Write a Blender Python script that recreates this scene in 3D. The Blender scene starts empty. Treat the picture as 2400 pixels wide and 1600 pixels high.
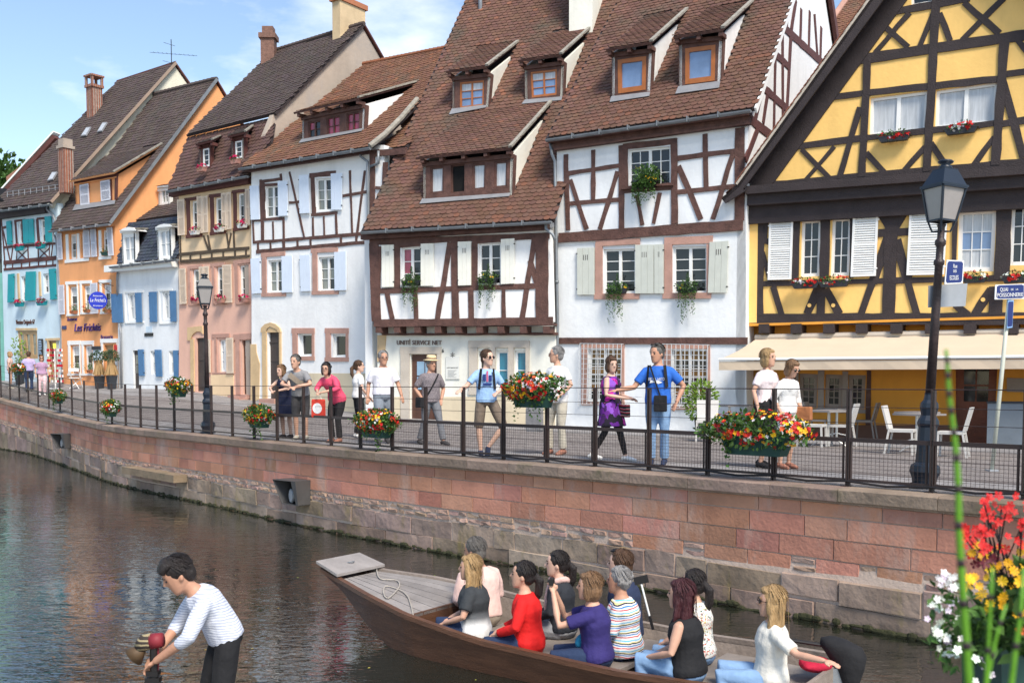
import bpy, bmesh, math, random
from mathutils import Vector as V, Matrix, noise
from mathutils.geometry import tessellate_polygon
R = math.radians
random.seed(7)
scene = bpy.context.scene
C = scene.collection
# ------------------------------------------------------------------ camera
FPX, YH, HC, PITCH = 2380.0, 895.0, 1.25, R(3.0)     # focal length and horizon row in photo pixels (2400 x 1600)
CYP = YH + FPX * math.tan(PITCH)
cam = bpy.data.cameras.new('camera'); camo = bpy.data.objects.new('camera', cam); C.objects.link(camo)
camo.location = (0, 0, HC); camo.rotation_euler = (R(90) - PITCH, 0, 0)
cam.sensor_width = 36; cam.lens = FPX / 2400 * 36; cam.shift_y = (CYP - 800) / 2400
cam.clip_start = .05; cam.clip_end = 3000
cam.dof.use_dof = True; cam.dof.focus_distance = 19; cam.dof.aperture_fstop = 5.6
scene.camera = camo
# ------------------------------------------------------------------ sky and sun
SUN_EL, SUN_AZ = R(50), R(155)       # azimuth clockwise from +Y towards +X
sd = V((math.sin(SUN_AZ) * math.cos(SUN_EL), math.cos(SUN_AZ) * math.cos(SUN_EL), math.sin(SUN_EL)))
world = bpy.data.worlds.new('World'); scene.world = world; world.use_nodes = True
nt = world.node_tree; nt.nodes.clear()
def nd(tree, t, **kw):
    n = tree.nodes.new(t)
    for k, v in kw.items(): setattr(n, k, v)
    return n
sky = nd(nt, 'ShaderNodeTexSky', sky_type='NISHITA', sun_disc=False, sun_elevation=SUN_EL, sun_rotation=SUN_AZ)
sky.air_density = 1.0; sky.dust_density = .5; sky.ozone_density = 2.0
tc = nd(nt, 'ShaderNodeTexCoord'); mp = nd(nt, 'ShaderNodeMapping'); mp.inputs['Scale'].default_value = (1, 1, 2.6); mp.inputs['Location'].default_value = (0, 0, 0)
nz = nd(nt, 'ShaderNodeTexNoise'); nz.inputs['Scale'].default_value = 3.4; nz.inputs['Detail'].default_value = 7; nz.inputs['Roughness'].default_value = .55
cr = nd(nt, 'ShaderNodeValToRGB'); cr.color_ramp.elements[0].position = .56; cr.color_ramp.elements[1].position = .88
mx = nd(nt, 'ShaderNodeMix', data_type='RGBA'); mx.inputs['B'].default_value = (7.5, 7.6, 7.8, 1)
bg = nd(nt, 'ShaderNodeBackground'); bg.inputs['Strength'].default_value = .12; wo = nd(nt, 'ShaderNodeOutputWorld')
L = nt.links.new
L(tc.outputs['Generated'], mp.inputs['Vector']); L(mp.outputs['Vector'], nz.inputs['Vector']); L(nz.outputs['Fac'], cr.inputs['Fac'])
L(cr.outputs['Color'], mx.inputs['Factor']); L(sky.outputs['Color'], mx.inputs['A']); L(mx.outputs['Result'], bg.inputs['Color']); L(bg.outputs['Background'], wo.inputs['Surface'])
sl = bpy.data.lights.new('sun', 'SUN'); so = bpy.data.objects.new('sun', sl); C.objects.link(so)
sl.energy = 2.5; sl.angle = R(18.0); sl.color = (1, .95, .87)
so.rotation_euler = sd.to_track_quat('Z', 'Y').to_euler(); so.location = (30, 10, 40)
scene.view_settings.view_transform = 'Standard'; scene.view_settings.look = 'None'; scene.view_settings.gamma = 1
scene.view_settings.use_curve_mapping = False
scene.view_settings.exposure = 1.0
scene.view_settings.use_white_balance = True; scene.view_settings.white_balance_temperature = 6950; scene.view_settings.white_balance_tint = 10
scene.cycles.max_bounces = 6; scene.cycles.use_denoising = True
# ------------------------------------------------------------------ pixel rays
UPV = V((0, math.sin(PITCH), math.cos(PITCH))); FWD = V((0, math.cos(PITCH), -math.sin(PITCH))); CAM = V((0, 0, HC))
def ray(px, py): return V((1, 0, 0)) * ((px - 1200) / FPX) + UPV * (-(py - CYP) / FPX) + FWD
def on_plane(px, py, p0, n):
    d = ray(px, py); return CAM + d * ((p0 - CAM).dot(n) / d.dot(n))
def on_z(px, py, z): return on_plane(px, py, V((0, 0, z)), V((0, 0, 1)))
def at_y(px, py, Y): return on_plane(px, py, V((0, Y, 0)), V((0, 1, 0)))
def zm(ox, oy, w, zw):
    k = w / zw
    def f(*pts): return [(ox + x * k, oy + y * k) for x, y in pts]
    f.k = k; return f
zA = zm(0, 100, 600, 2352); zB = zm(0, 450, 600, 1711); zC = zm(380, 0, 600, 1882); zD = zm(380, 400, 600, 1568)
zE = zm(840, 0, 600, 1742); zF = zm(840, 480, 600, 1568); zG = zm(1250, 0, 700, 1960); zH = zm(1250, 500, 700, 1829)
zI = zm(1700, 0, 700, 2195); zJ = zm(1700, 400, 700, 2195); zK = zm(1600, 800, 800, 2352); zL = zm(2000, 1000, 400, 1045)
zM = zm(700, 1200, 650, 2352); zN = zm(1250, 1200, 750, 2352); zO = zm(250, 1250, 450, 2016); zP = zm(0, 850, 800, 2352)
zQ = zm(0, 700, 300, 1882); zR = zm(0, 440, 300, 1568); zS = zm(620, 800, 400, 2323); zT = zm(940, 790, 420, 2195)
zU = zm(1340, 790, 340, 1666); zV = zm(1000, 1250, 500, 2352); zW = zm(260, 430, 180, 564)
# ------------------------------------------------------------------ objects
def thing(name, label, cat, loc=(0, 0, 0), group=None):
    o = bpy.data.objects.new(name, None); C.objects.link(o); o.location = loc; o.empty_display_size = .2
    o['label'] = label; o['category'] = cat
    if group: o['group'] = group
    return o
def tag(o, label=None, cat=None, group=None, kind=None):
    for k, v in (('label', label), ('category', cat), ('group', group), ('kind', kind)):
        if v: o[k] = v
    return o
def obj(name, me, mat=None, parent=None, kind=None, local=False):
    o = bpy.data.objects.new(name, me); C.objects.link(o)
    if mat is not None and not me.materials: me.materials.append(mat)
    if parent:
        o.parent = parent
        if not local and parent.type == 'EMPTY': o.location = -parent.location      # meshes are written in world coordinates
    if kind: o['kind'] = kind
    return o
def copy_tree(o, parent=None):
    c = o.copy(); C.objects.link(c); c.parent = parent
    for ch in o.children: copy_tree(ch, c)
    return c
class MB:
    def __init__(s): s.v = []; s.f = []; s.t = []; s.sm = []; s.mi = []; s.tint = None; s.m = 0; s.smooth = False
    def add(s, vs, fs):
        b = len(s.v); s.v += [tuple(p) for p in vs]
        for f in fs: s.f.append(tuple(b + i for i in f)); s.t.append(s.tint); s.sm.append(s.smooth); s.mi.append(s.m)
    def prism(s, pts, vec):
        n = len(pts); vec = V(vec); a = [V(p) for p in pts]; b = [p + vec for p in a]
        nrm = V((0, 0, 0))
        for i in range(n): nrm += a[i].cross(a[(i + 1) % n])
        fl = nrm.dot(vec) > 0
        fs = [tuple(range(n)) if not fl else tuple(reversed(range(n))), tuple(range(n, 2 * n)) if fl else tuple(reversed(range(n, 2 * n)))]
        for i in range(n):
            j = (i + 1) % n; fs.append((i, j, n + j, n + i) if fl else (j, i, n + i, n + j))
        s.add(a + b, fs)
    def box(s, c, sx, sy, sz, M=None):
        c = V(c); vs = []
        for z in (-.5, .5):
            for x, y in ((-.5, -.5), (.5, -.5), (.5, .5), (-.5, .5)):
                p = V((x * sx, y * sy, z * sz)); vs.append(c + (M @ p if M else p))
        s.add(vs, [(3, 2, 1, 0), (4, 5, 6, 7), (0, 1, 5, 4), (1, 2, 6, 5), (2, 3, 7, 6), (3, 0, 4, 7)])
    def bar(s, a, b, w, h=None, up=(0, 0, 1)):
        a = V(a); b = V(b); d = (b - a).normalized(); u = V(up)
        if abs(d.dot(u)) > .95: u = V((0, 1, 0)) if abs(d.y) < .9 else V((1, 0, 0))
        x = d.cross(u).normalized(); y = x.cross(d).normalized(); h = h or w
        vs = [p + x * (w / 2 * i) + y * (h / 2 * j) for p in (a, b) for i, j in ((-1, -1), (1, -1), (1, 1), (-1, 1))]
        s.add(vs, [(3, 2, 1, 0), (4, 5, 6, 7), (0, 1, 5, 4), (1, 2, 6, 5), (2, 3, 7, 6), (3, 0, 4, 7)])
    def tube(s, pts, rad, n=8, caps=True, fl=1.0, flv=None):
        pts = [V(p) for p in pts]; rs = rad if isinstance(rad, (list, tuple)) else [rad] * len(pts)
        vs = []; fs = []; px = None
        for i, p in enumerate(pts):
            d = (pts[min(i + 1, len(pts) - 1)] - pts[max(i - 1, 0)])
            d = d.normalized() if d.length > 1e-9 else V((0, 0, 1))
            if px is None: px = d.cross(V((0, 0, 1)) if abs(d.z) < .9 else V((0, 1, 0)))
            x = (px - d * px.dot(d)).normalized(); px = x; y = d.cross(x)
            r = rs[i]; rx, ry = (r if isinstance(r, (tuple, list)) else (r, r))
            for k in range(n):
                a = 2 * math.pi * k / n; vs.append(p + x * (math.cos(a) * rx) + y * (math.sin(a) * ry))
        for i in range(len(pts) - 1):
            for k in range(n):
                j = (k + 1) % n; fs.append((i * n + k, i * n + j, (i + 1) * n + j, (i + 1) * n + k))
        if caps: fs.append(tuple(reversed(range(n)))); fs.append(tuple(range((len(pts) - 1) * n, len(pts) * n)))
        s.add(vs, fs)
    def rings(s, rings, n=12, caps=True):      # rings: (centre, xvec, yvec)
        vs = []; fs = []
        for c, x, y in rings:
            c = V(c); x = V(x); y = V(y)
            for k in range(n):
                a = 2 * math.pi * k / n; vs.append(c + x * math.cos(a) + y * math.sin(a))
        for i in range(len(rings) - 1):
            for k in range(n):
                j = (k + 1) % n; fs.append((i * n + k, i * n + j, (i + 1) * n + j, (i + 1) * n + k))
        if caps: fs.append(tuple(reversed(range(n)))); fs.append(tuple(range((len(rings) - 1) * n, len(rings) * n)))
        s.add(vs, fs)
    def lathe(s, c, prof, n=16, ax=None):
        c = V(c); ax = V(ax or (0, 0, 1)).normalized(); x = ax.cross(V((0, 1, 0)) if abs(ax.y) < .9 else V((1, 0, 0))).normalized(); y = ax.cross(x)
        s.rings([(c + ax * z, x * max(r, .0005), y * max(r, .0005)) for r, z in prof], n)
    def ball(s, c, r, n=10, m=7, M=None):
        c = V(c); r = r if isinstance(r, (tuple, list)) else (r, r, r); vs = []; fs = []
        for i in range(m + 1):
            t = math.pi * i / m
            for k in range(n):
                a = 2 * math.pi * k / n; p = V((r[0] * math.sin(t) * math.cos(a), r[1] * math.sin(t) * math.sin(a), r[2] * math.cos(t)))
                vs.append(c + (M @ p if M else p))
        for i in range(m):
            for k in range(n):
                j = (k + 1) % n; fs.append((i * n + k, (i + 1) * n + k, (i + 1) * n + j, i * n + j))
        s.add(vs, fs)
    def mesh(s, name='mesh', mats=()):
        me = bpy.data.meshes.new(name); me.from_pydata(s.v, [], s.f)
        for m in mats: me.materials.append(m)
        if s.f:
            me.polygons.foreach_set('use_smooth', s.sm)
            if any(s.mi): me.polygons.foreach_set('material_index', s.mi)
        if any(t is not None for t in s.t):
            ca = me.color_attributes.new('tint', 'FLOAT_COLOR', 'CORNER'); buf = []
            for f, t in zip(s.f, s.t):
                t = t or (1, 1, 1)
                buf += [t[0], t[1], t[2], 1.0] * len(f)
            ca.data.foreach_set('color', buf)
        me.update(); return me
    def build(s, name, mat, parent=None, kind=None, local=False):
        return obj(name, s.mesh(name, mat if isinstance(mat, (list, tuple)) else [mat]), None, parent, kind, local)
# ------------------------------------------------------------------ materials
MATS = {}
def mat(name, col=(.5, .5, .5), rough=.8, var=.12, scale=2.0, bump=.15, bscale=25.0, tint=False, metal=0.0, stretch=(1, 1, 1), spec=.4, coat=0.0, fine=0.0, dirt=None):
    if name in MATS: return MATS[name]
    m = bpy.data.materials.new(name); MATS[name] = m; m.use_nodes = True; t = m.node_tree; t.nodes.clear()
    out = nd(t, 'ShaderNodeOutputMaterial'); b = nd(t, 'ShaderNodeBsdfPrincipled'); ln = t.links.new
    ln(b.outputs[0], out.inputs[0])
    b.inputs['Roughness'].default_value = rough; b.inputs['Metallic'].default_value = metal; b.inputs['Specular IOR Level'].default_value = spec
    b.inputs['Coat Weight'].default_value = coat
    co = nd(t, 'ShaderNodeTexCoord'); ma = nd(t, 'ShaderNodeMapping'); ma.inputs['Scale'].default_value = stretch; ln(co.outputs['Object'], ma.inputs['Vector'])
    n1 = nd(t, 'ShaderNodeTexNoise'); n1.inputs['Scale'].default_value = scale; n1.inputs['Detail'].default_value = 6; n1.inputs['Roughness'].default_value = .6
    ln(ma.outputs[0], n1.inputs['Vector'])
    rm = nd(t, 'ShaderNodeMapRange'); rm.inputs['From Min'].default_value = .3; rm.inputs['From Max'].default_value = .7
    rm.inputs['To Min'].default_value = 1 - var; rm.inputs['To Max'].default_value = 1 + var * .7; ln(n1.outputs['Fac'], rm.inputs['Value'])
    mul = nd(t, 'ShaderNodeMix', data_type='RGBA', blend_type='MULTIPLY'); mul.inputs['Factor'].default_value = 1; mul.inputs['A'].default_value = (*col, 1)
    ln(rm.outputs[0], mul.inputs['B']); cur = mul.outputs['Result']
    if tint:
        at = nd(t, 'ShaderNodeVertexColor', layer_name='tint'); m2 = nd(t, 'ShaderNodeMix', data_type='RGBA', blend_type='MULTIPLY'); m2.inputs['Factor'].default_value = 1
        ln(cur, m2.inputs['A']); ln(at.outputs['Color'], m2.inputs['B']); cur = m2.outputs['Result']
    if dirt:        # (colour, noise scale, threshold, stretch)
        dc, dsc, th, dst = dirt
        md = nd(t, 'ShaderNodeMapping'); md.inputs['Scale'].default_value = dst; md.inputs['Location'].default_value = (3.1, 7.7, 1.3); ln(co.outputs['Object'], md.inputs['Vector'])
        n3 = nd(t, 'ShaderNodeTexNoise'); n3.inputs['Scale'].default_value = dsc; n3.inputs['Detail'].default_value = 8; n3.inputs['Roughness'].default_value = .7; ln(md.outputs[0], n3.inputs['Vector'])
        r3 = nd(t, 'ShaderNodeMapRange'); r3.inputs['From Min'].default_value = th; r3.inputs['From Max'].default_value = th + .16; ln(n3.outputs['Fac'], r3.inputs['Value'])
        m3 = nd(t, 'ShaderNodeMix', data_type='RGBA'); m3.inputs['B'].default_value = (*dc, 1); ln(r3.outputs[0], m3.inputs['Factor']); ln(cur, m3.inputs['A']); cur = m3.outputs['Result']
    if 'plaster' in name or 'render' in name:       # rain streaks and patchy repainting
        ms_ = nd(t, 'ShaderNodeMapping'); ms_.inputs['Scale'].default_value = (1.4, 1.4, .4); ln(co.outputs['Object'], ms_.inputs['Vector'])
        n4 = nd(t, 'ShaderNodeTexNoise'); n4.inputs['Scale'].default_value = 1.3; n4.inputs['Detail'].default_value = 7; n4.inputs['Roughness'].default_value = .65; ln(ms_.outputs[0], n4.inputs['Vector'])
        r4 = nd(t, 'ShaderNodeMapRange'); r4.inputs['From Min'].default_value = .45; r4.inputs['From Max'].default_value = .75; r4.inputs['To Min'].default_value = 1; r4.inputs['To Max'].default_value = .86; ln(n4.outputs['Fac'], r4.inputs['Value'])
        m4 = nd(t, 'ShaderNodeMix', data_type='RGBA', blend_type='MULTIPLY'); m4.inputs['Factor'].default_value = 1; ln(cur, m4.inputs['A']); ln(r4.outputs[0], m4.inputs['B']); cur = m4.outputs['Result']
    ln(cur, b.inputs['Base Color'])
    if bump:
        n2 = nd(t, 'ShaderNodeTexNoise'); n2.inputs['Scale'].default_value = bscale; n2.inputs['Detail'].default_value = 5; ln(ma.outputs[0], n2.inputs['Vector'])
        bp = nd(t, 'ShaderNodeBump'); bp.inputs['Strength'].default_value = bump; bp.inputs['Distance'].default_value = .03; ln(n2.outputs['Fac'], bp.inputs['Height']); ln(bp.outputs[0], b.inputs['Normal'])
    return m
def smp(name, col=(.5, .5, .5), rough=.6, **k): return mat(name, col, rough, var=k.pop('var', .06), bump=k.pop('bump', 0), **k)
# plaster, timber, stone ...
W_WHITE = mat('white_plaster', (.83, .83, .82), .9, .05, 1.2, .25, 9, dirt=((.62, .61, .57), .9, .62, (1, 1, .35)))
W_COOL = mat('cool_white_plaster', (.79, .81, .82), .9, .05, 1.0, .25, 8, dirt=((.6, .63, .64), .8, .63, (1, 1, .3)))
W_CREAMW = mat('creamy_white_plaster', (.80, .79, .71), .9, .06, 1.0, .25, 8)
W_YEL = mat('yellow_plaster', (.92, .58, .19), .85, .05, 1.2, .2, 10)
W_YELG = mat('ochre_plaster', (.75, .33, .05), .85, .06, 1.2, .15, 10)
W_ORA = mat('orange_plaster', (.80, .36, .155), .9, .06, .8, .2, 10, dirt=((.72, .33, .15), .7, .6, (1, 1, .4)))
W_BLUE = mat('pale_blue_plaster', (.60, .73, .80), .9, .06, .8, .2, 10, dirt=((.6, .74, .8), .8, .55, (1, 1, .3)))
W_PEACH = mat('peach_plaster', (.73, .44, .34), .9, .07, .8, .2, 10, dirt=((.78, .46, .25), .5, .6, (1, 1, .3)))
W_CREAM = mat('cream_plaster', (.78, .57, .36), .9, .06, 1.0, .2, 10)
W_BEIGE = mat('beige_render', (.42, .35, .29), .95, .14, .7, .35, 6, dirt=((.36, .32, .29), .6, .52, (1, 1, .5)))
W_IVORY = mat('ivory_render', (.66, .63, .52), .95, .08, .7, .3, 8)
W_PLINTH = mat('plinth_render', (.66, .56, .40), .95, .1, .8, .25, 8)
W_PINK = mat('pink_plaster', (.62, .34, .3), .9, .08, .8, .2, 10)
W_GREEN = mat('mint_plaster', (.45, .68, .55), .9, .08, .8, .2, 10)
T_BROWN = mat('brown_timber', (.112, .054, .043), .75, .38, 5, .6, 22, stretch=(1, 1, 1))
T_DARK = mat('dark_timber', (.036, .026, .027), .7, .25, 3, .4, 30)
T_MAROON = mat('maroon_timber', (.105, .036, .03), .7, .2, 3, .4, 30)
T_OLIVE = mat('olive_timber', (.085, .06, .04), .75, .2, 3, .4, 30)
T_TAN = mat('tan_wood', (.48, .31, .16), .6, .2, 4, .2, 30)
T_DOOR = mat('door_wood', (.10, .045, .03), .5, .2, 4, .2, 30)
T_DOORD = mat('dark_door_wood', (.06, .045, .04), .5, .2, 4, .2, 30)
T_ORANGE = mat('orange_varnished_wood', (.40, .13, .035), .4, .15, 5, .1, 30)
S_PINK = mat('pink_sandstone', (.47, .27, .215), .9, .18, 2.5, .3, 25)
S_TAN = mat('tan_sandstone', (.62, .44, .25), .9, .15, 2.0, .3, 25)
S_GREY = mat('grey_stone', (.52, .46, .39), .9, .12, 2.0, .3, 25)
ZINC = mat('zinc', (.22, .24, .26), .45, .2, 3, .08, 20, metal=.3)
ZINCL = mat('light_zinc', (.27, .275, .29), .5, .15, 3, .08, 20, metal=.2)
P_WHITE = mat('white_paint', (.82, .82, .80), .45, .03, 4, 0)
SH_CREAM = mat('cream_paint', (.80, .79, .71), .6, .05, 3, .08, 20)
SH_GREY = mat('grey_green_paint', (.56, .58, .52), .65, .08, 3, .1, 20)
SH_BLUE = mat('ice_blue_paint', (.68, .76, .87), .6, .05, 3, .08, 20)
SH_TEAL = mat('teal_paint', (.0, .30, .34), .55, .08, 3, .08, 20)
SH_DENIM = mat('denim_blue_paint', (.075, .19, .36), .6, .15, 3, .1, 20)
SH_BEIGE = mat('beige_paint', (.68, .55, .43), .6, .07, 3, .08, 20)
SH_LILAC = mat('pale_grey_paint', (.64, .65, .71), .6, .05, 3, .05, 20)
G_DARK = mat('dark_glass', (.018, .02, .022), .06, .3, 1.5, 0, spec=.6)
G_SKY = mat('sky_glass', (.16, .25, .42), .05, .3, 1.2, 0, spec=.7, coat=.5)  # blue base colour stands in for sky mirrored in the panes
G_CURT = mat('curtain_glass', (.50, .52, .54), .12, .22, 3, 0, spec=.6, stretch=(6, 6, .6))
G_DCURT = mat('dark_curtain_glass', (.24, .25, .22), .1, .35, 2.5, 0, spec=.6, stretch=(5, 5, .6))  # curtain glass in a darker grey-green base tone
G_RED = mat('red_curtain_glass', (.36, .05, .09), .1, .4, 2.5, 0, spec=.6, stretch=(4, 4, 1))
G_TEAL = mat('teal_curtain_glass', (.02, .2, .31), .1, .2, 2.5, 0, spec=.5, stretch=(8, 8, .5))
G_LBLUE = mat('light_blue_glass', (.25, .4, .55), .1, .2, 2.5, 0, spec=.5)
G_AMBER = mat('amber_glass', (.22, .11, .03), .1, .5, 3, 0, spec=.5)  # amber tone put into the base colour, varied by noise
BLACK = smp('black_metal', (.016, .014, .014), .45)
RAILM = mat('brown_black_metal', (.040, .026, .024), .5, .2, 4, .1, 30)
LAMPM = mat('lamp_post_metal', (.035, .022, .022), .45, .4, 9, .3, 40)
NAVYM = mat('navy_black_metal', (.012, .02, .034), .4, .15, 4, .05, 30)
TILE_B = mat('brown_roof_tiles', (.140, .070, .050), .9, .22, 1.1, .2, 40, tint=True, dirt=((.085, .068, .05), .55, .52, (1, 1, 1)))
TILE_O = mat('orange_brown_roof_tiles', (.19, .09, .055), .9, .22, 1.0, .2, 40, tint=True, dirt=((.13, .095, .065), .7, .53, (1, 1, 1)))
TILE_D = mat('dark_brown_roof_tiles', (.085, .062, .056), .9, .22, 1.0, .2, 40, tint=True, dirt=((.075, .068, .058), .7, .55, (1, 1, 1)))
TILE_M = mat('maroon_roof_tiles', (.105, .058, .05), .9, .22, 1.0, .2, 40, tint=True)
SLATE = mat('slate', (.045, .055, .075), .6, .25, 4, .3, 30, tint=True)
# ------------------------------------------------------------------ terrain: quay edge, street, water
QP = [(-27, 50, .95, 1.4), (-22.1, 44, .57, 1.39), (-18.66, 40, .26, 1.31), (-13.9, 33, .07, 1.22), (-10.66, 28.2, .015, 1.17), (-7.1, 24, 0, 1.165), (-2.83, 18.95, 0, 1.165), (1.0, 15.1, 0, 1.165), (4.7, 11.35, 0, 1.165), (9, 7, 0, 1.165), (14, 2, 0, 1.165)]
HP = [(-31, 54, 1.5), (-24.1, 48, 1.3), (-19.9, 44.8, 1.2), (-16.3, 42.2, 1.02), (-12.95, 39.5, .95), (-9.4, 36.9, .6), (-4.7, 33.2, .2), (1.1, 29.2, 0), (6.1, 26.7, -.1), (14, 22.6, -.3), (24, 17, -.4)]
WZ = -1.6
def cat(a, b, c, d, t): return [.5 * (2 * y + (z - x) * t + (2 * x - 5 * y + 4 * z - w) * t * t + (3 * y - x - 3 * z + w) * t ** 3) for x, y, z, w in zip(a, b, c, d)]
QD = []
for i in range(len(QP) - 1):
    a, b, c, d = QP[max(i - 1, 0)], QP[i], QP[i + 1], QP[min(i + 2, len(QP) - 1)]
    for k in range(12): QD.append(cat(a, b, c, d, k / 12))
QD.append(list(QP[-1])); QS = [0.0]
for i in range(1, len(QD)): QS.append(QS[-1] + math.hypot(QD[i][0] - QD[i - 1][0], QD[i][1] - QD[i - 1][1]))
def quay(s, off=0.0):            # point on the railing line at arc length s, moved off metres towards the water
    i = 0
    while i < len(QS) - 2 and QS[i + 1] < s: i += 1
    t = (s - QS[i]) / (QS[i + 1] - QS[i]); a, b = QD[i], QD[i + 1]
    d = V((b[0] - a[0], b[1] - a[1], 0)).normalized(); nrm = V((d.y, -d.x, 0))
    if nrm.y > 0: nrm = -nrm
    p = V([a[k] + (b[k] - a[k]) * t for k in range(3)]); p = p + nrm * off
    return p, d, nrm, a[3] + (b[3] - a[3]) * t
def quay_s(px):                  # arc length where the railing crosses a photo column
    k = (px - 1200) / FPX; best = min(range(len(QD)), key=lambda i: abs(QD[i][0] - k * QD[i][1]))
    lo, hi = QS[max(best - 1, 0)], QS[min(best + 1, len(QS) - 1)]
    for _ in range(40):
        m = (lo + hi) / 2; p = quay(m)[0]
        if p.x - k * p.y < 0: lo = m
        else: hi = m
    return lo
GRID = []
def lerp3(a, b, t): return V([a[k] + (b[k] - a[k]) * t for k in range(3)])
def street_pt(f, w):             # f along (0..10), w across (0 quay .. 1 houses)
    i = min(int(f), 9); t = f - i
    return lerp3(lerp3(QP[i], QP[i + 1], t) if True else 0, lerp3(HP[i], HP[i + 1], t), w)
for a in range(0, 101):
    for b in range(0, 31): GRID.append(street_pt(a / 10, b / 25))
def gz(x, y): return min(GRID, key=lambda p: (p.x - x) ** 2 + (p.y - y) ** 2).z
def on_ground(px, py):
    z = 0
    for _ in range(6): p = on_z(px, py, z); z = gz(p.x, p.y)
    return V((p.x, p.y, z))
M_STREET = mat('street_setts', (.2, .18, .17), .9, .15, .8, 0)
def brick_nodes(m, sc, c1, c2, mo, ms=.02, rot=.7):
    t = m.node_tree; b = [n for n in t.nodes if n.type == 'BSDF_PRINCIPLED'][0]; co = [n for n in t.nodes if n.type == 'TEX_COORD'][0]
    mp_ = nd(t, 'ShaderNodeMapping'); mp_.inputs['Rotation'].default_value = (0, 0, rot); t.links.new(co.outputs['Object'], mp_.inputs['Vector'])
    br = nd(t, 'ShaderNodeTexBrick'); br.inputs['Scale'].default_value = sc; br.inputs['Color1'].default_value = (*c1, 1); br.inputs['Color2'].default_value = (*c2, 1); br.inputs['Mortar'].default_value = (*mo, 1)
    br.inputs['Mortar Size'].default_value = ms; br.inputs['Brick Width'].default_value = .45; br.inputs['Row Height'].default_value = .28
    t.links.new(mp_.outputs[0], br.inputs['Vector'])
    mm = [n for n in t.nodes if n.type == 'MIX'][0]; t.links.new(br.outputs['Color'], mm.inputs['A'])
    bp = nd(t, 'ShaderNodeBump'); bp.inputs['Strength'].default_value = .6; bp.inputs['Distance'].default_value = .01; bp.invert = True; t.links.new(br.outputs['Fac'], bp.inputs['Height']); t.links.new(bp.outputs[0], b.inputs['Normal'])
brick_nodes(M_STREET, 2.2, (.19, .165, .155), (.25, .22, .205), (.10, .09, .085))
def strip(name, w0, w1, dz, m, n=100, f0=0, f1=10, nw=1):
    mb = MB(); vs = []
    for i in range(n + 1):
        for j in range(nw + 1):
            p = street_pt(f0 + (f1 - f0) * i / n, w0 + (w1 - w0) * j / nw); p.z += dz; vs.append(p)
    fs = [(i * (nw + 1) + j, i * (nw + 1) + j + 1, (i + 1) * (nw + 1) + j + 1, (i + 1) * (nw + 1) + j) for i in range(n) for j in range(nw)]
    mb.add(vs, fs); return tag(mb.build(name, m), kind='structure')
street = strip('street', -.02, 1.25, 0, M_STREET, 100, nw=10)
M_PAVE = mat('pavement_slabs', (.33, .31, .31), .9, .12, .8, 0); brick_nodes(M_PAVE, 1.3, (.24, .225, .22), (.29, .275, .27), (.14, .13, .13), .015)
M_DRAIN = mat('drain_stone', (.13, .11, .105), .9, .2, 2, .2, 20)
strip('pavement', -.01, .15, .006, M_PAVE)
strip('drain_channel', .16, .175, .005, M_DRAIN); strip('drain_channel', .43, .447, .005, M_DRAIN)
strip('walkway', .72, 1.02, .007, M_PAVE)
# near paving stones of the quay, one by one
M_SETT = mat('sett_stone', (.23, .21, .2), .85, .18, 6, .3, 30, tint=True)
setts = []
for k in range(7):
    me = MB(); me.tint = (random.uniform(.82, 1.15),) * 3
    a, b, h = .095, .062, .012
    me.add([(-a, -b, 0), (a, -b, 0), (a, b, 0), (-a, b, 0), (-a + .012, -b + .012, h), (a - .012, -b + .012, h), (a - .012, b - .012, h), (-a + .012, b - .012, h)], [(4, 5, 6, 7), (0, 1, 5, 4), (1, 2, 6, 5), (2, 3, 7, 6), (3, 0, 4, 7)])
    setts.append(me.mesh('paving_stone', [M_SETT]))
cnt = 0; s = quay_s(2450)
while cnt < 300:
    for j in range(7):
        p, d, nr, _ = quay(s, -(.06 + .135 * j)); 
        o = obj('paving_stone', random.choice(setts), None, street, local=True); o.location = (p.x, p.y, gz(p.x, p.y) + .0065); o.rotation_euler = (0, 0, math.atan2(d.y, d.x) + random.uniform(-.03, .03)); cnt += 1
    s -= .205
# water
M_WATER = bpy.data.materials.new('canal_water'); M_WATER.use_nodes = True
t = M_WATER.node_tree; b = t.nodes['Principled BSDF']; b.inputs['Base Color'].default_value = (.012, .014, .010, 1); b.inputs['Roughness'].default_value = .02; b.inputs['IOR'].default_value = 2.1; b.inputs['Specular IOR Level'].default_value = .8
co = nd(t, 'ShaderNodeTexCoord'); m1 = nd(t, 'ShaderNodeMapping'); m1.inputs['Rotation'].default_value = (0, 0, .25); m1.inputs['Scale'].default_value = (1, 2.0, 1); t.links.new(co.outputs['Object'], m1.inputs['Vector'])
a1 = nd(t, 'ShaderNodeTexNoise'); a1.inputs['Scale'].default_value = 1.3; a1.inputs['Detail'].default_value = 3; a1.inputs['Distortion'].default_value = .6
a2 = nd(t, 'ShaderNodeTexNoise'); a2.inputs['Scale'].default_value = 5.5; a2.inputs['Detail'].default_value = 2.5; a2.inputs['Distortion'].default_value = .4
for a in (a1, a2): t.links.new(m1.outputs[0], a.inputs['Vector'])
b1 = nd(t, 'ShaderNodeBump'); b1.inputs['Strength'].default_value = .20; b1.inputs['Distance'].default_value = .06; t.links.new(a1.outputs['Fac'], b1.inputs['Height'])
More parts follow.
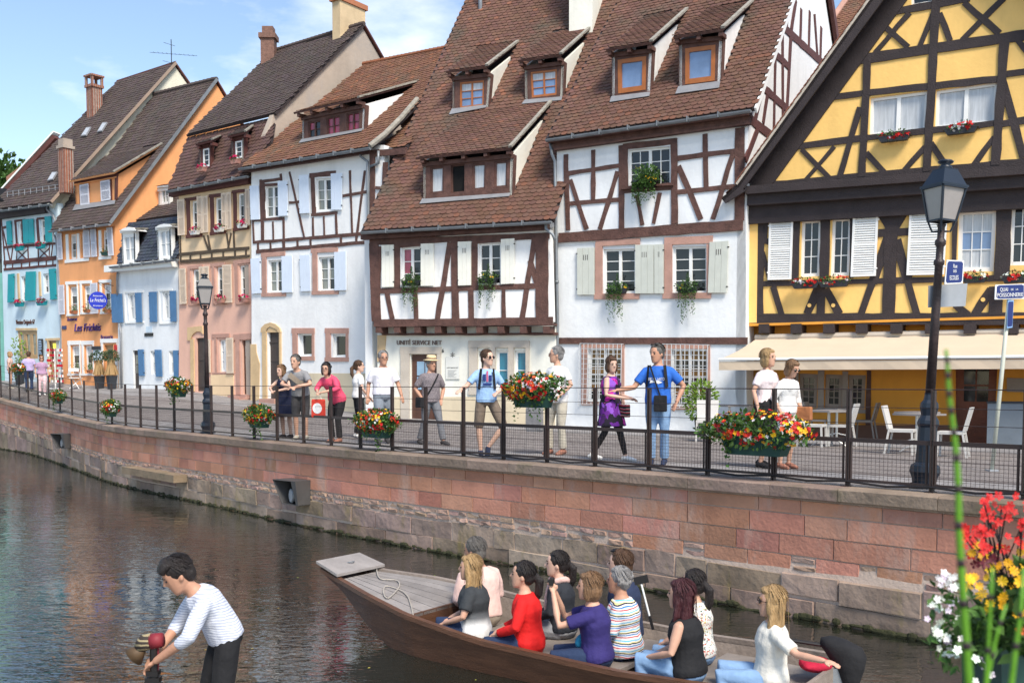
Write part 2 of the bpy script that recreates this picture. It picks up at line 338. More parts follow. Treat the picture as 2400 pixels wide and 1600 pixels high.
b2 = nd(t, 'ShaderNodeBump'); cn = nd(t, 'ShaderNodeTexNoise'); cn.inputs['Scale'].default_value = .22; cn.inputs['Detail'].default_value = 2; t.links.new(co.outputs['Object'], cn.inputs['Vector']); cm = nd(t, 'ShaderNodeMapRange'); cm.inputs['From Min'].default_value = .38; cm.inputs['From Max'].default_value = .62; cm.inputs['To Min'].default_value = .15; cm.inputs['To Max'].default_value = .65; t.links.new(cn.outputs['Fac'], cm.inputs['Value']); t.links.new(cm.outputs[0], b2.inputs['Strength']); b2.inputs['Distance'].default_value = .02; t.links.new(a2.outputs['Fac'], b2.inputs['Height']); t.links.new(b1.outputs[0], b2.inputs['Normal']); t.links.new(b2.outputs[0], b.inputs['Normal'])
mb = MB(); mb.add([(-90, -30, WZ), (40, -30, WZ), (40, 90, WZ), (-90, 90, WZ)], [(0, 1, 2, 3)]); tag(mb.build('canal_water', M_WATER), kind='structure')
mb = MB(); g = -3.2; mb.add([(-600, -300, g), (600, -300, g), (600, 900, g), (-600, 900, g)], [(0, 1, 2, 3)]); tag(mb.build('ground', mat('canal_bed', (.1, .09, .07))), kind='structure')
# ------------------------------------------------------------------ quay wall: every stone a piece
M_BLOCK = mat('wall_sandstone', (.46, .215, .155), .92, .2, 2.2, .35, 22, tint=True, dirt=((.47, .32, .26), .8, .52, (1.3, 1.3, .5)))
M_LOW = mat('wall_low_stone', (.30, .225, .18), .95, .45, 1.3, .7, 9, tint=True, dirt=((.21, .165, .045), .9, .56, (1, 1, .45)))
M_RUB = mat('wall_rubble', (.38, .255, .20), .95, .25, 5, .6, 14, tint=True)
M_MORT = mat('wall_mortar', (.48, .375, .31), .95, .15, 3, .4, 20)
M_CAP = mat('cap_stone', (.25, .185, .145), .92, .25, 2.5, .5, 16, tint=True, dirt=((.135, .115, .07), 1.3, .53, (1, 1, 1)))
M_MOSS = mat('wet_moss', (.035, .036, .014), .9, .4, 5, .8, 20)
S0, S1 = QS[6], quay_s(2560)
wallroot = thing('quay_wall', 'long pink sandstone canal wall with grey lower stones under the railing', 'wall', tuple(quay((S0 + S1) / 2)[0]))
def wallface(s, z, off):
    p, d, nr, _ = quay(s, off); return V((p.x, p.y, z))
def batter(s): return +.28 + .04 * max(0, min(1, (s - quay_s(1200)) / (quay_s(2000) - quay_s(1200))))
core = MB(); vs = []; fs = []; N = 120
for i in range(N + 1):
    s = S0 + (S1 - S0) * i / N; p = quay(s)[0]
    for off, z in ((-.2, p.z - .03), (.265, p.z - .03), (.265, p.z - .9), (batter(s) - .02, p.z - 1.1), (batter(s) - .02, -2.6)): vs.append(wallface(s, z, off))
for i in range(N):
    for j in range(4): fs.append((i * 5 + j, i * 5 + j + 1, (i + 1) * 5 + j + 1, (i + 1) * 5 + j))
core.add(vs, fs); core.build('mortar_core', M_MORT, wallroot)
stones = []   # (distance, s0, s1, ztop(s) offset, zbot offset, off, kind)
rnd = random.Random(3)
def course(zt, zb, lmin, lmax, kind, off=.29, jit=0.0):
    s = S0 + rnd.uniform(0, .5)
    while s < S1:
        l = rnd.uniform(lmin, lmax); stones.append((s, min(s + l, S1), zt + rnd.uniform(-jit, jit), zb + rnd.uniform(-jit, jit), off, kind)); s += l
course(-.17, -.345, .5, 1.15, 'b'); course(-.345, -.60, .45, 1.1, 'b'); course(-.60, -.85, .4, 1.0, 'b')
s = S0
while s < S1:                       # transition: dressed block or rubble
    l = rnd.uniform(.16, .34); near = s > quay_s(1500)
    if near and rnd.random() < .55: l = rnd.uniform(.5, .9); stones.append((s, s + l, -.85, -1.04, .29, 'b'))
    else:
        stones.append((s, s + l, -.855, -.945 - rnd.uniform(0, .01), .285, 'r')); stones.append((s + .03, s + l + .02, -.957, -1.045, .29, 'r'))
    s += l
course(-1.05, -1.36, .45, 1.1, 'l', None, .03); course(-1.36, -1.9, .7, 1.7, 'l', None, .02)
def stone_mesh(s0, s1, zt, zb, off, kind):
    g = {'b': .006, 'r': .006, 'l': .004, 'c': .005}[kind]; ch = {'b': .003, 'r': .014, 'l': .014, 'c': .015}[kind]
    n = 2; mb = MB(); k = rnd.uniform(.78, 1.2)
    if kind == 'b': mb.tint = (k * rnd.uniform(.97, 1.06), k * rnd.uniform(.92, 1.06), k * rnd.uniform(.86, 1.02))
    else: mb.tint = (k, k * rnd.uniform(.92, 1.04), k * rnd.uniform(.88, 1.05))
    dp = rnd.uniform(-.012, -.004) if kind == 'b' else rnd.uniform(-.02, .01)
    fr = []; bk = []
    for i in range(n + 1):
        s = s0 + g + (s1 - s0 - 2 * g) * i / n; z0 = quay(s)[0].z; of = (off if off is not None else batter(s) + .01) + dp
        j = lambda: rnd.uniform(-1, 1) * (.002 if kind == 'b' else .012 if kind != 'c' else .004)
        zz = max(zb, -2.2); zlow = (z0 + zz + g) if kind != 'l' or zb > -1.5 else WZ - .25
        bk.append((wallface(s, z0 + zt - g, of - .06), wallface(s, zlow, of - .06)))
        ss = s + (ch if i == 0 else -ch if i == n else 0)
        fr.append((wallface(ss, z0 + zt - g - ch + j(), of + j()), wallface(ss, zlow + ch + j(), of + j())))
    vs = [p for q in bk for p in q] + [p for q in fr for p in q]; m = 2 * (n + 1); fs = []
    for i in range(n):
        a, b2_, c, d = 2 * i, 2 * i + 1, 2 * i + 3, 2 * i + 2
        fs += [(m + a, m + b2_, m + c, m + d), (a, m + a, m + d, d), (m + b2_, b2_, c, m + c)]
    e = 2 * n; fs += [(0, 1, m + 1, m), (e + 1, e, m + e, m + e + 1)]
    mb.add(vs, fs); return mb
caps = []; s = S0
while s < S1: l = rnd.uniform(.8, 1.35); caps.append((s, min(s + l, S1))); s += l
allst = sorted(stones, key=lambda q: -q[0])
rest = {'b': MB(), 'r': MB(), 'l': MB()}; nind = 0; MK = {'b': M_BLOCK, 'r': M_RUB, 'l': M_LOW}
for q in allst:
    mb = stone_mesh(*q); k = q[5]
    vis = q[0] < quay_s(2440)
    if nind < 300 and vis and k != 'r': mb.build('stone', MK[k], wallroot); nind += 1
    elif nind < 300 and vis and q[0] > quay_s(1150): mb.build('stone', MK[k], wallroot); nind += 1
    else:
        r = rest[k]; b0 = len(r.v); r.v += mb.v
        for f, t_ in zip(mb.f, mb.t): r.f.append(tuple(b0 + i for i in f)); r.t.append(t_); r.sm.append(False); r.mi.append(0)
for k, nm in (('b', 'dressed_stonework'), ('r', 'rubble_stonework'), ('l', 'lower_stonework')): rest[k].build(nm, MK[k], wallroot, 'stuff')
for s0, s1 in caps:
    mb = MB(); k = rnd.uniform(.8, 1.2); mb.tint = (k, k * rnd.uniform(.95, 1.02), k * rnd.uniform(.9, 1.02)); sec = []
    for i in range(3):
        s = s0 + .004 + (s1 - s0 - .008) * i / 2; z = quay(s)[0].z + rnd.uniform(-.002, .002)
        sec.append([wallface(s, z + .012, -.12), wallface(s, z + .012, .34), wallface(s, z - .006, .365), wallface(s, z - .135, .365), wallface(s, z - .15, .35), wallface(s, z - .15, .2)])
    vs = [p for q in sec for p in q]; fs = []
    for i in range(2):
        for j in range(5): fs.append((i * 6 + j, i * 6 + j + 1, (i + 1) * 6 + j + 1, (i + 1) * 6 + j))
    fs += [(5, 4, 3, 2, 1, 0), (12, 13, 14, 15, 16, 17)]
    mb.add(vs, fs); mb.build('coping_stone', M_CAP, wallroot)
# moss line and ledge at the water
mb = MB(); rr = random.Random(9); s = S0
while s < S1:
    c = wallface(s, WZ + rr.uniform(0, .05), batter(s) + .03); mb.ball(c, (rr.uniform(.05, .14), .03, rr.uniform(.012, .05)), 6, 4, Matrix.Rotation(math.atan2(quay(s)[1].y, quay(s)[1].x), 3, 'Z')); s += .13
mb.build('moss_line', M_MOSS, wallroot, 'stuff')
sA, sB = quay_s(338), quay_s(462)
mb = MB(); mb.tint = (.95, .95, .8)
pts = [wallface(sA, z, o) for z, o in ((-.98, .2), (-.98, .62), (-1.16, .62), (-1.16, .2))]; q2 = [wallface(sB, z, o) for z, o in ((-.98, .2), (-.98, .62), (-1.16, .62), (-1.16, .2))]
mb.add(pts + q2, [(0, 1, 2, 3), (7, 6, 5, 4), (0, 4, 5, 1), (1, 5, 6, 2), (2, 6, 7, 3), (3, 7, 4, 0)]); mb.build('stone_ledge', M_CAP, wallroot)
# ------------------------------------------------------------------ railing
rail = thing('quay_railing', 'dark brown steel railing with posts, wire mesh panels and cables on the quay wall', 'railing', tuple(quay(quay_s(1300))[0]))
posts = [quay_s(x) for x in (-62, -40, -18, 3.4, 24.5, 46, 67, 90, 115, 141, 169, 198, 229.5, 262, 294, 329, 367, 408, 450.5, 495, 544, 595, 649, 711, 775, 844, 918.5, 997, 1085, 1179, 1281, 1393.5, 1520, 1657.8, 1812.6, 1987.7, 2185, 2402)]
posts += [posts[-1] + 1, posts[-1] + 2]
def rp(s, h): p = quay(s)[0]; return V((p.x, p.y, p.z + h))
for s in posts:
    p, d, nr, h = quay(s); mb = MB(); M = Matrix.Rotation(math.atan2(d.y, d.x), 3, 'Z')
    mb.box((p.x, p.y, p.z + h / 2), .016, .06, h, M); mb.box(V((p.x, p.y, p.z + h / 2)) + d * .030, .012, .05, h * .99, M); mb.box((p.x, p.y, p.z + .01), .1, .12, .02, M)
    mb.build('post', RAILM, rail)
def midh(s): return .40 * quay(s)[3] + .10
for s0, s1 in zip(posts, posts[1:]):
    h0, h1 = midh(s0), midh(s1)
    mb = MB(); mb.bar(rp(s0, h0), rp(s1, h1), .035, .05); mb.build('middle_rail', RAILM, rail)
    mb = MB(); mb.bar(rp(s0, .09), rp(s1, .09), .03, .03); mb.build('bottom_rail', RAILM, rail)
    mb = MB(); n = 20
    for k in range(1, n):
        s = s0 + (s1 - s0) * k / n; mb.bar(rp(s, .1), rp(s, midh(s) - .02), .0035)
    for k in range(1, 10):
        f = k / 10; mb.bar(rp(s0 + .03, .1 + (h0 - .12) * f), rp(s1 - .03, .1 + (h1 - .12) * f), .0035)
    for e in (s0 + .05, s1 - .05): mb.bar(rp(e, .1), rp(e, midh(e)), .022)
    mb.build('wire_mesh', RAILM, rail)
for nm, f, r in (('top_cable', 1.0, .007), ('cable', .82, .004), ('cable', .66, .004)):
    mb = MB(); mb.tube([rp(s, quay(s)[3] * f) for s in posts], r, 6); mb.build(nm, RAILM, rail)
mb = MB(); pts = []
for i, s in enumerate(posts):
    if s < quay_s(850): continue
    pts.append(rp(s, .075)); pts.append(rp(s + .5, .045)) 
mb.tube([p + V((-.02, -.02, 0)) for p in pts], .014, 6); mb.build('electric_cable', BLACK, rail)
# ------------------------------------------------------------------ houses
def pip(x, y, poly):
    c = False; n = len(poly)
    for i in range(n):
        (x1, y1), (x2, y2) = poly[i], poly[i - 1]
        if (y1 > y) != (y2 > y) and x < (x2 - x1) * (y - y1) / (y2 - y1) + x1: c = not c
    return c
TILEV = {}
def tile_shape(w, e, tint=(1, 1, 1)):
    z0, z1 = .030, .006; L_ = e * 1.3; th = .017; h = w * .485
    top = [(-h, L_, z1), (-h, .30 * e, z0), (-.32 * w, .08 * e, z0), (0, 0, z0), (.32 * w, .08 * e, z0), (h, .30 * e, z0), (h, L_, z1)]
    sk = [(x, y, z - th) for x, y, z in top[1:6]]
    return top + sk, [(0, 1, 2, 3, 4, 5, 6), (1, 7, 8, 2), (2, 8, 9, 3), (3, 9, 10, 4), (4, 10, 11, 5)]
def tiles(poly, u, v, nrm, m, parent, holes=(), w=.19, e=.165, indiv=0, tint=lambda a, b, r: (1, 1, 1), name='roof_tile', seed=1):
    rr = random.Random(seed); o = poly[0]; to2 = lambda p: ((p - o).dot(u), (p - o).dot(v))
    P2 = [to2(p) for p in poly]; H2 = [[to2(p) for p in h] for h in holes]
    a0, a1 = min(p[0] for p in P2), max(p[0] for p in P2); b0, b1 = min(p[1] for p in P2), max(p[1] for p in P2)
    mb = MB(); cand = []; row = 0; b = b0
    while b < b1:
        a = a0 + (w / 2 if row % 2 else 0)
        while a < a1:
            if pip(a, b + e * .4, P2) and not any(pip(a, b + e * .5, h) for h in H2): cand.append((a, b))
            a += w
        b += e; row += 1
    M0 = Matrix((u, v, nrm)).transposed()
    cand.sort(key=lambda ab: (o + u * ab[0] + v * ab[1] - CAM).length)
    ni = 0
    vs, fs = tile_shape(w, e)
    if indiv:
        key = (round(w, 3), round(e, 3), m.name)
        if key not in TILEV:
            TILEV[key] = []
            for k in range(14):
                q = MB(); q.tint = tint(k, k, rr); q.add(vs, fs); TILEV[key].append(q.mesh('roof_tile', [m]))
    for a, b in cand:
        c = o + u * a + v * b; yaw = rr.uniform(-.03, .03); lift = rr.uniform(-.003, .008); rot = Matrix.Rotation(yaw, 3, 'Z')
        if ni < indiv:
            x = ray_px(c)
            if x and -20 < x[0] < 2420 and -20 < x[1] < 1600:
                ob = obj(name, rr.choice(TILEV[key]), None, parent, local=True); Mx = (M0 @ rot).to_4x4(); Mx.translation = c + nrm * lift; ob.matrix_local = Mx; ni += 1; continue
        mb.tint = tint(a, b, rr); mb.add([c + M0 @ (rot @ V(p)) + nrm * lift for p in vs], fs)
    if mb.f: mb.build('roof_tiling', m, parent, 'stuff')
def ray_px(p):
    d = p - CAM; f = d.dot(FWD)
    if f <= .05: return None
    return (1200 + FPX * d.x / f, CYP - FPX * d.dot(UPV) / f)
def tn(lo=.84, hi=1.16, orange=.03):
    lo, hi = max(lo, .88), min(hi, 1.13)
    def f(a, b, r):
        k = r.uniform(lo, hi); w = r.random()
        if w < orange * .6: return (k * 1.4, k * 1.2, k * 1.05)
        return (k, k * r.uniform(.93, 1.07), k * r.uniform(.9, 1.1))
    return f
class House:
    def __init__(s, name, label, Lp, Rp, z=0, cat_='house'):
        s.L = V((*Lp, 0)); s.R = V((*Rp, 0)); s.u = (s.R - s.L).normalized(); s.n = V((s.u.y, -s.u.x, 0)); s.len = (s.R - s.L).length
        mid = (s.L + s.R) / 2; s.root = thing(name, label, cat_, (mid.x, mid.y, z)); s.off = 0.0; s.k = random.Random(hash(name) % 1000 if False else len(name) * 7)
    def p(s, px, off=None): return on_plane(px[0], px[1], s.L + s.n * (s.off if off is None else off), s.n)
    def tz(s, t, z, off=None): q = s.L + s.u * t + s.n * (s.off if off is None else off); return V((q.x, q.y, z))
    def g(s, d, z, t=None): q = s.L + s.u * (s.len if t is None else t) - s.n * d; return V((q.x, q.y, z))       # point on the side wall plane, d metres behind the front
    def sp(s, px, t=None): q = s.L + s.u * (s.len if t is None else t); return on_plane(px[0], px[1], q, s.u)
    def pr(s, name, pts, a, b, m, parent=None):          # pixel polygon -> slab between offsets a and b in front of the current plane
        mb = MB(); mb.prism([s.p(q) + s.n * a for q in pts], s.n * (b - a)); return mb.build(name, m, parent or s.root)
    def beam(s, pq, w, m, a=-.02, b=.03, name='beam', parent=None, wm=None, rough=True):
        A, B = s.p(pq[0]), s.p(pq[1]); return s.beam3(A, B, w * ((A - CAM).length / FPX) if wm is None else wm, m, a, b, name, parent, s.n, rough)
    def beam3(s, A, B, w, m, a, b, name='beam', parent=None, n=None, rough=True):
        n = n or s.n; d = (B - A).normalized(); x = n.cross(d).normalized(); k = max(2, int((B - A).length / .35)); l, r = [], []
        for i in range(k + 1):
            c = A.lerp(B, i / k); j = (lambda: s.k.uniform(-.012, .012)) if rough else (lambda: 0)
            l.append(c + x * (w / 2 + j())); r.append(c - x * (w / 2 + j()))
        mb = MB(); mb.prism([q + n * (a + s.k.uniform(0, .003)) for q in l + r[::-1]], n * (b - a + s.k.uniform(0, .006))); return mb.build(name, m, parent or s.root)
    def beams(s, z, lst, m, **kw):
        for p, q, w in lst: s.beam(z(p, q), w * z.k, m, **kw)
    def wall(s, outer, holes, m, depth=.16, back=.25, name='wall', pts3=None, hol3=None, parent=None):
        P3 = pts3 or [s.p(q) for q in outer]; H3 = hol3 if hol3 is not None else [[s.p(q) for q in h] for h in holes]; n = s.n
        mb = MB(); s.wall3(mb, P3, H3, n, depth, back); return mb.build(name, m, parent or s.root)
    def wall3(s, mb, P3, H3, n, depth, back):
        loops = [P3] + H3; flat = [p for l in loops for p in l]; x = n.cross(V((0, 0, 1))).normalized() if abs(n.z) < .9 else V((1, 0, 0)); y = x.cross(n)
        tris = tessellate_polygon([[V((p.dot(x), p.dot(y), 0)) for p in l] for l in loops])
        fs = []
        for t_ in tris:
            a, b, c = (flat[i] for i in t_); nn = (b - a).cross(c - a); fs.append(tuple(t_) if nn.dot(n) > 0 else tuple(reversed(t_)))
        mb.add(flat, fs)
        for l, dp in [(P3, back)] + [(h, depth) for h in H3]:
            m_ = len(l); mb.add(l + [p - n * dp for p in l], [(i, (i + 1) % m_, m_ + (i + 1) % m_, m_ + i) for i in range(m_)])
        mb.add([p - n * back for p in P3], [tuple(range(len(P3)))])
    def win(s, q, glass=G_DARK, fm=P_WHITE, cas=2, nx=1, ny=3, inset=.10, fw=.055, parent=None, pts3=None, n=None, mullion=.085, bar=.022, name='window', open_=0):
        n = n or s.n; Q = pts3 or [s.p(c) for c in q]; tl, tr, br, bl = Q
        W_ = ((tr - tl).length + (br - bl).length) / 2; H_ = ((tl - bl).length + (tr - br).length) / 2
        B = lambda x, y: tl.lerp(tr, x).lerp(bl.lerp(br, x), y)           # x right, y down in 0..1
        mb = MB()
        def rect(x0, x1, y0, y1, d0, d1): mb.prism([B(x0, y0) - n * d0, B(x1, y0) - n * d0, B(x1, y1) - n * d0, B(x0, y1) - n * d0], n * (d0 - d1))
        fx, fy = fw / W_, fw / H_; e = .004
        rect(-e, fx, 0, 1, inset + .04, inset - .03); rect(1 - fx, 1 + e, 0, 1, inset + .04, inset - .03); rect(fx, 1 - fx, -e, fy, inset + .04, inset - .03); rect(fx, 1 - fx, 1 - fy * 1.2, 1 + e, inset + .04, inset - .035)
        cells = []; mw = mullion / W_; bx, by = bar / W_, bar / H_
        span = (1 - 2 * fx - (cas - 1) * mw) / cas
        for c in range(cas):
            x0 = fx + c * (span + mw); x1 = x0 + span
            if c: rect(x0 - mw, x0, fy, 1 - fy * 1.2, inset + .04, inset - .028)
            for i in range(1, nx): xx = x0 + span * i / nx; rect(xx - bx / 2, xx + bx / 2, fy, 1 - fy * 1.2, inset + .03, inset - .015)
            for j in range(1, ny): yy = fy + (1 - 2.2 * fy) * j / ny; rect(x0, x1, yy - by / 2, yy + by / 2, inset + .03, inset - .013)
            for i in range(nx):
                for j in range(ny): cells.append((x0 + span * i / nx, x0 + span * (i + 1) / nx, fy + (1 - 2.2 * fy) * j / ny, fy + (1 - 2.2 * fy) * (j + 1) / ny))
        par = parent or s.root; w = mb.build(name, fm, par); pp = w if par is s.root else par
        gl = glass if isinstance(glass, (list, tuple)) else [glass]
        for k, (x0, x1, y0, y1) in enumerate(cells):
            pm = MB(); d0 = inset + .012; tilt = s.k.uniform(-.004, .004)
            pm.add([B(x0, y0) - n * (d0 + tilt), B(x1, y0) - n * (d0 - tilt), B(x1, y1) - n * (d0 - tilt), B(x0, y1) - n * (d0 + tilt)], [(3, 2, 1, 0)])
            pm.build('pane', gl[k % len(gl)], pp)
        return w
    def door(s, q, m, glass=None, inset=.13, panels=True):
        Q = [s.p(c) for c in q]; n = s.n; mb = MB(); mb.prism([p - n * inset for p in Q], n * .04); d = mb.build('door', m, s.root)
        tl, tr, br, bl = Q; B = lambda x, y: tl.lerp(tr, x).lerp(bl.lerp(br, x), y)
        def rect(nm, x0, x1, y0, y1, a, b, mm):
            k = MB(); k.prism([B(x0, y0) - n * a, B(x1, y0) - n * a, B(x1, y1) - n * a, B(x0, y1) - n * a], n * (a - b)); return k.build(nm, mm, d)
        if glass:
            for x0, x1 in ((.2, .48), (.52, .8)):
                for y0, y1 in ((.1, .3), (.32, .5)): rect('pane', x0, x1, y0, y1, inset - .041, inset - .052, glass)
            rect('panel', .18, .82, .58, .92, inset - .041, inset - .06, m)
        else:
            for y0, y1 in ((.07, .42), (.5, .93)): rect('panel', .16, .84, y0, y1, inset - .041, inset - .062, m)
        rect('handle', .86, .92, .5, .54, inset - .041, inset - .09, BLACK); return d
    def shutter(s, q, m, style='plank', slats=0, a=.02, b=.055, slots=False, separate=False):
        Q = [s.p(c) for c in q]; tl, tr, br, bl = Q; n = s.n; B = lambda x, y: tl.lerp(tr, x).lerp(bl.lerp(br, x), y)
        W_ = (tr - tl).length; H_ = (tl - bl).length; tw = s.k.uniform(-.01, .02)
        def rect(mb, x0, x1, y0, y1, d0, d1): mb.prism([B(x0, y0) + n * d0, B(x1, y0) + n * d0, B(x1, y1) + n * d0, B(x0, y1) + n * d0], n * (d1 - d0))
        mb = MB()
        if style == 'plank':
            rect(mb, 0, 1, 0, 1, a, b - .012); o = mb.build('shutter', m, s.root); nb = max(2, round(W_ / .16))
            for i in range(nb): k = MB(); rect(k, i / nb + .006, (i + 1) / nb - .006, .003, .997, b - .0125, b + s.k.uniform(-.002, .002)); k.build('plank', m, o)
            if slots:
                for i in range(slots): k = MB(); x = .5 + (i - (slots - 1) / 2) * .11; rect(k, x - .015, x + .015, .15, .26, b - .006, b + .004); k.build('slot', T_DARK, o)
        else:
            st = .055 / W_; rl = .06 / H_
            for x0, x1 in ((0, st), (1 - st, 1)): rect(mb, x0, x1, 0, 1, a, b)
            for y0, y1 in ((0, rl), (.5 - rl / 2, .5 + rl / 2), (1 - rl, 1)): rect(mb, st, 1 - st, y0, y1, a, b)
            rect(mb, st, 1 - st, rl, 1 - rl, a, a + .006); o = mb.build('shutter', m, s.root); k = MB()
            for y0, y1 in ((rl, .5 - rl / 2), (.5 + rl / 2, 1 - rl)):
                for i in range(slats):
                    t0 = y0 + (y1 - y0) * i / slats; t1 = y0 + (y1 - y0) * (i + .8) / slats
                    if separate: k = MB()
                    k.prism([B(st, t0) + n * (a + .008), B(1 - st, t0) + n * (a + .008), B(1 - st, t1) + n * (b - .006), B(st, t1) + n * (b - .006)], n * .006 + V((0, 0, .004)))
                    if separate: k.build('slat', m, o)
            if not separate: k.build('louvre_slats', m, o, 'stuff')
        x = 0 if s.k.random() < .5 else 1
        for y in (.12, .88): h = MB(); h.box(B(x, y) + n * (b - .01), .05, .03, .03); h.build('hinge', BLACK if style == 'plank' else m, o)
        return o
    def plane(s, A, B, tan, off=.3):
        a, b = s.p(A, off), s.p(B, off); e = (b - a).normalized(); al = math.atan(tan)
        back = (-s.n - e * (-s.n).dot(e)).normalized(); up = e.cross(back).normalized(); up = up if up.z > 0 else -up
        v = (back * math.cos(al) + up * math.sin(al)).normalized(); nr = e.cross(v).normalized(); nr = nr if nr.z > 0 else -nr
        return dict(a=a, b=b, e=e, v=v, n=nr)
    def rp(s, pl, px): return on_plane(px[0], px[1], pl['a'], pl['n'])
    def roof(s, pl, poly, m, holes=(), indiv=0, tint=None, w=.19, e=.165, under=T_DARK, name='roof', parent=None, seed=1):
        mb = MB(); mb.prism([p - pl['n'] * .01 for p in poly], -pl['n'] * .09); o = mb.build(name, under, parent or s.root)
        tiles(poly, pl['e'], pl['v'], pl['n'], m, o if (parent is None) else parent, holes, w, e, indiv, tint or tn(), seed=seed); return o
    def gutter(s, A, B, off=.34, m=ZINC, dz=-.02, r=.075):
        a, b = s.p(A, off), s.p(B, off); mb = MB(); k = 8; vs = []
        for p in (a, b):
            for i in range(k + 1): an = math.pi * i / k; vs.append(p + s.n * (math.cos(an) * r) + V((0, 0, dz - math.sin(an) * r)))
        fs = [(i, i + 1, k + 2 + i, k + 1 + i) for i in range(k)] + [tuple(range(k + 1)), tuple(reversed(range(k + 1, 2 * k + 2)))]
        mb.add(vs, fs); nj = int((b - a).length / .9)
        for i in range(1, nj + 1): c = a.lerp(b, i / (nj + 1)); mb.box(c + V((0, 0, dz - .01)) + s.n * .02, .02, .16, .14, Matrix.Rotation(math.atan2(s.u.y, s.u.x), 3, 'Z'))
        return mb.build('gutter', m, s.root)
    def pipe(s, pts, off=.1, m=ZINC, r=.045, name='downpipe', collars=True):
        P = [s.p(q, off) for q in pts]; mb = MB(); mb.smooth = True; mb.tube(P, r, 8)
        L_ = sum((P[i + 1] - P[i]).length for i in range(len(P) - 1))
        if collars:
            for i in range(len(P) - 1):
                n_ = int((P[i + 1] - P[i]).length / 1.6)
                for k in range(n_): c = P[i].lerp(P[i + 1], (k + .5) / n_); mb.tube([c - V((0, 0, .04)), c + V((0, 0, .04))], r * 1.3, 8)
        return mb.build(name, m, s.root)
    def dormer(s, pl, face, rf, rb, wins, fm=T_BROWN, cheek=W_WHITE, tm=TILE_B, ov=.3, brackets=3, flash=None, slope_left=True, indiv=0, seed=5, tint=None, w=.19, e=.165):
        tl, tr, br, bl = face; br3, bl3 = s.rp(pl, br), s.rp(pl, bl); o = ((br3 - s.L).dot(s.n) + (bl3 - s.L).dot(s.n)) / 2
        br3, bl3, tl3, tr3 = s.p(br, o), s.p(bl, o), s.p(tl, o), s.p(tr, o); n = s.n
        fl, fr = s.p(rf[0], o + ov), s.p(rf[1], o + ov); bk = s.rp(pl, rb); wv = bk - fr; bl_ = fl + wv
        dn = bl_ - pl['a']; bl_ = bl_ - wv.normalized() * (dn.dot(pl['n']) / wv.normalized().dot(pl['n']))
        mb = MB(); holes = [[s.p(c, o) for c in w[0]] for w in wins]
        down = V((0, 0, -.25))
        s.wall3(mb, [tl3, tr3, br3 + down, bl3 + down], holes, n, .12, .14)
        d = mb.build('dormer', fm, s.root)
        def hitroof(p): k = (pl['a'] - p).dot(pl['n']) / wv.dot(pl['n']); return p + wv * k
        for top, bot, sg in ((tr3, br3, 1), (tl3, bl3, -1)):
            m_ = hitroof(top); k = MB(); k.prism([top - s.u * .01 * sg, m_ - s.u * .01 * sg, bot + V((0, 0, -.2)) - s.u * .01 * sg], s.u * (-.08 * sg)); k.build('cheek', cheek, d)
        k = MB(); k.prism([tr3 + s.u * .012 - n * .0 + V((0, 0, -.02)), br3 + s.u * .012, br3 + s.u * .012 - n * .16, tr3 + s.u * .012 - n * .16 + V((0, 0, -.02))], s.u * .02); k.build('corner_post', fm, d)
        sp_ = dict(a=fl, e=(fr - fl).normalized(), v=wv.normalized()); nr = sp_['e'].cross(sp_['v']).normalized(); nr = nr if nr.z > 0 else -nr; vv = nr.cross(sp_['e']).normalized(); vv = vv if vv.dot(wv) > 0 else -vv
        k = MB(); k.prism([fl, fr, bk, bl_], -nr * .07); k.build('dormer_roof', fm, d)
        k = MB(); e1 = sp_['e']; k.prism([fr - e1 * .05, fr + e1 * .06, bk + e1 * .06, bk - e1 * .05], nr * .06); k.build('verge', ZINC if False else mat('mossy_mortar', (.3, .28, .24), .95, .3, 6, .5, 20), d)
        tiles([fl, fr, bk, bl_], e1, vv, nr, tm, d, (), w, e, indiv, tint or tn(), seed=seed)
        for i in range(brackets):
            f = (i + .12) / (brackets - .76 + .0001) if brackets > 1 else .5; c = fl.lerp(fr, min(max(f, .06), .97)) - nr * .12; q = MB(); q.bar(c, c - n * (ov + .05), .11, .11); q.build('rafter_end', fm, d)
        q = MB(); q.prism([tl3 + n * .0, tr3 + n * .0, tr3 + V((0, 0, -.12)), tl3 + V((0, 0, -.12))], n * .06); q.build('head_beam', fm, d)
        if flash:
            q = MB(); f3 = [s.rp(pl, c) + pl['n'] * .05 for c in flash]; q.prism(f3, pl['n'] * .012); q.build('flashing', ZINCL, d)
        for wq in wins:
            if len(wq) > 1 and wq[1]:
                kw = dict(wq[1]); s.win(None, pts3=[s.p(c, o) for c in wq[0]], parent=d, **kw)
        return [bl3, br3, bk, bl_]
    def gable(s, pts, m, back=.25, t=None, name='side_wall'):
        mb = MB(); mb.prism([s.g(d, z, t) for d, z in pts], -s.u * back); return mb.build(name, m, s.root)
    def end_wall(s, E, A, rid, zg, m, front=None, inset=.12):      # gable wall through eave point E and apex A, and the rear slope behind the ridge
        q = -s.u * inset; B = V((2 * A.x - E.x, 2 * A.y - E.y, E.z)); dn = V((0, 0, -.06)); lo = [V((p.x, p.y, zg)) for p in (E, B)]
        pts = ([lo[0], lo[1], B, A, E] if front is None else front + [lo[1], B, A, E]); mb = MB(); mb.prism([p + q + dn for p in pts], -s.u * .2); mb.build('side_wall', m, s.root)
        mb = MB(); mb.prism([rid, A, B, rid + (B - A)], V((0, 0, .09))); mb.build('rear_roof', T_MAROON, s.root)
    def sz(s, p): return ((p - s.L).dot(-s.n), p.z)
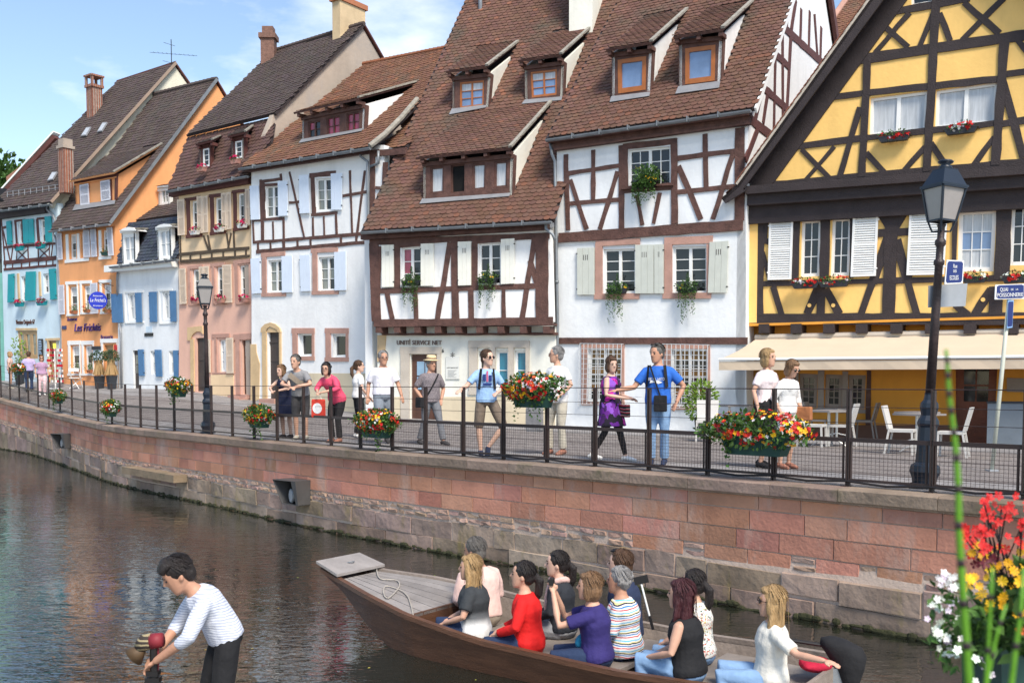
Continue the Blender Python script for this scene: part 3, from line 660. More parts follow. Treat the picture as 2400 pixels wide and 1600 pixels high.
    def body(s, depth, z0, z1, m, inset=.3):        # plain rear and side walls so the house is a closed block
        mb = MB(); a = s.g(inset, 0, .02); b = s.g(inset, 0, s.len - .02); c = s.g(depth, 0, s.len - .02); d = s.g(depth, 0, .02)
        mb.prism([V((p.x, p.y, z0)) for p in (a, b, c, d)], V((0, 0, z1 - z0))); return mb.build('rear_wall', m, s.root)
def text(s_, body, A, B, n, m, parent, ext=.02, name='lettering', shear=0, up=None, font_h=None):
    """letters whose baseline runs from A to B, facing n"""
    cu = bpy.data.curves.new('t', 'FONT'); cu.body = body; cu.extrude = ext / 2; cu.shear = shear; cu.size = 1; cu.align_x = 'LEFT'; cu.resolution_u = 3
    o = bpy.data.objects.new('t', cu); me = bpy.data.meshes.new_from_object(o); bpy.data.objects.remove(o)
    xs = [v.co.x for v in me.vertices]; ys = [v.co.y for v in me.vertices]; w = max(xs) - min(xs); h = max(ys)
    L_ = (B - A).length; k = L_ / w; x = (B - A).normalized(); y = n.cross(x).normalized(); ky = k if font_h is None else font_h / h
    for v in me.vertices: c = v.co.copy(); v.co = A + x * ((c.x - min(xs)) * k) + y * (c.y * ky) + n * (c.z / 1 + ext / 2)
    me.materials.clear(); me.materials.append(m); me.name = name
    return obj(name, me, None, parent)
# ------------------------------------------------------------------ flowers
LEAF = mat('leaf_green', (.05, .115, .022), .6, .3, 5, 0, tint=True, spec=.3)
LEAFD = mat('ivy_green', (.035, .075, .028), .6, .3, 5, 0, tint=True)
LEAFL = mat('light_leaf_green', (.16, .27, .03), .6, .3, 5, 0, tint=True)
F_RED = mat('red_petals', (.62, .012, .012), .6, .2, 20, 0, tint=True); F_ORA = mat('orange_petals', (.72, .1, .015), .6, .2, 20, 0, tint=True)
F_YEL = mat('yellow_petals', (.85, .48, .01), .6, .2, 20, 0, tint=True); F_WHI = mat('white_petals', (.82, .82, .8), .6, .1, 20, 0, tint=True)
F_PIN = mat('pink_petals', (.55, .012, .1), .6, .2, 20, 0, tint=True); F_MAR = mat('maroon_petals', (.12, .01, .02), .6, .2, 20, 0, tint=True)
BOXG = mat('green_box', (.014, .06, .05), .5, .1, 4, .05, 20); BOXD = mat('dark_box', (.03, .033, .04), .6, .1, 4, .05, 20)
TERRA = mat('terracotta', (.42, .16, .08), .8, .12, 4, .1, 20); BOXP = mat('pink_box', (.5, .25, .2), .8, .12, 4, .1, 20); BOXW = mat('white_box', (.75, .74, .7), .7, .1, 4, .1, 20)
def rv(r): 
    while 1:
        p = V((r.uniform(-1, 1), r.uniform(-1, 1), r.uniform(-1, 1)))
        if p.length <= 1: return p
def add_leaf(mb, c, d, l, w, r, t=None):
    d = d.normalized(); x = d.cross(V((r.uniform(-1, 1), r.uniform(-1, 1), r.uniform(.2, 1)))).normalized(); n = x.cross(d); k = r.uniform(.6, 1.35)
    mb.tint = t or (k, k * r.uniform(.9, 1.1), k)
    mb.add([c, c + d * l * .5 + x * w * .5 + n * l * .08, c + d * l, c + d * l * .5 - x * w * .5 + n * l * .08], [(0, 1, 2), (0, 2, 3)])
def add_blossom(mb, c, d, s, r, petals=5):
    d = d.normalized(); x = d.cross(V((.3, .2, .9))).normalized(); y = d.cross(x); k = r.uniform(.75, 1.15); mb.tint = (k, k * r.uniform(.8, 1.2), k); a0 = r.uniform(0, 6)
    vs = [c]; fs = []
    for i in range(petals):
        a = a0 + 2 * math.pi * i / petals; h = math.pi / petals
        for an, rr_ in ((a - h * .8, .75), (a, 1.0), (a + h * .8, .75)): vs.append(c + (x * math.cos(an) + y * math.sin(an)) * s * rr_ + d * s * .25)
        b = 1 + 3 * i; fs += [(0, b, b + 1), (0, b + 1, b + 2)]
    mb.add(vs, fs)
def clump(c, rad, r, M=None): 
    p = rv(r); q = V((p.x * rad[0], p.y * rad[1], p.z * rad[2])); q = M @ q if M else q; return V(c) + q, (V((p.x / rad[0], p.y / rad[1], p.z / rad[2])) if not M else M @ V((p.x / rad[0], p.y / rad[1], p.z / rad[2])))
def flower_box(label, c, u, length, cols, h=.16, w=.18, spread=1.0, fol_h=.16, boxm=BOXG, nl=260, ls=.055, fs_=.022, nf=60, trail=0, seed=1, group=None, name='flower_box', drop=.06, boxlen=None, cat_='flower box', tl=.5):
    """c = middle of the box bottom, u = direction of the long side"""
    r = random.Random(seed); u = V(u).normalized(); c = V(c); nv = u.cross(V((0, 0, 1))).normalized(); M = Matrix((u, nv, V((0, 0, 1)))).transposed()
    root = thing(name, label, cat_, tuple(c), group); mb = MB(); bl = (boxlen or length) / 2
    for z0, z1, k0, k1 in ((0, h, .8, 1.0), (h, h + .015, 1.06, 1.06)):
        vs = [c + u * (sx * bl * (k0 if z == z0 else k1)) + nv * (sy * w / 2 * (k0 if z == z0 else k1)) + V((0, 0, z)) for z in (z0, z1) for sx, sy in ((-1, -1), (1, -1), (1, 1), (-1, 1))]
        mb.add(vs, [(3, 2, 1, 0), (4, 5, 6, 7), (0, 1, 5, 4), (1, 2, 6, 5), (2, 3, 7, 6), (3, 0, 4, 7)])
    mb.build('box', boxm, root)
    fc = c + V((0, 0, h + fol_h * .35)); rad = (length / 2 * spread, w * .5 + fol_h * .75, fol_h); lf = MB()
    subs = [(V((r.uniform(-.75, .75), r.uniform(-.3, .3), r.uniform(-.35, .35))), r.uniform(.4, .65)) for _ in range(9)]
    for i in range(nl):
        if i % 2: p, d = clump(fc, rad, r, M)
        else: so_, sr_ = subs[i % 9]; q_ = so_ + rv(r) * sr_; p = fc + M @ V((q_.x * rad[0], q_.y * rad[1], q_.z * rad[2])); d = p - fc
        if p.z < c.z + h - drop: p.z = c.z + h - drop + r.random() * .05
        add_leaf(lf, p, d + V((0, 0, .3 * fol_h)) + rv(r) * 2, ls * r.uniform(.6, 1.3), ls * .6, r)
    for i in range(trail):
        f = r.uniform(-.9, .9); p = c + u * (bl * f) + nv * (w * .55 * (1 if nv.y < 0 else -1)) + V((0, 0, h)); L_ = r.uniform(.15, tl)
        for k in range(int(L_ / .03)): q = p + V((r.uniform(-.03, .03), r.uniform(-.03, .0), -k * .03)); add_leaf(lf, q, rv(r) + V((0, -.5, -.3)), ls * .8, ls * .7, r)
    lf.build('foliage', LEAF, root, 'stuff')
    for m, frac in cols:
        fb = MB(); nfl = int(nf * frac); cents = [rv(r) for _ in range(max(2, nfl // 5))]
        for i in range(nfl):
            cc = cents[i % len(cents)]; p = cc + rv(r) * .25
            if p.length > 0: p = p.normalized() * r.uniform(.82, 1.08)
            if nv.y * p.y > .35 and r.random() < .6: p.y = -p.y
            q = fc + M @ V((p.x * rad[0], p.y * rad[1], p.z * rad[2])); d = M @ V((p.x / rad[0], p.y / rad[1], p.z / rad[2]))
            if q.z < c.z + h - drop: q.z = c.z + h - drop + r.random() * .08
            for _ in range(2 if m in (F_RED, F_PIN) else 1): add_blossom(fb, q + rv(r) * fs_ * .6, d.normalized() + rv(r) * .5, fs_ * r.uniform(.7, 1.25), r)
        fb.build('blossoms', m, root, 'stuff')
    return root
# ================================================================== white house with grey-green shutters and bare timber storey
h = House('timber_house', 'white house with brown timber upper storey, grey-green shutters and two barred ground windows', (1.24, 29.4), (6.09, 26.6), 0); hb7 = h
w_up = zG((625, 985), (900, 960), (900, 1215), (625, 1235)); w1 = zH((430, 220), (625, 215), (625, 487), (430, 492)); w2 = zH((855, 205), (1062, 200), (1062, 487), (855, 492))
g1 = zH((335, 825), (540, 825), (540, 1150), (335, 1150)); g2 = zH((845, 830), (1065, 830), (1065, 1180), (845, 1180))
h.wall([(1305, 330), (1746, 270), (1750, 1020), (1306, 1020)], [w_up, w1, w2, g1, g2], W_COOL)
h.win(w_up, G_DARK, cas=2, nx=2, ny=3); h.win(w1, G_DARK, cas=2, ny=4); h.win(w2, G_DARK, cas=2, ny=4)
for q in (g1, g2): h.win(q, [G_AMBER, G_DARK], cas=2, nx=2, ny=6)
h.beams(zG, [((215, 1015), (230, 1510), 30), ((395, 985), (395, 1315), 28), ((580, 955), (580, 1500), 34), ((606, 950), (606, 1250), 34), ((926, 910), (930, 1470), 42), ((1130, 880), (1135, 1245), 32), ((1355, 840), (1355, 1450), 58)], T_BROWN, a=-.05)
h.beams(zG, [((225, 1140), (570, 1088), 26), ((225, 1338), (585, 1308), 26), ((945, 1040), (1330, 990), 30), ((945, 1260), (1320, 1225), 28), ((575, 1252), (945, 1222), 34), ((590, 965), (940, 925), 36),
             ((245, 1180), (350, 1505), 30), ((555, 1125), (440, 1505), 30), ((955, 1090), (1100, 1440), 34), ((1310, 1010), (1180, 1440), 30), ((680, 1280), (717, 1478), 24), ((832, 1265), (790, 1468), 24)], T_BROWN, b=.026)
h.beam(zG((585, 1238), (925, 1210)), 6, T_BROWN, b=.12, name='sill')
h.beam(zG((150, 962), (1432, 786)), 62 * zG.k, T_BROWN, b=.16, name='eaves_beam', rough=False); h.beam(zG((120, 935), (1436, 755)), 26 * zG.k, T_BROWN, b=.27, name='cornice', rough=False)
h.beam(zH((160, 152), (1285, 72)), 58 * zH.k, T_BROWN, b=.07, name='floor_beam'); h.beam(zH((160, 780), (1312, 780)), 38 * zH.k, T_BROWN, b=.04, name='floor_beam', rough=False)
h.beams(zH, [((404, 185), (404, 525), 46), ((385, 186), (655, 170), 34), ((376, 509), (650, 507), 34), ((641, 190), (641, 500), 26), ((829, 165), (829, 520), 48), ((805, 172), (1100, 160), 44), ((795, 505), (1090, 503), 34), ((1078, 190), (1078, 490), 28)], S_PINK, b=.045, name='stone_surround', rough=False)
h.beams(zH, [((314, 800), (314, 1172), 38), ((550, 800), (550, 1172), 18), ((296, 812), (560, 812), 24), ((296, 1162), (560, 1162), 20), ((822, 805), (822, 1195), 42), ((1075, 805), (1075, 1195), 18), ((803, 816), (1084, 816), 24), ((803, 1190), (1084, 1190), 20)], S_PINK, b=.03, name='stone_surround', rough=False)
for q, sl_ in ((zH((275, 215), (380, 210), (380, 500), (275, 500)), 3), (zH((630, 195), (743, 193), (743, 492), (630, 492)), 3), (zH((747, 193), (803, 190), (803, 492), (747, 492)), 2), (zH((1085, 178), (1200, 170), (1190, 488), (1074, 488)), 3)): h.shutter(q, SH_GREY, slots=sl_, a=.05, b=.085)
for q in (zH((300, 797), (555, 800), (547, 1170), (292, 1165)), zH((805, 800), (1080, 805), (1075, 1190), (800, 1190))):
    Q = [h.p(c) + h.n * .16 for c in q]; tl, tr, br, bl = Q; mb = MB(); B = lambda x, y: tl.lerp(tr, x).lerp(bl.lerp(br, x), y)
    for i in range(11): mb.bar(B(i / 10, 0), B(i / 10, 1), .018)
    for j in range(13): mb.bar(B(0, j / 12), B(1, j / 12), .016)
    for c in Q: mb.bar(c, c - h.n * .18, .02)
    mb.build('window_grille', mat('silver_paint', (.55, .56, .57), .4, .08, 4, 0, metal=.3), h.root)
# side gable to the right
h.gable([(0, -.4), (13.5, -.4), (13.5, 8.0), (6.75, 15.2), (0, 8.0)], W_COOL)
def side_beams(hh, z, lst, m, t=None, off=.02):
    for p, q, w in lst:
        A, B = [hh.sp(c, t) for c in z(p, q)]; hh.beam3(A, B, w, m, -.02, off, 'beam', None, hh.u)
side_beams(h, zG, [((1605, 150), (1935, 450), .24), ((1595, 365), (1672, 437), .2), ((1495, 565), (1662, 715), .22), ((1430, 790), (1600, 925), .26), ((1590, 250), (1575, 880), .2), ((1632, 215), (1636, 890), .2), ((1687, 250), (1655, 850), .24), ((1665, 0), (1660, 180), .2), ((1722, 0), (1690, 200), .22),
                   ((1756, 60), (1750, 260), .2), ((1812, 75), (1806, 315), .2), ((1842, 95), (1862, 375), .2), ((1888, 180), (1880, 425), .22), ((1535, 620), (1505, 810), .2), ((1470, 850), (1392, 1050), .2), ((1600, 170), (1450, 800), .2)], T_MAROON)
pl = h.plane(*zG((90, 905), (1424, 712)), 1.09, .34)
o_ = h.plane
ridge = 6.95 / math.cos(math.atan(1.09)); A, B = pl['a'] - pl['e'] * .05, pl['b'] + pl['e'] * .1
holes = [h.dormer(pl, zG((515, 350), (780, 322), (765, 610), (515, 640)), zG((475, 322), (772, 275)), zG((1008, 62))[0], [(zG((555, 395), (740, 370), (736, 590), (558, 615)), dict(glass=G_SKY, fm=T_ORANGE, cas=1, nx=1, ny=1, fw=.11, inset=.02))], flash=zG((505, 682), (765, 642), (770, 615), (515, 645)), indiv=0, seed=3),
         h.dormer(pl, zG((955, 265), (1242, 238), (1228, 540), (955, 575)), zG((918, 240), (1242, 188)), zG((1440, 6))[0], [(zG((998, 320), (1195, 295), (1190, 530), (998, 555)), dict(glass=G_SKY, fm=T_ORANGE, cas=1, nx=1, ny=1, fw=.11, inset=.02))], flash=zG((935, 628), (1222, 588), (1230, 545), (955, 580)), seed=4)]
h.roof(pl, [A, B, B + pl['v'] * ridge, A + pl['v'] * ridge], TILE_B, holes, indiv=300, seed=11)
bk = dict(pl); mb = MB(); top = [A + pl['v'] * ridge, B + pl['v'] * ridge]; mb.prism([top[0], top[1], h.g(13.9, 7.8) + h.u * .1, h.g(13.9, 7.8, 0)], V((0, 0, -.1))); mb.build('rear_roof', T_MAROON, h.root)
mb = MB(); q = B + pl['v'] * .1; mb.prism([B, B + pl['v'] * ridge, B + pl['v'] * ridge - pl['n'] * .16, B - pl['n'] * .16], pl['e'] * .05); mb.build('verge_board', P_WHITE, h.root)
h.gutter(*zG((85, 912), (1428, 716)), off=.42); h.body(13.3, -.4, 7.9, W_WHITE)
mb = MB(); a = h.g(13.5, 8.2) + h.u * .12; b_ = h.g(6.75, 15.5) + h.u * .12; mb.bar(a, b_, .12, .3); mb.build('verge_board', T_MAROON, h.root)
h.pipe([zG((110, 930))[0], zG((122, 1010))[0], zG((142, 1060))[0], zH((140, 200))[0], zH((148, 640))[0], zH((148, 960))[0], zH((150, 1320))[0]], off=.12)
# ================================================================== low brown-timber house with jetty (number 16)
h = House('timber_house', 'low brown timber house with cream shutters, steep tiled roof and UNITÉ SERVICE NET lettering', (-4.41, 31.4), (1.10, 29.2), 0)
hb6 = h
dr = zF((320, 915), (480, 915), (480, 1345), (320, 1345)); wq = [zF((735, 893), (808, 893), (808, 1140), (735, 1140)), zF((846, 893), (918, 893), (918, 1135), (846, 1135)), zF((958, 893), (1030, 893), (1030, 1135), (958, 1135))]
h.wall([(884, 765), (1302, 765), (1302, 1015), (886, 1015)], [dr] + wq, W_CREAMW)
for i, q in enumerate(wq): h.win(q, G_TEAL if i else G_DARK, cas=1, ny=2, fw=.06)
h.door(dr, T_DOOR, G_LBLUE)
h.beams(zF, [((289, 905), (289, 1345), 60), ((496, 905), (496, 1345), 26), ((259, 890), (509, 890), 42)], S_GREY, b=.05, name='stone_surround', rough=False)
h.beams(zF, [((707, 875), (707, 1160), 56), ((1039, 875), (1039, 1160), 22), ((678, 852), (1050, 852), 42), ((827, 872), (827, 1140), 36), ((938, 872), (938, 1140), 36), ((678, 1150), (1050, 1150), 24)], S_GREY, b=.06, name='stone_surround', rough=False)
h.pr('plinth', zF((510, 1175), (1205, 1175), (1205, 1390), (510, 1390)), -.02, .03, W_PLINTH); h.pr('corner_stone', zF((118, 798), (172, 798), (160, 960), (118, 960)), -.02, .03, S_TAN); h.pr('plinth', zF((118, 1175), (258, 1175), (258, 1390), (118, 1390)), -.02, .03, W_PLINTH)
text(h, 'UNITÉ SERVICE NET', h.p(zF((238, 856))[0]) + h.n * .01, h.p(zF((511, 857))[0]) + h.n * .01, h.n, mat('brown_metal_letters', (.16, .10, .08), .5), h.root, .03, font_h=.165)
text(h, '16', h.p(zF((503, 903))[0]) + h.n * .01, h.p(zF((525, 903))[0]) + h.n * .01, h.n, BLACK, h.root, .01)
h.pr('plaque', zF((538, 928), (622, 928), (622, 1066), (538, 1066)), .01, .035, mat('clear_plaque', (.70, .70, .66), .25, .04, 3, 0))
for y, a, b_, t_ in ((1000, 545, 615, 'UNITE SERVICE NET'),): text(h, t_, h.p(zF((a, y))[0]) + h.n * .036, h.p(zF((b_, y))[0]) + h.n * .036, h.n, BLACK, h.root, .004)
for i in range(7): h.pr('plaque_line', zF((550, 1012 + 7 * i), (604 - (i % 3) * 8, 1012 + 7 * i), (604 - (i % 3) * 8, 1014 + 7 * i), (550, 1014 + 7 * i)), .036, .04, mat('plaque_ink', (.3, .3, .3)))
text(h, '*', h.p(zF((568, 952))[0]) + h.n * .036, h.p(zF((592, 952))[0]) + h.n * .036, h.n, BLACK, h.root, .004)
h.off = .38      # jettied upper storey
u1 = zF((265, 262), (385, 257), (385, 505), (265, 508)); u2 = zF((738, 238), (872, 233), (872, 490), (738, 495))
h.wall(zF((70, 180), (1172, 150), (1188, 715), (100, 720)), [u1, u2], W_WHITE); h.win(u1, [G_RED, G_RED, G_DARK, G_DARK, G_DARK, G_DARK], cas=2, ny=3); h.win(u2, G_DARK, cas=2, ny=3)
h.beams(zF, [((95, 235), (112, 712), 60), ((1125, 185), (1126, 695), 80), ((590, 215), (598, 705), 46), ((240, 250), (240, 510), 38), ((713, 228), (713, 500), 36)], T_BROWN, a=-.05, b=.034)
h.beams(zF, [((130, 528), (1100, 496), 30), ((220, 252), (395, 240), 22), ((700, 228), (885, 216), 22), ((70, 228), (1172, 190), 34), ((132, 255), (128, 520), 22), ((177, 540), (210, 700), 28), ((350, 540), (355, 702), 28), ((565, 230), (485, 702), 34), ((690, 520), (693, 702), 32), ((890, 520), (892, 697), 26), ((1080, 205), (1003, 697), 32), ((1055, 340), (1132, 625), 32)], T_BROWN, b=.026)
h.beam(zF((30, 192), (1172, 128)), 48 * zF.k, T_BROWN, b=.16, name='eaves_beam', rough=False)
h.beam(zF((100, 725), (1192, 712)), 44 * zF.k, T_BROWN, b=.06, name='floor_beam'); h.beam(zF((115, 790), (1196, 786)), 12 * zF.k, T_BROWN, a=-.4, b=-.28, name='wall_plate')
for x in (128, 240, 365, 490, 615, 745, 875, 1012, 1155):
    mb = MB(); c = h.p(zF((x, 764))[0]); mb.bar(c + h.n * .05, c - h.n * .42, .2, .19); mb.build('joist_end', T_BROWN, h.root)
mb = MB(); qq = [h.p(c) for c in zF((100, 742), (1190, 735))]; mb.prism([qq[0], qq[1], qq[1] - h.n * .4, qq[0] - h.n * .4], V((0, 0, .05))); mb.build('jetty_soffit', T_BROWN, h.root)
for q in (zF((148, 250), (222, 246), (222, 503), (150, 506)), zF((388, 240), (466, 238), (466, 497), (388, 498)), zF((614, 228), (695, 225), (695, 493), (616, 496)), zF((878, 212), (960, 207), (960, 483), (878, 487))): h.shutter(q, SH_CREAM, slots=3, a=.04, b=.075)
pl = h.plane(*zF((15, 160), (1182, 93)), 1.24, .75); hk = math.cos(math.atan(1.24))
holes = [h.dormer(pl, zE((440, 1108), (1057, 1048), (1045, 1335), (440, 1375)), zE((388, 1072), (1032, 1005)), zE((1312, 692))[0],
                  [(zE((490, 1140), (580, 1130), (578, 1310), (490, 1320)), dict(glass=G_CURT, fm=T_BROWN, cas=1, nx=1, ny=1, fw=.05, inset=.06)), (zE((628, 1125), (722, 1115), (720, 1305), (630, 1315)), dict(glass=mat('black_opening', (.004, .004, .004), .9), fm=T_BROWN, cas=1, nx=1, ny=1, fw=.03, inset=.09)),  # black pane stands in for the dark behind an open casement
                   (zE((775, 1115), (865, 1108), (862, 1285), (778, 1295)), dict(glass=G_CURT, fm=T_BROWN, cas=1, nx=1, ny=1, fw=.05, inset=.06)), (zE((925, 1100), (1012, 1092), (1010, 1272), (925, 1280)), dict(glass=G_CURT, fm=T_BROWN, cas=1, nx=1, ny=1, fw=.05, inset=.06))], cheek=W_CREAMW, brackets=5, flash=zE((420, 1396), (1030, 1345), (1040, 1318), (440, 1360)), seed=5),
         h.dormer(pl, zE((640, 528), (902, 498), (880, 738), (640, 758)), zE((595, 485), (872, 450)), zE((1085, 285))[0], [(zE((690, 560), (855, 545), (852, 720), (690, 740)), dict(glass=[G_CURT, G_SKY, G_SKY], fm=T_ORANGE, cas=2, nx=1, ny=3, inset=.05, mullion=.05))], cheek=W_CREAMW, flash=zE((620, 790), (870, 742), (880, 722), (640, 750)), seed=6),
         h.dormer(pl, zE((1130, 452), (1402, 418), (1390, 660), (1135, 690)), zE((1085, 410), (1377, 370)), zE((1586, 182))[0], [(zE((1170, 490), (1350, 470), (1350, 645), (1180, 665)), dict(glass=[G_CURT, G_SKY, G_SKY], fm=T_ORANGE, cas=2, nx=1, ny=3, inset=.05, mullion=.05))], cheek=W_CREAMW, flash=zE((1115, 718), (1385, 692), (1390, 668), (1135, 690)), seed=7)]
A, B = pl['a'], pl['b'] + pl['e'] * .9; ridge = 9.8 / hk; B0 = pl['b'] + pl['e'] * .06
h.roof(pl, [A, B0, B0 + pl['v'] * 3.1, B + pl['v'] * 3.1, B + pl['v'] * ridge, A + pl['v'] * ridge], TILE_B, holes, indiv=300, tint=tn(.7, 1.3, .1), seed=12)
h.gutter(*zF((18, 162), (1184, 96)), off=.82)
h.gable([(0, -.4), (18.5, -.4), (18.5, 5.9), (9.3, 17.4), (0, 5.9)], W_WHITE, t=.12); h.body(18, -.4, 5.7, W_WHITE)
mb = MB(); tp = A + pl['v'] * ridge; tq = B + pl['v'] * ridge; mb.prism([tp, tq, h.g(18.9, 5.6), h.g(18.9, 5.6, 0)], V((0, 0, -.1))); mb.build('rear_roof', T_MAROON, h.root)
mb = MB(); a = h.rp(pl, zE((1592, 228))[0]); mb.prism([a, a + V((0, 0, 4)), a + V((0, 0, 4)) - h.n * 2.4, a + V((0, 0, 1.9)) - h.n * 1.5], -h.u * .8); mb.build('chimney', W_CREAMW, h.root)
mb = MB(); a = h.rp(pl, zE((830, 60))[0]); mb.tube([a - V((0, 0, .2)), a + V((0, 0, 1.6))], .07, 8); mb.build('flue', ZINC, h.root)
h.pipe([zF((1145, 100))[0], zF((1150, 150))[0], zF((1190, 180))[0], zF((1205, 215))[0]], off=.7)
# ================================================================== tall white house with ice-blue shutters
h = House('timber_house', 'tall white house with ice-blue shutters, thin brown timbers and red-curtained dormer', (-9.37, 36.6), (-4.7, 33.2), .3)
hb5 = h
ho = [zD((630, 95), (718, 90), (718, 285), (632, 290)), zD((938, 50), (1040, 45), (1040, 245), (942, 250)), zD((650, 550), (740, 545), (740, 742), (652, 747)), zD((958, 530), (1062, 525), (1062, 732), (962, 737))]
gw = [zD((838, 998), (918, 998), (918, 1132), (842, 1137)), zD((1045, 1003), (1128, 1003), (1128, 1137), (1045, 1142))]; dr = zD((650, 985), (718, 985), (722, 1420), (655, 1420))
h.wall([(589, 395), (868, 340), (900, 340), (900, 1000), (590, 985)], ho + gw + [dr], W_WHITE)
for q in ho: h.win(q, [G_DCURT, G_DCURT, G_DCURT, G_DARK, G_DCURT, G_DARK], cas=2, ny=3)
for q in gw: h.win(q, G_DARK, cas=1, nx=1, ny=1, inset=.14)
h.door(dr, T_DOORD); h.beam(zD((650, 1050), (720, 1048)), 10 * zD.k, T_DOORD, a=-.13, b=-.05, name='transom')
h.beam(zC((600, 1245), (1545, 1095)), 58 * zC.k, T_BROWN, b=.16, name='eaves_beam', rough=False)
h.beams(zD, [((606, 55), (616, 430), 18), ((622, 70), (626, 292), 20), ((728, 20), (732, 75), 16), ((922, 20), (931, 268), 32), ((1152, 0), (1166, 385), 13), ((1243, 0), (1192, 425), 15), ((556, 290), (564, 442), 14), ((745, 292), (748, 470), 14), ((680, 312), (683, 425), 12), ((620, 312), (622, 430), 12), ((925, 285), (928, 402), 14), ((992, 280), (994, 395), 12), ((1066, 258), (1070, 390), 15)], T_BROWN, b=.024)
h.beams(zD, [((600, 68), (735, 50), 14), ((600, 90), (720, 84), 14), ((560, 303), (750, 292), 15), ((905, 32), (1065, 14), 26), ((915, 272), (1075, 256), 18), ((782, 8), (872, 408), 14), ((780, 196), (842, 190), 12), ((1108, 156), (1258, 130), 15), ((558, 440), (1256, 386), 17), ((578, 497), (1258, 437), 20)], T_BROWN, b=.022)
h.beams(zD, [((588, 442), (590, 494), 14), ((664, 438), (666, 488), 14), ((742, 432), (744, 482), 14), ((830, 424), (832, 474), 14), ((910, 418), (912, 468), 14), ((1096, 402), (1098, 450), 14), ((1190, 396), (1192, 444), 14)], T_BROWN, b=.02)
h.beams(zD, [((628, 512), (630, 768), 36), ((610, 518), (755, 507), 24), ((612, 760), (760, 757), 22), ((745, 520), (746, 752), 16), ((937, 490), (940, 758), 40), ((915, 491), (1078, 483), 26), ((920, 748), (1082, 744), 22), ((1068, 495), (1068, 742), 16)], S_PINK, b=.035, name='stone_surround', rough=False)
for x0, x1, y0, y1 in ((797, 936, 965, 1160), (1000, 1144, 965, 1166)): h.beams(zD, [((x0 + 19, y0), (x0 + 21, y1), 42), ((x1 - 9, y0), (x1 - 9, y1), 18), ((x0, y0 + 15), (x1, y0 + 15), 32), ((x0, y1 - 11), (x1, y1 - 11), 24)], S_PINK, b=.035, name='stone_surround', rough=False)
h.beams(zD, [((630, 985), (634, 1420), 38), ((727, 985), (730, 1420), 14)], S_TAN, b=.05, name='stone_surround', rough=False)
arc = [(610, 990), (613, 962), (635, 940), (668, 930), (700, 940), (725, 962), (734, 990), (718, 990), (706, 970), (668, 955), (650, 965), (640, 990)]; h.pr('arch', zD(*arc), -.01, .06, S_TAN); h.pr('tympanum', zD((645, 990), (655, 968), (670, 960), (700, 972), (718, 990)), -.02, .03, S_TAN)
for q in (((545, 95), (600, 93), (606, 300), (552, 303)), ((717, 65), (775, 63), (778, 278), (721, 280)), ((846, 30), (906, 25), (911, 262), (851, 265)), ((1042, 20), (1110, 15), (1108, 242), (1045, 242)), ((550, 540), (609, 535), (614, 750), (558, 755)), ((740, 525), (806, 520), (808, 745), (743, 748)), ((850, 520), (914, 515), (919, 738), (858, 740)), ((1062, 500), (1135, 495), (1135, 732), (1066, 735))): h.shutter(zD(*q), SH_BLUE, a=.04, b=.075)
h.pr('plinth', zD((740, 1240), (1268, 1240), (1270, 1560), (740, 1560)), -.02, .025, W_PLINTH); h.pr('corner_stone', zD((545, 1062), (578, 1062), (580, 1110), (600, 1180), (596, 1400), (545, 1420)), -.02, .03, S_TAN)
h.pr('step', zD((640, 1395), (735, 1395), (735, 1440), (640, 1440)), 0, .35, S_PINK)
h.beams(zC, [((1550, 1110), (1552, 1568), 42), ((1645, 1195), (1640, 1400), 40), ((1575, 1380), (1625, 1385), 20), ((1560, 1130), (1800, 1110), 45)], T_BROWN, b=.05)
pl = h.plane(*zC((572, 1232), (1532, 1078)), .88, .34)
holes = [h.dormer(pl, zC((1030, 862), (1492, 768), (1482, 958), (1030, 1040)), zC((965, 826), (1442, 720)), zC((1880, 600))[0],
                  [(zC((1075, 897), (1163, 882), (1163, 1005), (1075, 1020)), dict(glass=[G_RED, G_DARK, G_DARK, G_DARK], fm=T_BROWN, cas=2, ny=2, fw=.04, inset=.06, mullion=.05)), (zC((1208, 867), (1303, 848), (1306, 985), (1211, 1000)), dict(glass=G_RED, fm=T_BROWN, cas=2, ny=2, fw=.04, inset=.06, mullion=.05)), (zC((1356, 836), (1448, 820), (1449, 955), (1356, 968)), dict(glass=G_RED, fm=T_BROWN, cas=2, ny=2, fw=.04, inset=.06, mullion=.05))], tm=TILE_O, brackets=5, flash=zC((1010, 1062), (1470, 975), (1480, 955), (1030, 1035)), seed=8)]
P = [h.rp(pl, c) for c in zC((570, 1232), (1532, 1078), (1640, 1000), (1900, 740), (2250, 330), (2250, 320), (1482, 474))]
h.roof(pl, P, TILE_O, holes, indiv=300, tint=tn(.7, 1.3, .08), seed=13)
ra = h.rp(pl, zC((1482, 474))[0]); rb_ = h.rp(pl, zC((2250, 322))[0])
mb = MB(); mb.tint = (1.3, 1, .8); n_ = 26
for i in range(n_): c = ra.lerp(rb_, i / n_); d_ = ra.lerp(rb_, (i + 1.1) / n_); mb.tube([c, d_], [.11, .09], 7)
mb.build('ridge_tiles', TILE_O, h.root)
mb = MB(); mb.prism([ra, rb_, rb_ - h.n * 6 + V((0, 0, -5.2)), ra - h.n * 6 + V((0, 0, -5.2))], V((0, 0, -.1))); mb.build('rear_roof', T_MAROON, h.root)
h.gutter(*zC((568, 1236), (1532, 1080)), off=.42); h.body(11, -.2, 8.6, W_WHITE)
mb = MB(); vv = [h.rp(pl, c) + pl['n'] * .05 for c in zC((1532, 1085), (1640, 1000), (1760, 880), (1880, 740))]; mb.tube(vv, .09, 8); mb.build('verge', mat('mossy_mortar'), h.root)
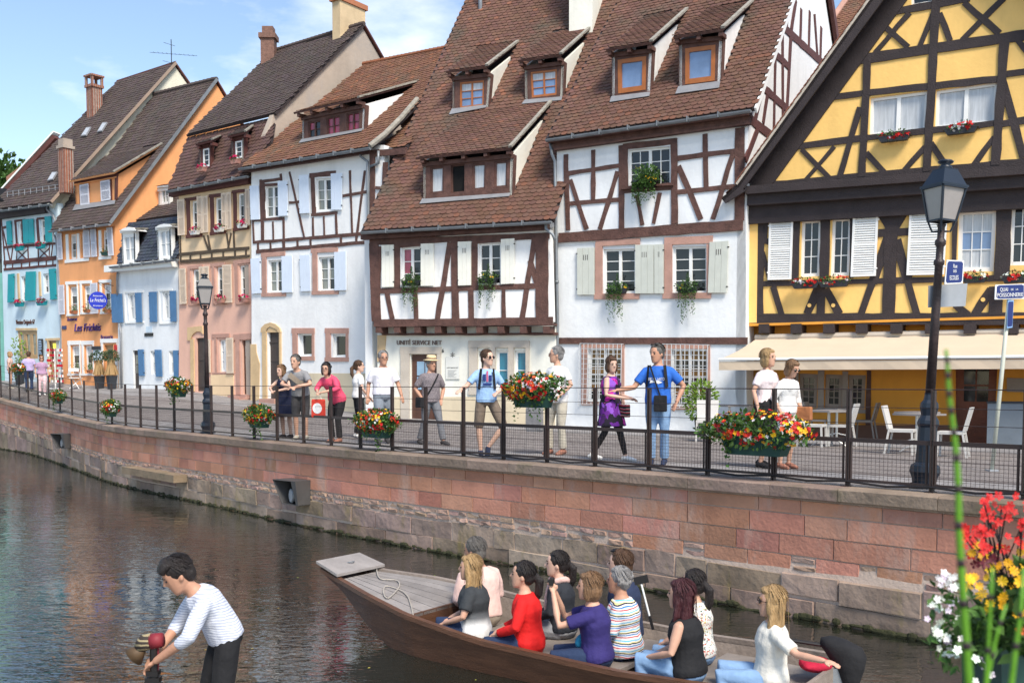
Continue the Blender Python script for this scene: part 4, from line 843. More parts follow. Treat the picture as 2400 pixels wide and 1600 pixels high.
p2 = h.plane(*zE((125, 1025), (325, 1000)), .88, -.2); P = [h.rp(p2, c) for c in zE((125, 1022), (330, 995), (560, 640), (560, 520), (420, 760))]; h.roof(p2, P, TILE_O, (), 0, tn(.7, 1.2), name='link_roof', seed=14)
h.gutter(*zE((122, 1028), (325, 1003)), off=-.1)
h.pipe([zC((1450, 1095))[0], zC((1460, 1150))[0], zC((1510, 1190))[0], zC((1512, 1300))[0], zD((1266, 560))[0], zD((1272, 1220))[0], zD((1275, 1450))[0]], off=.1)
h.pipe([zC((1590, 1110))[0], zC((1590, 1200))[0], zC((1530, 1225))[0]], off=.1, collars=False)
# ================================================================== cream and peach house
h = House('timber_house', 'narrow house with cream timbered storey over peach plaster and beige louvred shutters', (-12.9, 39.3), (-9.45, 36.9), .8)
hb4 = h
uh = [zD((178, 185), (222, 182), (225, 390), (180, 392)), zD((322, 165), (370, 162), (372, 372), (325, 375)), zD((462, 138), (515, 135), (518, 352), (465, 355))]
fh = [zD((185, 605), (232, 602), (235, 810), (190, 812)), zD((332, 590), (370, 588), (372, 805), (335, 808)), zD((472, 580), (530, 575), (532, 800), (478, 803))]
d1 = zD((207, 1025), (265, 1022), (265, 1350), (210, 1350)); d2 = zD((487, 1040), (545, 1035), (550, 1372), (495, 1368)); gw = zD((348, 1035), (400, 1032), (400, 1230), (355, 1233))
h.wall([(419, 440), (588, 405), (590, 618), (420, 622)], uh, W_CREAM); h.wall([(420, 610), (590, 605), (593, 965), (419, 950)], fh + [d1, d2, gw], W_PEACH)
for q in uh + fh: h.win(q, [G_DCURT, G_DARK, G_DARK], cas=1, ny=3, fw=.07)
h.win(gw, G_CURT, cas=2, ny=3); h.door(d1, T_DOORD); h.door(d2, T_DOOR, G_CURT)
h.beam(zD((60, 145), (545, 62)), 34 * zD.k, T_MAROON, b=.14, name='eaves_beam', rough=False)
h.beams(zD, [((160, 172), (165, 408), 30), ((307, 155), (311, 388), 30), ((447, 135), (451, 368), 28)], T_MAROON, b=.028)
h.beams(zD, [((142, 178), (235, 166), 16), ((292, 158), (385, 148), 16), ((432, 132), (525, 120), 16), ((150, 405), (248, 396), 16), ((297, 387), (394, 376), 16), ((438, 364), (535, 352), 16)], T_MAROON, b=.05)
h.beams(zD, [((108, 515), (535, 474), 18), ((114, 556), (538, 524), 16), ((112, 398), (116, 555), 14), ((255, 398), (292, 495), 12), ((282, 395), (300, 495), 11), ((398, 384), (412, 480), 12), ((425, 382), (405, 482), 11), ((440, 370), (444, 475), 12)], T_OLIVE, b=.022)
h.beams(zD, [((x, 520 - (x - 110) * .09), (x + 1, 552 - (x - 110) * .075), 13) for x in (175, 237, 305, 375, 447, 515)], T_OLIVE, b=.02)
h.beams(zD, [((166, 600), (172, 820), 22), ((160, 594), (250, 586), 18), ((168, 820), (262, 818), 14), ((316, 585), (320, 815), 20), ((300, 578), (385, 572), 18), ((318, 815), (395, 810), 14), ((456, 570), (462, 808), 26), ((440, 562), (540, 552), 22), ((455, 812), (540, 808), 14), ((330, 1020), (335, 1240), 18), ((308, 1012), (415, 1008), 22), ((310, 1240), (445, 1238), 10), ((465, 1030), (470, 1370), 34), ((440, 1020), (548, 1012), 34)], S_PINK, b=.03, name='stone_surround', rough=False)
h.beams(zD, [((188, 1030), (192, 1350), 30)], S_TAN, b=.05, name='stone_surround', rough=False); h.pr('arch', zD((160, 960), (252, 950), (255, 1000), (240, 985), (215, 985), (190, 1005), (178, 1040), (160, 1040)), -.01, .05, S_TAN)
for q in (((102, 180), (145, 177), (148, 395), (107, 398)), ((222, 160), (255, 158), (258, 383), (226, 385)), ((257, 160), (288, 155), (291, 378), (260, 382)), ((371, 140), (400, 137), (402, 365), (375, 368)), ((403, 137), (430, 133), (434, 358), (406, 362)), ((518, 115), (545, 112), (548, 335), (522, 340)), ((113, 600), (152, 598), (158, 815), (118, 818)), ((235, 590), (261, 588), (265, 802), (238, 804)), ((263, 588), (295, 585), (298, 800), (268, 803)), ((378, 578), (432, 575), (438, 808), (382, 810)), ((281, 1035), (303, 1033), (306, 1235), (284, 1235)), ((401, 1025), (443, 1022), (446, 1240), (404, 1240))): h.shutter(zD(*q), SH_BEIGE, 'louvre', 14, a=.05, b=.085)
h.pr('plinth', zD((300, 1250), (440, 1246), (440, 1400), (300, 1400)), -.02, .025, W_CREAM)
for k in range(2): h.pr('step', zD((440 - k * 10, 1372 + 22 * k), (552, 1372 + 22 * k), (552, 1440), (440 - k * 10, 1440)), 0, .3 + .3 * k, S_PINK)
lo = h.plane(*zC((40, 1398), (628, 1286)), 1.72, .3); up_e = zC((175, 992), (832, 830))
hl = [h.dormer(lo, zC((272, 1062), (352, 1046), (352, 1238), (275, 1252)), zC((245, 1060), (365, 1030)), zC((428, 1004))[0], [(zC((300, 1098), (346, 1088), (348, 1222), (303, 1230)), dict(glass=G_DARK, cas=1, ny=3, fw=.05, inset=.03))], fm=T_MAROON, tm=TILE_D, brackets=2, cheek=W_BEIGE, ov=.2, seed=2),
      h.dormer(lo, zC((508, 1008), (600, 990), (600, 1172), (512, 1188)), zC((482, 1002), (610, 970)), zC((668, 928))[0], [(zC((538, 1042), (588, 1032), (590, 1158), (541, 1166)), dict(glass=G_DARK, cas=1, ny=3, fw=.05, inset=.03))], fm=T_MAROON, tm=TILE_D, brackets=2, cheek=W_BEIGE, ov=.2, seed=2)]
P = [h.rp(lo, c) for c in zC((38, 1400), (628, 1286), (800, 1040), (830, 860), (185, 1020))]; h.roof(lo, P, TILE_M, hl, indiv=300, tint=tn(.7, 1.2, .0), seed=15)
up = h.plane(zC((175, 992))[0], zC((832, 830))[0], .985, -.85); P = [h.rp(up, c) for c in zC((175, 992), (832, 830), (1482, 176), (1280, 262), (820, 372), (790, 392), (700, 488))]; h.roof(up, P, TILE_D, (), indiv=300, tint=tn(.75, 1.2, .0), seed=16)
a = h.rp(up, zC((800, 385))[0]); b_ = h.rp(up, zC((1482, 176))[0]); sa, za = h.sz(b_); s1_, z1_ = h.sz(P[1]); h.end_wall(P[1], b_, a, -.2, W_BEIGE, [h.g(.02, 8.6), h.g(.02, -.2)])
mb = MB(); mb.tint = (.8, .8, .8); n_ = 24
for i in range(n_): c = a.lerp(b_, i / n_); d_ = a.lerp(b_, (i + 1.1) / n_); mb.tube([c, d_], [.12, .1], 7)
mb.build('ridge_tiles', TILE_D, h.root)
h.body(11.5, -.2, 8.5, W_BEIGE)
mb = MB(); mb.prism([h.g(4.7, 13.9), h.g(6.15, 14.4), h.g(6.15, 16.25), h.g(4.7, 16.25)], -h.u * .42); ch = mb.build('chimney', mat('chimney_render', (.62, .47, .29), .95, .15, 1.2, .3, 10), h.root)
mb = MB(); mb.prism([h.g(4.6, 16.25) + h.u * .06, h.g(6.25, 16.25) + h.u * .06, h.g(6.25, 16.45) + h.u * .06, h.g(4.6, 16.45) + h.u * .06], -h.u * .55); mb.build('chimney_cap', TERRA, ch)
mb = MB(); c = h.rp(up, zC((745, 470))[0]) - h.n * .3; mb.box(c + V((0, 0, .3)), .55, .55, 1.6); mb.box(c + V((0, 0, 1.15)), .7, .7, .2); mb.box(c + V((0, 0, 1.4)), .45, .45, .3); mb.build('chimney', mat('brown_brick', (.2, .11, .085), .9, .3, 8, .4, 20), h.root)
h.gutter(*zC((36, 1402), (630, 1288)), off=.38)
# ================================================================== small white house with denim-blue shutters
h = House('town_house', 'small white house with denim-blue shutters and slate mansard with two white dormers', (-16.2, 41.95), (-12.95, 39.5), 1.0)
fh = [zW((120, 812), (188, 808), (195, 1000), (136, 1005)), zW((378, 795), (443, 793), (447, 998), (388, 1000))]; gh = [zW((290, 1230), (333, 1228), (342, 1395), (298, 1400)), zW((425, 1230), (470, 1228), (475, 1395), (433, 1400))]; dr = zW((160, 1225), (203, 1225), (208, 1560), (170, 1560))
h.wall(zW((45, 640), (490, 590), (515, 1600), (60, 1600)), fh + gh + [dr], W_COOL)
for q in fh + gh: h.win(q, G_CURT, cas=2 if q in fh else 1, ny=2, fw=.06)
h.door(dr, T_DOORD, G_DCURT)
h.beam(zW((-2, 632), (492, 588)), 44 * zW.k, P_WHITE, b=.3, name='cornice', rough=False); h.gutter(*zW((-5, 608), (492, 550)), off=.4)
h.beams(zW, [((100, 800), (112, 1025), 16), ((92, 798), (240, 792), 14), ((355, 790), (362, 1025), 16), ((345, 784), (452, 780), 14), ((110, 1022), (245, 1018), 10), ((360, 1028), (470, 1024), 10)], P_WHITE, b=.03, name='window_surround', rough=False)
for q in (((12, 812), (90, 810), (102, 1022), (22, 1022)), ((188, 803), (232, 803), (240, 1018), (198, 1020)), ((290, 797), (345, 795), (350, 1017), (298, 1018)), ((443, 790), (487, 788), (492, 1015), (450, 1015)), ((210, 1218), (250, 1218), (257, 1412), (218, 1412)), ((333, 1220), (380, 1220), (388, 1418), (343, 1418)), ((468, 1225), (508, 1225), (513, 1422), (476, 1420))): h.shutter(zW(*q), SH_DENIM, a=.05, b=.085)
h.pr('name_plate', zW((250, 1098), (312, 1096), (312, 1120), (250, 1122)), .0, .03, BLACK); h.pr('poster', zW((258, 1050), (304, 1048), (304, 1090), (258, 1092)), 0, .01, mat('pale_blue_paper', (.6, .72, .82)))
lo = h.plane(*zW((40, 585), (490, 545)), 2.6, .15)
hl = []
for f, wq_ in ((((76, 345), (176, 342), (181, 575), (86, 582)), ((95, 392), (172, 384), (177, 565), (102, 572))), (((336, 322), (438, 312), (446, 545), (345, 552)), ((358, 350), (434, 338), (440, 535), (366, 542)))):
    (tl, tr, br, bl) = f; hl.append(h.dormer(lo, zW(*f), zW((tl[0] - 12, tl[1] - 2), (tr[0] + 6, tr[1] - 6)), zW((tr[0] + 95, tr[1] - 5))[0], [(zW(*wq_), dict(glass=G_CURT, cas=2, ny=2, fw=.04, inset=.04, mullion=.06))], fm=P_WHITE, cheek=SLATE, tm=SLATE, brackets=0, ov=.15, seed=4))
    mb = MB(); o_ = (h.rp(lo, zW(br)[0]) - h.L).dot(h.n) + .16; a_ = [h.p(c, o_) for c in zW((tl[0] - 12, tl[1] + 2), (tl[0] + 15, tl[1] - 16), ((tl[0] + tr[0]) / 2, tl[1] - 26), (tr[0] - 10, tr[1] - 14), (tr[0] + 8, tr[1] + 2))]; mb.prism(a_, -h.n * .5); mb.build('dormer_pediment', P_WHITE, h.root)
P = [h.rp(lo, c) for c in zW((40, 588), (495, 545), (495, 262), (125, 288))]; h.roof(lo, P, SLATE, hl, tint=tn(.7, 1.3, 0), w=.2, e=.14, seed=17)
up = h.plane(*zW((100, 285), (495, 228)), .8, -1.0); P = [h.rp(up, c) for c in zW((100, 285), (495, 228), (560, 60), (400, 60))]; h.roof(up, P, TILE_D, (), tint=tn(.75, 1.3, .05), seed=18, name='upper_roof'); h.beam(zW((110, 285), (490, 240)), 18 * zW.k, ZINCL, a=-.98, b=-.85, name='flashing', rough=False)
h.dormer(up, zW((350, 40), (428, 30), (428, 150), (350, 168)), zW((338, 22), (436, 10)), zW((470, -8))[0], [(zW((374, 45), (420, 38), (420, 140), (378, 148)), dict(glass=G_DCURT, cas=2, ny=2, fw=.04, inset=.04, mullion=.05))], fm=P_WHITE, cheek=P_WHITE, tm=TILE_O, brackets=0, ov=.15, seed=9)
h.body(9, 0, 5.7, W_WHITE); h.pipe(zW((50, 640), (46, 700), (48, 820)), off=.08, m=ZINCL, collars=False); h.pipe(zW((62, 1030), (72, 1100), (78, 1500)), off=.08, m=ZINCL, collars=False)
# ================================================================== orange restaurant house
h = House('town_house', 'orange house with white window surrounds, shuttered orange dormer and purple Les Frichtis lettering', (-19.9, 44.7), (-16.3, 42.2), 1.1); hb2 = h
uh = [zR((855, 570), (930, 562), (935, 868), (860, 878)), zR((990, 560), (1040, 555), (1045, 850), (1000, 860)), zR((1255, 520), (1325, 515), (1330, 800), (1262, 808))]; mh = [zR((850, 1212), (942, 1206), (947, 1530), (855, 1540)), zR((1022, 1200), (1102, 1195), (1107, 1490), (1032, 1500)), zR((1262, 1185), (1352, 1180), (1357, 1480), (1272, 1490))]; gh = [zQ((1045, 690), (1165, 685), (1170, 1090), (1058, 1095)), zQ((1242, 690), (1350, 685), (1360, 1090), (1262, 1095))]; dr = zQ((1535, 680), (1660, 675), (1670, 1330), (1548, 1330))
h.wall([(134, 532), (269, 520), (284, 930), (146, 915)], uh + mh + gh + [dr], W_ORA)
for q in uh + mh + gh: h.win(q, [G_CURT, G_DARK, G_DCURT], cas=1, ny=3, fw=.07)
h.door(dr, T_TAN, G_DARK)
for (x0, x1, y0, y1) in ((808, 962, 1150, 1566), (975, 1128, 1140, 1545), (1218, 1368, 1130, 1540)): h.beams(zR, [((x0 + 18, y0), (x0 + 30, y1), 34), ((x1 - 10, y0), (x1 + 2, y1), 16), ((x0, y0 + 18), (x1, y0 + 12), 34), ((x0 + 12, y1 - 6), (x1 + 8, y1 - 14), 24)], P_WHITE, b=.03, name='window_surround', rough=False)
h.beams(zR, [((825, 570), (835, 890), 50), ((960, 560), (970, 880), 46), ((1228, 520), (1236, 840), 50), ((800, 905), (1095, 875), 34), ((1215, 865), (1365, 850), 34)], P_WHITE, b=.03, name='window_surround', rough=False)
for (x0, x1, y0, y1) in ((1000, 1188, 620, 1130), (1198, 1385, 620, 1130), (1482, 1740, 590, 1320)): h.beams(zQ, [((x0 + 22, y0), (x0 + 30, y1), 46), ((x1 - 10, y0), (x1 - 4, y1), 22), ((x0, y0 + 28), (x1, y0 + 24), 54)] + ([((x0, y1 - 16), (x1, y1 - 18), 30)] if y1 < 1200 else []), P_WHITE, b=.03, name='window_surround', rough=False)
for q in (((712, 560), (770, 555), (785, 880), (728, 885)), ((1037, 520), (1110, 515), (1125, 850), (1047, 855)), ((1125, 510), (1190, 505), (1205, 845), (1140, 850)), ((1325, 490), (1390, 485), (1410, 830), (1345, 835)), ((728, 1195), (800, 1190), (810, 1550), (740, 1555)), ((1125, 1170), (1205, 1165), (1220, 1540), (1110, 1545))): h.shutter(zR(*q), SH_LILAC, 'louvre', 14, a=.05, b=.085)
PURP = mat('purple_letters', (.07, .03, .16), .5)
text(h, 'Les Frichtis', h.p(zQ((1105, 480))[0]), h.p(zQ((1490, 470))[0]), h.n, PURP, h.root, .05, shear=.25, font_h=.32); text(h, 'Restaurant', h.p(zQ((992, 328))[0]), h.p(zQ((1140, 322))[0]), h.n, PURP, h.root, .02, shear=.3, font_h=.16); text(h, 'Brasserie', h.p(zQ((1488, 588))[0]), h.p(zQ((1662, 582))[0]), h.n, PURP, h.root, .02, font_h=.16)
h.pr('name_plate', zQ((918, 398), (980, 396), (980, 448), (918, 450)), 0, .03, mat('blue_enamel', (.02, .035, .14), .3)); h.pr('notice', zQ((1690, 678), (1732, 676), (1735, 760), (1692, 762)), .03, .05, smp('red_notice', (.6, .03, .03))); h.pr('notice', zQ((1693, 770), (1736, 768), (1738, 860), (1696, 862)), .03, .05, TERRA); h.pr('notice', zQ((1702, 870), (1742, 868), (1746, 975), (1706, 975)), .03, .05, smp('white_notice', (.7, .75, .8))); h.pr('menu_box', zQ((1382, 700), (1495, 696), (1498, 745), (1384, 750)), .03, .12, BOXD); h.pr('menu_panel', zQ((1392, 752), (1488, 748), (1492, 905), (1396, 905)), .03, .07, mat('menu_paper', (.62, .72, .8)))
pl = h.plane(*zR((610, 520), (1342, 430)), 1.46, .35)
f = zA((690, 1288), (1082, 1215), (1065, 1455), (700, 1500))
hl = [h.dormer(pl, f, zA((635, 1272), (1042, 1192)), zA((1490, 930))[0], [], fm=W_ORA, cheek=W_ORA, tm=TILE_D, brackets=0, flash=zA((675, 1550), (1060, 1490), (1070, 1455), (700, 1495)), seed=10)]
o_ = (h.rp(pl, f[2]) - h.L).dot(h.n); h.off = o_ + .01
for q in (((740, 1310), (820, 1295), (828, 1485), (748, 1495)), ((930, 1275), (1015, 1260), (1022, 1445), (938, 1460))): h.shutter(zA(*q), SH_LILAC, 'louvre', 12)
h.beams(zA, [((1072, 1215), (1068, 1440), 30), ((738, 1300), (742, 1480), 10), ((1020, 1255), (1026, 1445), 10)], T_MAROON, b=.03); h.beam(zA((690, 1285), (1085, 1212)), 26 * zA.k, T_MAROON, b=.05); h.off = 0
P = [h.rp(pl, c) for c in ((117, 540), (256, 523), (507, 186), (362, 222), (255, 362), (205, 395))]; h.roof(pl, P, TILE_D, hl, tint=tn(.8, 1.15, 0), seed=19)
h.gutter(*zR((606, 525), (1342, 436)), off=.42, m=ZINCL)
sa, za = h.sz(P[2]); h.end_wall(P[1], P[2], P[3], 0, W_ORA, [h.g(.03, 7.7), h.g(.03, 0)]); h.body(9.7, 0, 7.4, W_ORA)
a, b_ = P[1], P[2]; mb = MB(); mb.bar(a + h.u * .06, b_ + h.u * .06, .06, .12); mb.build('verge_board', ZINC, h.root); ap = b_
mb = MB(); mb.tint = (.8, .8, .8); n_ = 16
for i in range(n_): c = P[3].lerp(P[2], i / n_); d_ = P[3].lerp(P[2], (i + 1.1) / n_); mb.tube([c, d_], [.13, .11], 7)
mb.build('ridge_tiles', TILE_D, h.root)
h.pipe(zQ((1756, 380), (1762, 480), (1768, 560), (1780, 900), (1790, 1280)), off=.1, m=ZINCL, collars=False)
# hanging round sign
sg = thing('hanging_sign', 'round blue hanging sign with white script on the orange house', 'sign', tuple(h.p(zR((1200, 1380))[0], .5)))
c = h.p(zR((1200, 1380))[0], .5); mb = MB(); fx = (CAM - c); fx.z = 0; fx = fx.normalized(); mb.lathe(c - fx * .02, [(.36, 0), (.36, .04)], 24, fx); mb.build('disc', mat('blue_enamel_disc', (.01, .03, .42), .35, .05, 3, 0), sg)
mb = MB(); mb.lathe(c + fx * .021, [(.345, 0), (.345, .003)], 24, fx); mb.lathe(c + fx * .0215, [(.335, 0), (.335, .004)], 24, fx); mb.build('rim', mat('blue_enamel_disc'), sg)
sx = V((-fx.y, fx.x, 0)); text(h, "Le Frichti's", c + fx * .03 - sx * .30 + V((0, 0, -.06)), c + fx * .03 + sx * .30 + V((0, 0, -.06)), fx, P_WHITE, sg, .01, shear=.2, font_h=.15); text(h, 'Restaurant', c + fx * .03 - sx * .18 + V((0, 0, .16)), c + fx * .03 + sx * .18 + V((0, 0, .16)), fx, P_WHITE, sg, .01, font_h=.06)
text(h, 'Brasserie', c + fx * .03 - sx * .18 + V((0, 0, -.24)), c + fx * .03 + sx * .18 + V((0, 0, -.24)), fx, P_WHITE, sg, .01, font_h=.05)
mb = MB(); w_ = h.p(zR((1390, 1200))[0]); mb.tube([w_, c + V((0, 0, .75)), c + V((0, 0, .36))], .015, 6); mb.tube([w_ + V((0, 0, -.4)), c + V((0, 0, .75))], .01, 6); mb.build('bracket', BLACK, sg)
# ================================================================== pale blue shop house
h = House('timber_house', 'pale blue shop house with teal shutters, dark timber storey and long brown roof', (-24.1, 48), (-19.95, 44.9), 1.25); hb1 = h
uh = [zR((212, 425), (300, 415), (314, 685), (235, 690)), zR((487, 390), (570, 380), (580, 670), (502, 675))]; mh = [zR((258, 1085), (335, 1080), (343, 1390), (265, 1395)), zR((525, 1055), (620, 1045), (628, 1290), (535, 1300))]; sw = zQ((258, 470), (545, 470), (558, 880), (290, 885)); dr = zQ((700, 620), (865, 612), (890, 1250), (725, 1250))
h.wall([(2, 495), (135, 476), (144, 915), (12, 905)], uh + mh + [sw, dr], W_BLUE)
for q in uh + mh: h.win(q, [G_DCURT, G_CURT, G_DARK], cas=1 if q in uh else 2, ny=3, fw=.07)
h.win(sw, G_DCURT, fm=T_TAN, cas=3, ny=1, fw=.16, mullion=.22, inset=.05); h.door(dr, T_TAN, G_DARK)
h.beams(zQ, [((248, 448), (548, 448), 30), ((680, 600), (880, 592), 30), ((715, 605), (735, 1240), 30)], S_TAN, b=.05, name='stone_surround', rough=False)
text(h, 'Version Originale 67', h.p(zQ((240, 375))[0]), h.p(zQ((515, 368))[0]), h.n, T_BROWN, h.root, .03, font_h=.2)
h.beam(zR((0, 345), (600, 262)), 78 * zR.k, T_DARK, b=.2, name='eaves_beam', rough=False)
h.beams(zR, [((190, 400), (212, 700), 36), ((460, 380), (478, 660), 44), ((45, 730), (690, 682), 24), ((50, 918), (690, 862), 42), ((50, 1002), (690, 950), 24), ((20, 380), (70, 990), 18), ((40, 520), (132, 905), 14), ((160, 740), (135, 905), 14), ((345, 710), (352, 885), 16), ((470, 700), (476, 870), 16), ((612, 690), (606, 860), 14), ((650, 690), (630, 850), 14), ((212, 745), (205, 890), 12), ((180, 410), (310, 395), 20), ((455, 380), (590, 365), 20), ((40, 490), (105, 480), 24), ((270, 415), (290, 690), 22)], T_MAROON, b=.024)
h.beams(zR, [((210, 760), (335, 882), 10), ((335, 760), (210, 886), 10), ((480, 742), (608, 862), 10), ((608, 742), (480, 866), 10)], T_MAROON, b=.02)
h.beams(zR, [((x, 920 - x * .08), (x, 1000 - x * .08), 18) for x in (70, 158, 268, 366, 476, 570, 650)], T_MAROON, b=.022)
for q in (((100, 415), (155, 405), (170, 695), (112, 700)), ((300, 390), (368, 385), (378, 680), (310, 685)), ((371, 388), (425, 380), (440, 675), (381, 680)), ((570, 355), (645, 350), (655, 665), (582, 668)), ((122, 1060), (195, 1052), (190, 1400), (115, 1408)), ((340, 1030), (455, 1025), (450, 1380), (328, 1388)), ((620, 995), (700, 990), (712, 1365), (640, 1372))): h.shutter(zR(*q), SH_TEAL, a=.06, b=.1)
h.beams(zR, [((225, 1050), (240, 1400), 40), ((488, 1030), (500, 1330), 40)], S_TAN, b=.03, name='stone_surround', rough=False)
pl = h.plane((-6, 490), (120, 474), 1.31, .4); P = [h.rp(pl, c) for c in ((-30, 492), (118, 474), (411, 148), (273, 193))]; h.roof(pl, P, TILE_D, (), tint=tn(.8, 1.15, 0), seed=20)
h.gutter((-20, 495), (120, 477), off=.48); h.pipe(zR((570, 200), (575, 270), (650, 340), (690, 440), (650, 560), (690, 640), (720, 1000), (745, 1560)) + zQ((905, 900), (930, 1240)), off=.12, m=ZINCL, collars=False)
sa, za = h.sz(P[2]); h.end_wall(P[1], P[2], P[3], 0, W_IVORY, [h.g(.03, 8.9), h.g(.03, 0)]); h.body(11.4, 0, 8.8, W_IVORY)
a, b_ = P[1], P[2]; mb = MB(); mb.bar(a + h.u * .06, b_ + h.u * .06, .08, .12); mb.build('verge_board', mat('weathered_wood', (.3, .22, .17)), h.root)
BRK = mat('red_brick', (.30, .115, .07), .9, .3, 9, .4, 20); brick_nodes(BRK, 3.2, (.32, .12, .07), (.24, .09, .06), (.35, .3, .26), .03, 0)
c = h.rp(pl, zA((870, 640))[0]); mb = MB(); M = Matrix.Rotation(math.atan2(h.u.y, h.u.x), 3, 'Z'); mb.box(c + V((0, 0, .15)), .52, .52, 2.0, M); ch = mb.build('chimney', BRK, h.root)
mb = MB(); mb.box(c + V((0, 0, 1.18)), .64, .64, .12, M)
for x in (-.25, .25):
    for y in (-.25, .25): mb.box(c + V((0, 0, 1.42)) + M @ V((x, y, 0)), .1, .1, .45, M)
mb.box(c + V((0, 0, 1.66)), .68, .68, .08, M); mb.build('chimney_cap', BRK, ch)
c = h.rp(pl, zA((610, 1330))[0]); mb = MB(); mb.box(c + V((0, 0, .7)), .45, .45, 1.9, M); ch = mb.build('chimney', BRK, h.root); mb = MB(); mb.box(c + V((0, 0, 1.7)), .55, .55, .12, M); mb.box(c + V((0, 0, 1.9)), .42, .42, .3, M); mb.build('chimney_cap', W_BEIGE, ch)
for q in (((755, 875), (805, 868), (850, 790), (808, 795)), ((905, 838), (950, 828), (1000, 748), (958, 750)), ((448, 1285), (500, 1272), (540, 1202), (495, 1205))):
    P4 = [h.rp(pl, c) + pl['n'] * .05 for c in zA(*q)]; mb = MB(); mb.prism(P4, pl['n'] * .06); sk = mb.build('skylight', ZINCL, h.root); mb = MB(); cc = sum(P4, V()) / 4; mb.prism([cc + (p - cc) * .8 + pl['n'] * .061 for p in P4], pl['n'] * .006); mb.build('pane', G_CURT, sk)
mb = MB()
for i in range(9): c = pl['a'].lerp(pl['b'], .02 + i / 9) + pl['v'] * .7; mb.bar(c, c + V((0, 0, .3)), .03)
for zz in (.12, .28): mb.tube([pl['a'] + pl['v'] * .7 + V((0, 0, zz)), pl['b'] + pl['v'] * .7 + V((0, 0, zz))], .015, 6)
mb.build('snow_guard', ZINCL, h.root)
mb = MB(); c = h.rp(pl, (402, 152)); mb.tube([c, c + V((0, 0, 1.15))], .02, 6)
for dz, l in ((.5, 1.0), (.95, .35), (.12, .4)): mb.tube([c + V((-l, 0, dz + .06)), c + V((l * (1.2 if dz == .5 else .5), 0, dz - .1))], .009, 5)
for k in range(-4, 6): mb.bar(c + V((k * .2, -.12, .5 - k * .016)), c + V((k * .2, .12, .5 - k * .016)), .008)
mb.build('antenna', BLACK, h.root)
# ================================================================== yellow house
h = House('timber_house', 'yellow gabled house with dark timber lattice, white shutters and beige awning', (6.17, 26.85), (14.39, 22.07), -.25)
hy = h; GW = h.len
top_w = [zI((1065, 720), (1490, 665), (1470, 965), (1058, 1003)), zI((1550, 665), (2003, 600), (1985, 905), (1540, 948))]; vt = zI((1365, -60), (1530, -85), (1530, 15), (1365, 48))
zr = 5.85; sl_ = 1.27; ap = GW / 2 + .2
tri3 = [h.tz(-.25, zr), h.tz(ap, zr + (ap + .25) * sl_), h.tz(2 * ap + .25, zr)]
h.wall(None, None, W_YEL, pts3=[tri3[2], tri3[1], tri3[0]], hol3=[[h.p(c) for c in q] for q in top_w + [vt]])
for q in top_w: h.win(q, G_CURT, cas=2, ny=1, fw=.07)
h.win(vt, G_DARK, cas=1, ny=1)
h.beams(zI, [((1557, -120), (1480, 1260), 50), ((1047, 440), (1005, 1300), 46), ((2052, 300), (1985, 1215), 54), ((990, 790), (840, 1315), 38)], T_DARK, a=-.05, b=.034)
h.beams(zI, [((250, 1388), (2400, 1196), 84), ((540, 1078), (1050, 1010), 42), ((1050, 1013), (1985, 908), 40), ((2020, 915), (2400, 855), 42), ((760, 722), (1030, 685), 38), ((1050, 685), (2020, 582), 42), ((2040, 552), (2400, 500), 38), ((850, 458), (2400, 232), 64), ((1070, 120), (1540, 35), 44), ((1580, 30), (1800, -10), 40),
             ((560, 1100), (778, 1322), 28), ((802, 1078), (568, 1348), 28), ((1035, 1125), (1192, 1288), 34), ((1470, 1080), (1288, 1282), 34), ((1508, 1055), (1642, 1242), 36), ((1978, 1008), (1818, 1232), 36), ((2035, 590), (2195, 1160), 44), ((1105, 140), (1345, 348), 32), ((1355, 98), (1098, 392), 32), ((1535, 90), (1430, 348), 34), ((1575, 100), (1652, 302), 34), ((1755, 22), (2015, 248), 36), ((2045, -8), (1738, 298), 36), ((2140, 290), (2250, 420), 30)], T_DARK, b=.026)
